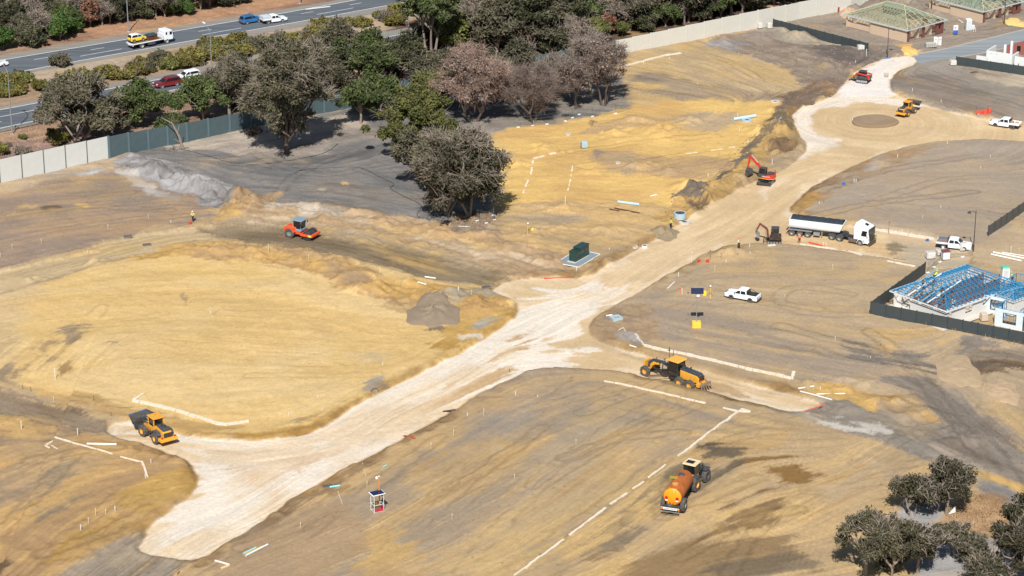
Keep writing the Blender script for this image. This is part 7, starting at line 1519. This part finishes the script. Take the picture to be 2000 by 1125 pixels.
# green kiosk on its gravel pad
G4 = [(1086,511),(1131,522),(1172,497),(1128,488)]; P = [at(*p) for p in G4]; o = (P[0] + P[2])/2; zc = .46
t = thing('gravel_pad', 'blue-grey gravel pad with a white edge under the green kiosk', 'pad', (o.x, o.y, zc)); L4 = [p - o for p in P]
b = MB(); b.add([(p.x, p.y, .06) for p in L4], [(0,1,2,3)]); b.build('gravel', None or mat('blue grey gravel', (128,142,152), .95, dirt=.30, scale=14, dirtcol=(70,80,90), bump=1.0), t)
b = MB()
for a, c in zip(L4, L4[1:] + L4[:1]): b.bar((a.x, a.y, .06), (c.x, c.y, .06), .11)
b.build('edging', mat('white edging', (224,222,212), .8), t)
e = at(1124,511); f = at(1150,496); hk = math.atan2(f.y - e.y, f.x - e.x)
m_ = at(1131,505); t = thing('utility_kiosk', 'dark green utility kiosk with a stepped top on the gravel pad', 'kiosk', (m_.x, m_.y, zc + .06), hk)
gk = mat('dark green kiosk paint', (22,58,54), .4, dirt=.04, coat=.3)
MB().box((.6, 0, .95), (2.6, 1.25, 1.8)).build('cabinet', gk, t, bevel=.03); MB().box((-1.35, 0, .82), (1.3, 1.2, 1.55)).build('side_cabinet', gk, t, bevel=.03)
MB().box((.6, 0, 1.9), (2.75, 1.4, .1)).build('lid', gk, t, bevel=.03); MB().box((-1.35, 0, 1.64), (1.42, 1.35, .09)).build('lid', gk, t, bevel=.03); MB().box((-.3, 0, .04), (4.1, 1.5, .1)).build('plinth', conc, t)
for x in (-.95, -.35, .1, 1.2): MB().box((x, -.64, 1.2), (.10, .04, .12)).build('lock', steel, t)
# pipes, timbers and rails lying about
PIPE = [((1063,536.5),(1116,537.5),.09,(206,44,36),'bright red pipe lying at the road edge below the green kiosk'),((1570,805),(1613,791),.10,(176,86,80),'faded red pipe at the end of the cream road'),((1559,760),(1590,755),.10,(214,210,200),'white pipe lying across the yellow trench edge, nearest the grader'),((1563,765.5),(1597,774),.10,(214,210,200),'white pipe leading into the pipe crossing'),((1595,771),(1650,770),.10,(214,210,200),'longest white pipe at the pipe crossing'),((1597,774.5),(1625,782),.10,(214,210,200),'short white pipe below the pipe crossing'),
 ((1580,474.5),(1612,483),.12,(204,72,40),'orange red pipe lying below the semi tipper'),((1936,498),(1995,511),.13,(226,224,216),'lower long white pipe on the street by the right edge'),((1940,494),(2000,506),.13,(226,224,216),'middle long white pipe on the street by the right edge'),((1957,494),(2020,504),.1,(210,208,200),'upper long white pipe on the street by the right edge'),
 ((170,868.5),(228,869.5),.13,(220,220,212),'straight white pipe on the lower left lot'),((644,953),(664,950),.12,(130,206,206),'pale turquoise pipe at the lower road edge'),((747,914.5),(755,910),.1,(130,206,206),'tiny turquoise pipe piece above the cage stand'),((475,1083),(500,1071),.12,(150,200,200),'turquoise pipe in the bundle near the bottom edge'),((480,1087),(523,1065),.12,(210,214,214),'white pipe in the bundle near the bottom edge'),((478,1084),(512,1068),.08,(206,170,60),'yellow pipe in the bundle near the bottom edge'),((420,1096),(448,1104),.09,(226,222,214),'upper white strip left of the pipe bundle'),((432,1111),(448,1105),.09,(226,200,150),'lower cream strip left of the pipe bundle'),
 ((1432,236),(1476,229),.3,(176,198,206),'thick pale blue pipe beside the concrete ring on the yellow sand'),((1207,396.5),(1249,402),.22,(170,196,208),'pale blue pipe lying on the sand above the road'),((1190,409),(1209,413),.09,(88,60,44),'short dark brown timber on the sand'),((1200,407),(1249,417),.09,(88,60,44),'long dark brown timber on the sand'),((1270,385),(1282,381.5),.12,(222,220,212),'short white pipe piece left of the dark spoil'),((1196,616),(1184,618),.1,(222,220,212),'small white pipe end at the square pit'),((1208,646),(1217,641),.08,(210,204,190),'white angle piece, left arm, near the grader footing'),((1217,641),(1222,648),.08,(210,204,190),'white angle piece, right arm, near the grader footing'),((1230,676),(1243,680),.12,(214,206,190),'short cream pipe behind the grader'),
 ((788,852),(802,852),.07,(190,70,36),'short rust red strip on the middle lot'),((802,852),(811,858),.07,(190,70,36),'bent end of the rust red strip on the middle lot'),((1303,565),(1317,552),.09,(226,222,212),'white pipe piece on the right lot near the road'),((830,542),(851,545),.12,(222,218,208),'white pipe piece at the end of the brown haul track'),((815,552),(832,557),.1,(222,218,208),'white pipe piece below the brown haul track'),((865,805),(890,802),.10,(56,44,52),'dark cloth roll on the middle lot'),((1872,40),(1880,45),.12,(214,206,200),'pale beam lying between the brick houses'),((1746,537),(1776,531),.0,(0,0,0),''),((347,1122),(350,1117),.07,(150,84,48),'rusty bar at the bottom edge'),
 ((1744,505),(1768,508),.05,(110,90,70),'thin dark rod lying above the lot fence'),((708,905),(715,932),.05,(200,180,140),'leaning string line left of the cage stand, upper'),((660,960),(669,986),.05,(200,180,140),'leaning string line left of the cage stand, lower')]
for k, (a, c, r, col, lab) in enumerate(PIPE):
    if r == 0: continue
    p, q = at(*a), at(*c); b = MB(); L_ = (q - p).length; hh = math.atan2(q.y - p.y, q.x - p.x); dz = q.z - p.z
    if 'timber' in lab or 'strip' in lab or 'beam' in lab: b.box((L_/2, 0, r), (L_, r*2.2, r*1.4)); nm, ct = 'timber', 'timber'
    else: b.lathe([(0, r*.82), (0, r), (L_, r), (L_, r*.82)], (0, 0, r), 'x', 10); nm, ct = 'pipe', 'pipe'
    o = b.build(nm, mat('pipe %d %d %d' % col, col, .5, dirt=.06), None, loc=p, rot=(0, -math.atan2(dz, L_), hh)); tag(o, lab, ct)
# concrete rings, pits and lids
def ring(name, label, px, py, r, hh, m=galvb, lid=True, hole=.4):
    t = thing(name, label, 'manhole', at(px, py)); b = MB(); b.lathe([(-.1, r*.8), (-.1, r), (hh, r), (hh, r*.8), (-.1, r*.8)], (0,0,0), 'z', 24); b.build('ring', m, t, smooth=True)
    if lid: b = MB(); b.lathe([(hh + .01, r*hole), (hh + .06, r*hole), (hh + .06, r*.98), (hh + .005, r*.98)], (0,0,0), 'z', 24); b.build('cover', m, t)
    b = MB(); b.lathe([(hh - .03, .001), (hh - .03, r*.78)], (0,0,0), 'z', 20); b.build('opening', dark, t)
ring('concrete_ring', 'tall pale blue concrete ring beside the road, left of the low ring', 1328, 425, 1.0, .85, lid=False); ring('manhole_cover', 'low concrete ring with a centre hole beside the road', 1337, 435, 1.0, .15, conc)
ring('manhole_cover', 'concrete ring lying beside the thick pale blue pipe', 1459, 236, .95, .2); ring('manhole_cover', 'flat white ring on the sand left of the roundabout', 1514, 199, .85, .1, conc); ring('manhole_cover', 'pale blue round lid right of the thick pipe', 1520, 229, .6, .12, lid=False)
ring('manhole_cover', 'small ring at the yellow sand edge below the bare trees', 1110, 263, .5, .2, conc); ring('manhole_cover', 'small grey ring in the middle of the second yellow lot', 1207, 319, .45, .15, conc); ring('manhole_cover', 'white ring with a dark top at the road edge, upper right of the green kiosk', 1259, 483, .45, .35, whitem, lid=False); ring('manhole_cover', 'flat grey lid beside the white ring at the road edge', 1240, 481, .5, .06, conc)
t = thing('square_pit', 'pale blue square concrete pit frame beside the road bend', 'pit', at(1203, 624), .4); b = MB()
for x, y, sx, sy in ((0,-.6,1.5,.3),(0,.6,1.5,.3),(-.6,0,.3,.9),(.6,0,.3,.9)): b.box((x, y, .2), (sx, sy, .45))
b.build('frame', galvb, t); MB().box((0,0,.1), (.9,.9,.2)).build('opening', mat('sandy pit floor', (150,126,96), .9), t)
for (px, py, lab) in [(287,479,'dark drain grate right of the left haul road edge'),(250,463,'grey drain grate at the left haul road edge'),(950,562,'grey drain box at the end of the brown haul track'),(1903,142.5,'dark plank lying below the white house fence'),(640,951,'black kerb inlet box beside the turquoise pipe')]:
    t = thing('drain_grate', lab, 'grate', at(px, py), .3); MB().box((0,0,.08), (1.3,.8,.18)).build('frame', mat('weathered grate', (112,106,98), .7), t); b = MB()
    for k in range(5): b.box((-.5 + k*.25, 0, .19), (.10, .66, .05))
    b.build('bars', black, t)
# blocks, crates, cabins
def crate(label, px, py, d, col, rz=.2, cat='crate', name='water_block', slat=True):
    t = thing(name, label, cat, at(px, py), rz); m = mat('crate %d %d %d' % col, col, .6, dirt=.08)
    MB().box((0,0,d[2]/2 + .08), d, taper=.97).build('body', m, t, bevel=.06)
    b = MB()
    if slat:
        for k in range(5): x = -d[0]/2 + d[0]*(k + .5)/5; b.box((x, -d[1]/2 - .01, d[2]/2 + .08), (.05, .04, d[2]*.9)); b.box((x, d[1]/2 + .01, d[2]/2 + .08), (.05, .04, d[2]*.9))
        b.box((0,0,d[2] + .09), (d[0]*.8, d[1]*.8, .05)); b.build('ribs', mat('crate rib', (186,186,180), .6), t)
    MB().box((0,0,.05), (d[0]*1.02, d[1]*1.02, .1)).build('skid', dark, t)
wc = (206,204,196)
crate('cream ballast block at the lower end of the charcoal fence', 1681, 96, (1.3,1.0,.8), wc); crate('left cream ballast block at the wall end of the charcoal fence', 1484, 55, (.9,.9,1.1), wc); crate('right cream ballast block at the wall end of the charcoal fence', 1502, 55, (.9,.9,1.1), wc); crate('cream ballast block at the left end of the white house fence', 1861, 127, (1.2,1.0,.9), wc)
crate('cream ballast block above the blue roof frame', 1817, 504, (1.4,1.1,.95), wc); crate('cream slatted crate in front of the white ute bonnet', 1881, 489, (1.2,.8,1.15), wc); crate('pale block behind the maroon topped cabin', 1838, 497, (1.5,1.2,.7), (214,210,204)); crate('white cabin box with a maroon roof above the blue roof frame', 1846, 506, (1.1,1.1,1.2), (220,218,216), name='site_toilet', cat='site toilet', slat=False)
b = MB(); b.box((0,0,1.36), (1.2,1.2,.1)); tag(b.build('maroon_lid', mat('maroon lid', (120,60,72), .6), None, loc=at(1846,506), rot=(0,0,.2)), 'maroon sheet on the white cabin box', 'lid')
crate('stack of cardboard boxes beside the second blue frame', 1921, 626, (1.0,1.0,1.1), (196,176,156), cat='boxes', name='box_stack'); crate('pale blue wrapped block on the second yellow lot', 1141, 288, (1.1,1.1,1.0), (142,184,196), cat='pallet', name='wrapped_pallet'); crate('small dark red bin in front of the far pale wall', 1635, 23, (.8,.8,1.0), (140,44,40), cat='bin', name='waste_bin', slat=False); crate('grey brick pack beside the white double sign', 1817, 92, (2.2,1.1,.8), (150,150,142), cat='brick pack', name='brick_pack')
def toilet(label, px, py, body, roof, rz=0):
    t = thing('site_toilet', label, 'site toilet', at(px, py), rz); MB().box((0,0,1.05), (1.15,1.15,2.1), taper=.96).build('cabin', body, t, bevel=.04); MB().box((0,0,2.18), (1.2,1.2,.16), taper=.8).build('roof', roof, t, bevel=.03); MB().box((0,-.585,1.0), (.75,.03,1.75)).build('door', mat('door grey', (196,200,200), .6), t)
toilet('white portable toilet with a green roof behind the second blue frame', 1962, 548, whitem, mat('sea green roof', (90,186,158), .5), .1); toilet('white portable toilet standing by the upper side street', 1891, 58, mat('bluish white plastic', (206,216,222), .5), whitem, .1); 
crate('small white tank beside the toilet by the upper side street', 1900, 58, (.6,.6,.9), (206,212,216), slat=False)
def sign(name, label, px, py, w, hh, rz, board, rows, txt=None, tcol=None, lower=None):
    t = thing(name, label, 'sign', at(px, py), rz); b = MB(); b.bar((-w/2 + .06, .04, 0), (-w/2 + .06, .04, hh), .04); b.bar((w/2 - .06, .04, 0), (w/2 - .06, .04, hh), .04); b.build('posts', wood, t)
    MB().box((0, 0, hh/2 + .15), (w, .04, hh - .3)).build('board', board, t)
    if lower: MB().box((0, -.03, .15 + (hh - .3)*.25), (w, .02, (hh - .3)*.45)).build('lower_panel', lower, t)
    if txt: lettering(txt, w*.62, (0, -.035, hh*.72), (math.pi/2, 0, 0), tcol, t)
    return t
sgb = mat('sign blue', (20,90,190), .5); sgr = mat('sign red', (196,56,70), .5)
sign('site_sign', 'white and blue site sign on the dirt between the brick houses', 1866, 68, 1.0, 2.0, .25, whitem, 0, 'B1', mat('sign slate', (90,104,140), .6), sgb)
sign('site_sign', 'left board of the white double sign with red figures', 1827, 92, .75, 2.1, -.35, whitem, 0, '59', sgr); sign('site_sign', 'right board of the white double sign with red figures', 1835, 92, .75, 2.1, .45, whitem, 0, '59', sgr)
t = thing('notice_board', 'small white triangular board beside the white-trunked tree', 'notice', at(1859, 1005), .4); MB().add([(-.5,0,.1),(.5,0,.2),(.5,0,1.1),(-.5,.04,.1),(.5,.04,.2),(.5,.04,1.1)], [(0,1,2),(5,4,3),(0,3,4,1),(1,4,5,2),(2,5,3,0)]).build('board', whitem, t); b = MB(); b.bar((.45,.02,-.1), (.45,.02,.3), .03); b.build('post', wood, t)
# orange barrier mesh
t = thing('barrier_mesh', 'crumpled orange red barrier mesh near the ute at the right edge', 'barrier', at(1921, 223), 0); rg = random.Random(2); om = mat('orange barrier mesh', (214,70,52), .8)
b = MB(); n = 7; V = [[(-1.4 + 2.8*i/(n - 1) + rg.uniform(-.1,.1), .5*math.sin(i*1.3), 0), (-1.4 + 2.8*i/(n - 1), .5*math.sin(i*1.3) + rg.uniform(-.2,.2), .5 + .55*(i > 2) + rg.uniform(-.2,.2))] for i in range(n)]
for i in range(n - 1): b.add([V[i][0], V[i + 1][0], V[i + 1][1], V[i][1], *[(x, y + .04, z) for x, y, z in (V[i][0], V[i + 1][0], V[i + 1][1], V[i][1])]], [(0,1,2,3),(7,6,5,4),(0,4,5,1),(1,5,6,2),(2,6,7,3),(3,7,4,0)])
b.build('mesh_sheet', om, t); b = MB()
for x in (-1.3, .8): b.bar((x, .3, 0), (x, .3, 1.6), .04)
b.build('stake', mat('dark stake', (70,50,44), .8), t)
t = thing('wire_basket', 'small wire basket standing on the cream road top', 'basket', at(1731, 150)); b = MB()
for z in (.05, .5): b.lathe([(z, .42), (z + .05, .42), (z + .05, .38), (z, .38)], (0,0,0), 'z', 12)
for k in range(10): a = k*.628; b.bar((.4*math.cos(a), .4*math.sin(a), 0), (.35*math.cos(a), .35*math.sin(a), .9), .02)
b.build('wires', mat('pale rust wire', (176,150,130), .6), t)
# temporary mesh fences
def mesh_fence(label, pts, hh=1.9, feet=True):
    P = [at(*p) for p in pts]; o = P[0].copy(); t = thing('mesh_fence', label, 'mesh fence', o); wire = mat('thin wire', (120,130,134), .5, .5)
    for a, c in zip(P[:-1], P[1:]):
        L_ = (c - a).length; n = max(1, round(L_/3.0))
        for k in range(n):
            p, q = a.lerp(c, k/n) - o, a.lerp(c, (k + 1)/n) - o; b = MB(); z = Vector((0, 0, 1))
            for zz in (.12, .7, 1.3, hh): b.tube(p + z*zz, q + z*zz, .018, .018, 4)
            for s in np.linspace(0, 1, 9): r = p.lerp(q, s); b.tube(r + z*.1, r + z*hh, .018 if s in (0, 1) else .006, None, 4)
            b.build('fence_panel', wire, t); MB().box((p.x, p.y, p.z + .07), (.55, .28, .14), rz=.5).build('foot', whitem, t)
mesh_fence('mesh fence with white feet in front of the bare trees', [(1012,249),(1068,243),(1104,237),(1131,224),(1157,228),(1202,222),(1234,212)]); mesh_fence('mesh fence round the two gum trunks at the yellow sand edge', [(932,432),(950,436),(965,430),(962,412)], 1.9)
mesh_fence('mesh fence above the corner of the lot fence near the blue roof', [(1812,533),(1835,512),(1850,505)], 1.7)
mesh_fence('mesh fence between the ballast blocks and the white ute', [(1850,505),(1880,502),(1900,499)], 1.5)
tag(MB().bar((0,0,.1), (3.1,-.3,.1), .09).build('white_beam', whitem, None, loc=at(896,443)), 'white beam lying below the fenced gum trunks', 'beam')
# survey stakes and risers: (x, y base, pixel height, kind)
ST = [(211,446,8,'s'),(290,427,8,'s'),(334,435,5,'p'),(24,486,9,'s'),(81,475,9,'s'),(1,502,8,'s'),(171,495,6,'s'),(525,495,18,'s'),(603,510,13,'s'),(742,536,14,'s'),(921,578,11,'s'),(896,570,7,'s'),(895,566,6,'p'),
 (108,741,22,'p'),(152,850,14,'p'),(42,838,16,'p'),(105,784,9,'s'),(183,782,9,'d'),(217,813,8,'d'),(44,760,8,'d'),(60,765,9,'d'),(721,811,5,'p'),(748,712,5,'p'),(629,801,4,'p'),(621,776,4,'p'),(564,810,4,'p'),(411,612,5,'p'),
 (187,1006,14,'s'),(207,1004,10,'s'),(173,1022,12,'s'),(225,998,10,'p'),(158,1035,11,'p'),(295,904,7,'p'),(284,934,9,'p'),(368,912,8,'d'),(717,951,12,'s'),(587,1030,10,'s'),(883,1014,11,'s'),(842,876,12,'s'),(886,850,12,'s'),(945,812,14,'s'),(1007,772,8,'p'),(1125,867,9,'s'),(1005,934,8,'s'),(995,727,6,'d'),(913,812,6,'p'),(1050,775,3,'p'),
 (1234,708,3,'s'),(1329,573,11,'o'),(1332,573,11,'p'),(1325,540,8,'p'),(1396,530,12,'s'),(1351,513,12,'p'),(1351,498,7,'s'),(1247,479,10,'d'),(1387,508,20,'d'),(1408,505,12,'d'),(1464,482,6,'p'),(1465,494,3,'p'),(1418,512,5,'p'),(1626,525,8,'s'),(1631,665,8,'s'),(1533,580,5,'s'),(1602,761,6,'p'),(1720,675,3,'d'),
 (1668,356,7,'p'),(1672,356,6,'p'),(1648,361,5,'b'),(1600,398,4,'p'),(1609,397,5,'d'),(1753,308,6,'p'),(1837,407,5,'s'),(1802,427,6,'s'),(1915,331,5,'s'),(1934,308,5,'s'),(1762,455,6,'p'),(1811,471,5,'b'),(1735,457,25,'d'),(1850,281,5,'p'),(1608,482,9,'p'),(1613,483,9,'p'),(1974,494,13,'p'),(1990,492,7,'s'),(1895,486,12,'p'),
 (1104,401,17,'p'),(1383,346,8,'p'),(1372,356,4,'p'),(1461,281,7,'p'),(1441,227,5,'p'),(1444,256,5,'p'),(1508,322,11,'p'),(1257,125,5,'p'),(1308,115,4,'p'),(1782,178,5,'p'),(1738,172,6,'p'),(1838,200,5,'p'),(1665,238,7,'p'),(1692,110,14,'p'),(1660,127,4,'s'),(1671,122,4,'p'),(1901,62,8,'p'),(1905,62,8,'p'),(1362,165,3,'s'),(1443,107,4,'s'),(1560,118,4,'s'),(1580,143,4,'s'),(1116,420,3,'s'),(1190,487,3,'p'),(1126,529,7,'p'),(1058,545,4,'o'),(1136,530,3,'o'),(1365,512,5,'r'),(1382,512,4,'r'),(372,438,4,'r'),(1700,700,3,'s'),(1795,698,3,'d'),(1960,1014,4,'p')]
SM = {'s': mat('stake timber', (206,194,168), .8), 'p': mat('pvc riser', (208,208,200), .5, dirt=.04), 'd': mat('dark peg', (84,72,56), .8), 'o': mat('orange peg', (222,90,50), .6), 'b': mat('blue peg', (40,90,170), .5), 'r': mat('red marker', (190,40,30), .5)}
SN = {'s': ('survey_stake', 'thin timber survey stake', 'stake'), 'p': ('pipe_riser', 'white pipe riser', 'riser'), 'd': ('dark_stake', 'thin dark stake', 'stake'), 'o': ('orange_stake', 'orange painted stake', 'stake'), 'b': ('blue_marker', 'small blue marker', 'marker'), 'r': ('red_marker', 'small red marker', 'marker')}
def area(x, y):
    if y > 840 and x < 400: return 'on the lower left lot'
    if y > 720 and x > 480 and x < 1180: return 'on the middle lower lot' if x > 830 or y > 880 else 'on the near part of the big yellow lot'
    if x < 480 and y < 500: return 'on the upper left brown lot'
    if x < 480: return 'on the left part of the big yellow lot'
    if x < 1010 and y < 620: return 'along the brown haul track'
    if x < 1010: return 'on the right part of the big yellow lot'
    if y < 130: return 'near the top building lots'
    if x < 1560 and y < 460: return 'on the second yellow lot'
    if y > 600: return 'on the lower right ground'
    if x > 1560 and y < 270: return 'round the roundabout'
    if x > 1560: return 'on the flat right lot'
    return 'along the far road edge'
for k, (x, y, hp, kd) in enumerate(ST):
    p = at(x, y); sc_ = F/math.hypot(p.y, CAM_H); hm = max(.25, hp/sc_/.93); nm, lb, ct = SN[kd]; b = MB(); r = .035 if kd in 'sd' else .055
    if kd in 'rb': b.box((0,0,.14), (.5,.35,.3)); b.box((.1,.05,.35), (.2,.15,.14))
    elif kd == 'p': b.lathe([(-.1, r), (hm, r), (hm, r*.8), (hm - .1, r*.8)], (0,0,0), 'z', 10); b.lathe([(hm*.8, r), (hm*.8, r*1.3), (hm*.95, r*1.3), (hm*.95, r)], (0,0,0), 'z', 10)
    else: rg = random.Random(k); b.tube((0,0,-.1), (rg.uniform(-.05,.05)*hm, 0, hm), r, r*.8, 4); b.box((0,0,hm*.9), (.09,.05,.18))
    g = '%ss %s' % (lb, area(x, y)); tag(b.build(nm, SM[kd], None, loc=p), '%s %s' % (lb, area(x, y)), ct, g)
# heaps that were tipped as separate loads
def heap(name, label, px, py, rx, ry, hh, rgb, seed, sharp=1.0):
    p = at(px, py); rg = np.random.default_rng(seed); n, m_ = 40, 22; V = []; F_ = []
    for j in range(m_ + 1):
        r = j/m_
        for i in range(n):
            a = 2*math.pi*i/n; e = 1 + .12*math.sin(a*3 + seed) + .08*math.sin(a*7 + seed*2); x, y = rx*r*e*math.cos(a), ry*r*e*math.sin(a)
            z = hh*(1 - r**sharp)*(1 + .22*math.sin(a*5 + r*9 + seed)*math.sin(a*2 + r*5)) + float(fbm(np.array((p.x + x)*2.), np.array((p.y + y)*2.), 3, seed) - .5)*.22*(1 - r*.7); V.append((x, y, (height(p.x + x, p.y + y) - p.z) + z - (.15 if j == m_ else 0)))
    for j in range(m_):
        for i in range(n): F_.append((j*n + i, j*n + (i + 1) % n, (j + 1)*n + (i + 1) % n, (j + 1)*n + i))
    b = MB(); b.add(V, F_); o = b.build(name, mat('heap soil %d %d %d' % rgb, rgb, .95, dirt=.2, scale=1.2, dirtcol=tuple(int(c*.8) for c in rgb), bump=.8), None, smooth=True, loc=p); return tag(o, label, 'heap')
heap('soil_heap', 'smooth grey-brown cone of soil at the right side of the big yellow lot', 846, 612, 4.0, 6.0, 1.1, (134,118,98), 3)
heap('soil_heap', 'lumpy tan heap at the left of the curved dark track on the right', 1872, 724, 3.0, 6.0, .28, (166,144,114), 4, 2.6); heap('soil_heap', 'tan heap inside the curve of the dark track near the right edge', 1960, 764, 2.2, 4.4, .38, (172,148,118), 5, 2.4)
heap('soil_heap', 'dark grey patch of gravel heaped at the road edge below the standing worker', 1300, 455, 2.2, 3.0, .35, (140,124,98), 6); heap('soil_heap', 'brown heap below the charcoal fence end at the pale wall', 1484, 72, 3.6, 4.5, .8, (132,118,106), 7); heap('soil_heap', 'orange-tan sand heap in front of the far pale wall', 1655, 22, 1.8, 3, .9, (178,152,126), 8)
heap('yellow_sand_heap', 'bright yellow sand spill between the lamp and the side street', 1775, 98, 1.6, 3, .35, (214,172,100), 9); heap('yellow_sand_heap', 'bright yellow sand pile at the top right corner', 1982, 44, 2.0, 3, .35, (220,182,112), 10)
# raised centre of the roundabout
P = chaikin(poly_world([(1662,240),(1668,232),(1690,227),(1720,226),(1742,231),(1757,239),(1752,245),(1730,250),(1700,251),(1672,247)]), 1); c_ = P.mean(0); zc = height(*c_); b = MB(); n = len(P)
b.add([(x, y, zc - .3) for x, y in P] + [(x, y, zc + .28) for x, y in P] + [((x - c_[0])*.9 + c_[0], (y - c_[1])*.9 + c_[1], zc + .40) for x, y in P], [(i, (i + 1) % n, (i + 1) % n + n, i + n) for i in range(n)] + [(i + n, (i + 1) % n + n, (i + 1) % n + 2*n, i + 2*n) for i in range(n)] + [tuple(range(2*n, 3*n))])
o = b.build('roundabout_island', mat('damp brown soil', (142,122,98), .95, dirt=.25, scale=.25, dirtcol=(112,88,58), bump=.5)); o['kind'] = 'structure'
# hoses on the paddock
hose = mat('black hose', (44,42,42), .6)
for lab, pts in [('long black hose looping over the grey paddock to the fenced gum', [(576,339),(590,331),(640,328),(690,326),(712,330),(740,346),(770,358),(768,364),(758,367),(790,385),(825,400),(820,412),(812,420),(826,430),(860,430),(876,434)]), ('thin black hose crossing the paddock below the tallest gum', [(480,324),(540,318),(600,308),(640,298),(660,281)]), ('black hose between the grey windrow and the tallest gum', [(350,290),(400,303),(450,319),(500,322)]), ('curled black hose in the grey patch at the road edge', [(725,765),(728,760),(737,759),(740,763)])]:
    Q = chaikin(np.array(pts, float), 2, False); P = [at(*q) for q in Q]; o = P[0].copy(); b = MB(); b.path([p - o + Vector((0,0,.05)) for p in P], .05, 5); tag(b.build('hose', hose, None, loc=o), lab, 'hose')
# loose stones and litter
def scatter(name, label, poly, n, r, m, seed):
    rg = np.random.default_rng(seed); P = poly_world(poly); lo, hi = P.min(0), P.max(0); xs = rg.uniform(lo[0], hi[0], n*4); ys = rg.uniform(lo[1], hi[1], n*4); ok = np.nonzero(sdf(P, xs, ys) < 0)[0][:n]; b = MB()
    for x, y in zip(xs[ok], ys[ok]): s = r*rg.uniform(.4, 1.4); b.ball((x, y, height(x, y) + s*.2), (s, s*rg.uniform(.5, 1), s*.5), 5, 3)
    o = b.build(name, m); tag(o, label, 'stones', None, 'stuff')
scatter('loose_stones', 'loose grey clods along the windrow and paddock edge', [(225,320),(300,300),(480,370),(560,400),(900,440),(960,460),(700,440),(480,420),(360,385)], 350, .13, mat('clod grey', (150,140,128), .95), 1)
scatter('loose_clods', 'dark roots and clods on the spoil beside the red excavator', [(1280,420),(1380,350),(1500,240),(1560,250),(1560,290),(1480,345),(1400,395),(1330,440)], 420, .13, mat('dark clod', (124,100,72), .95), 2)
scatter('loose_clods', 'brown clods along the spoil ridge of the big yellow lot', [(300,480),(480,470),(620,495),(780,545),(880,580),(760,600),(600,540),(400,500)], 260, .12, mat('ochre clod', (170,132,84), .95), 3)
scatter('loose_clods', 'pale rubble scattered over the upper brown lots', [(1400,70),(1560,55),(1700,100),(1760,112),(1640,190),(1540,210),(1500,120)], 260, .11, mat('pale clod', (160,144,126), .95), 4)
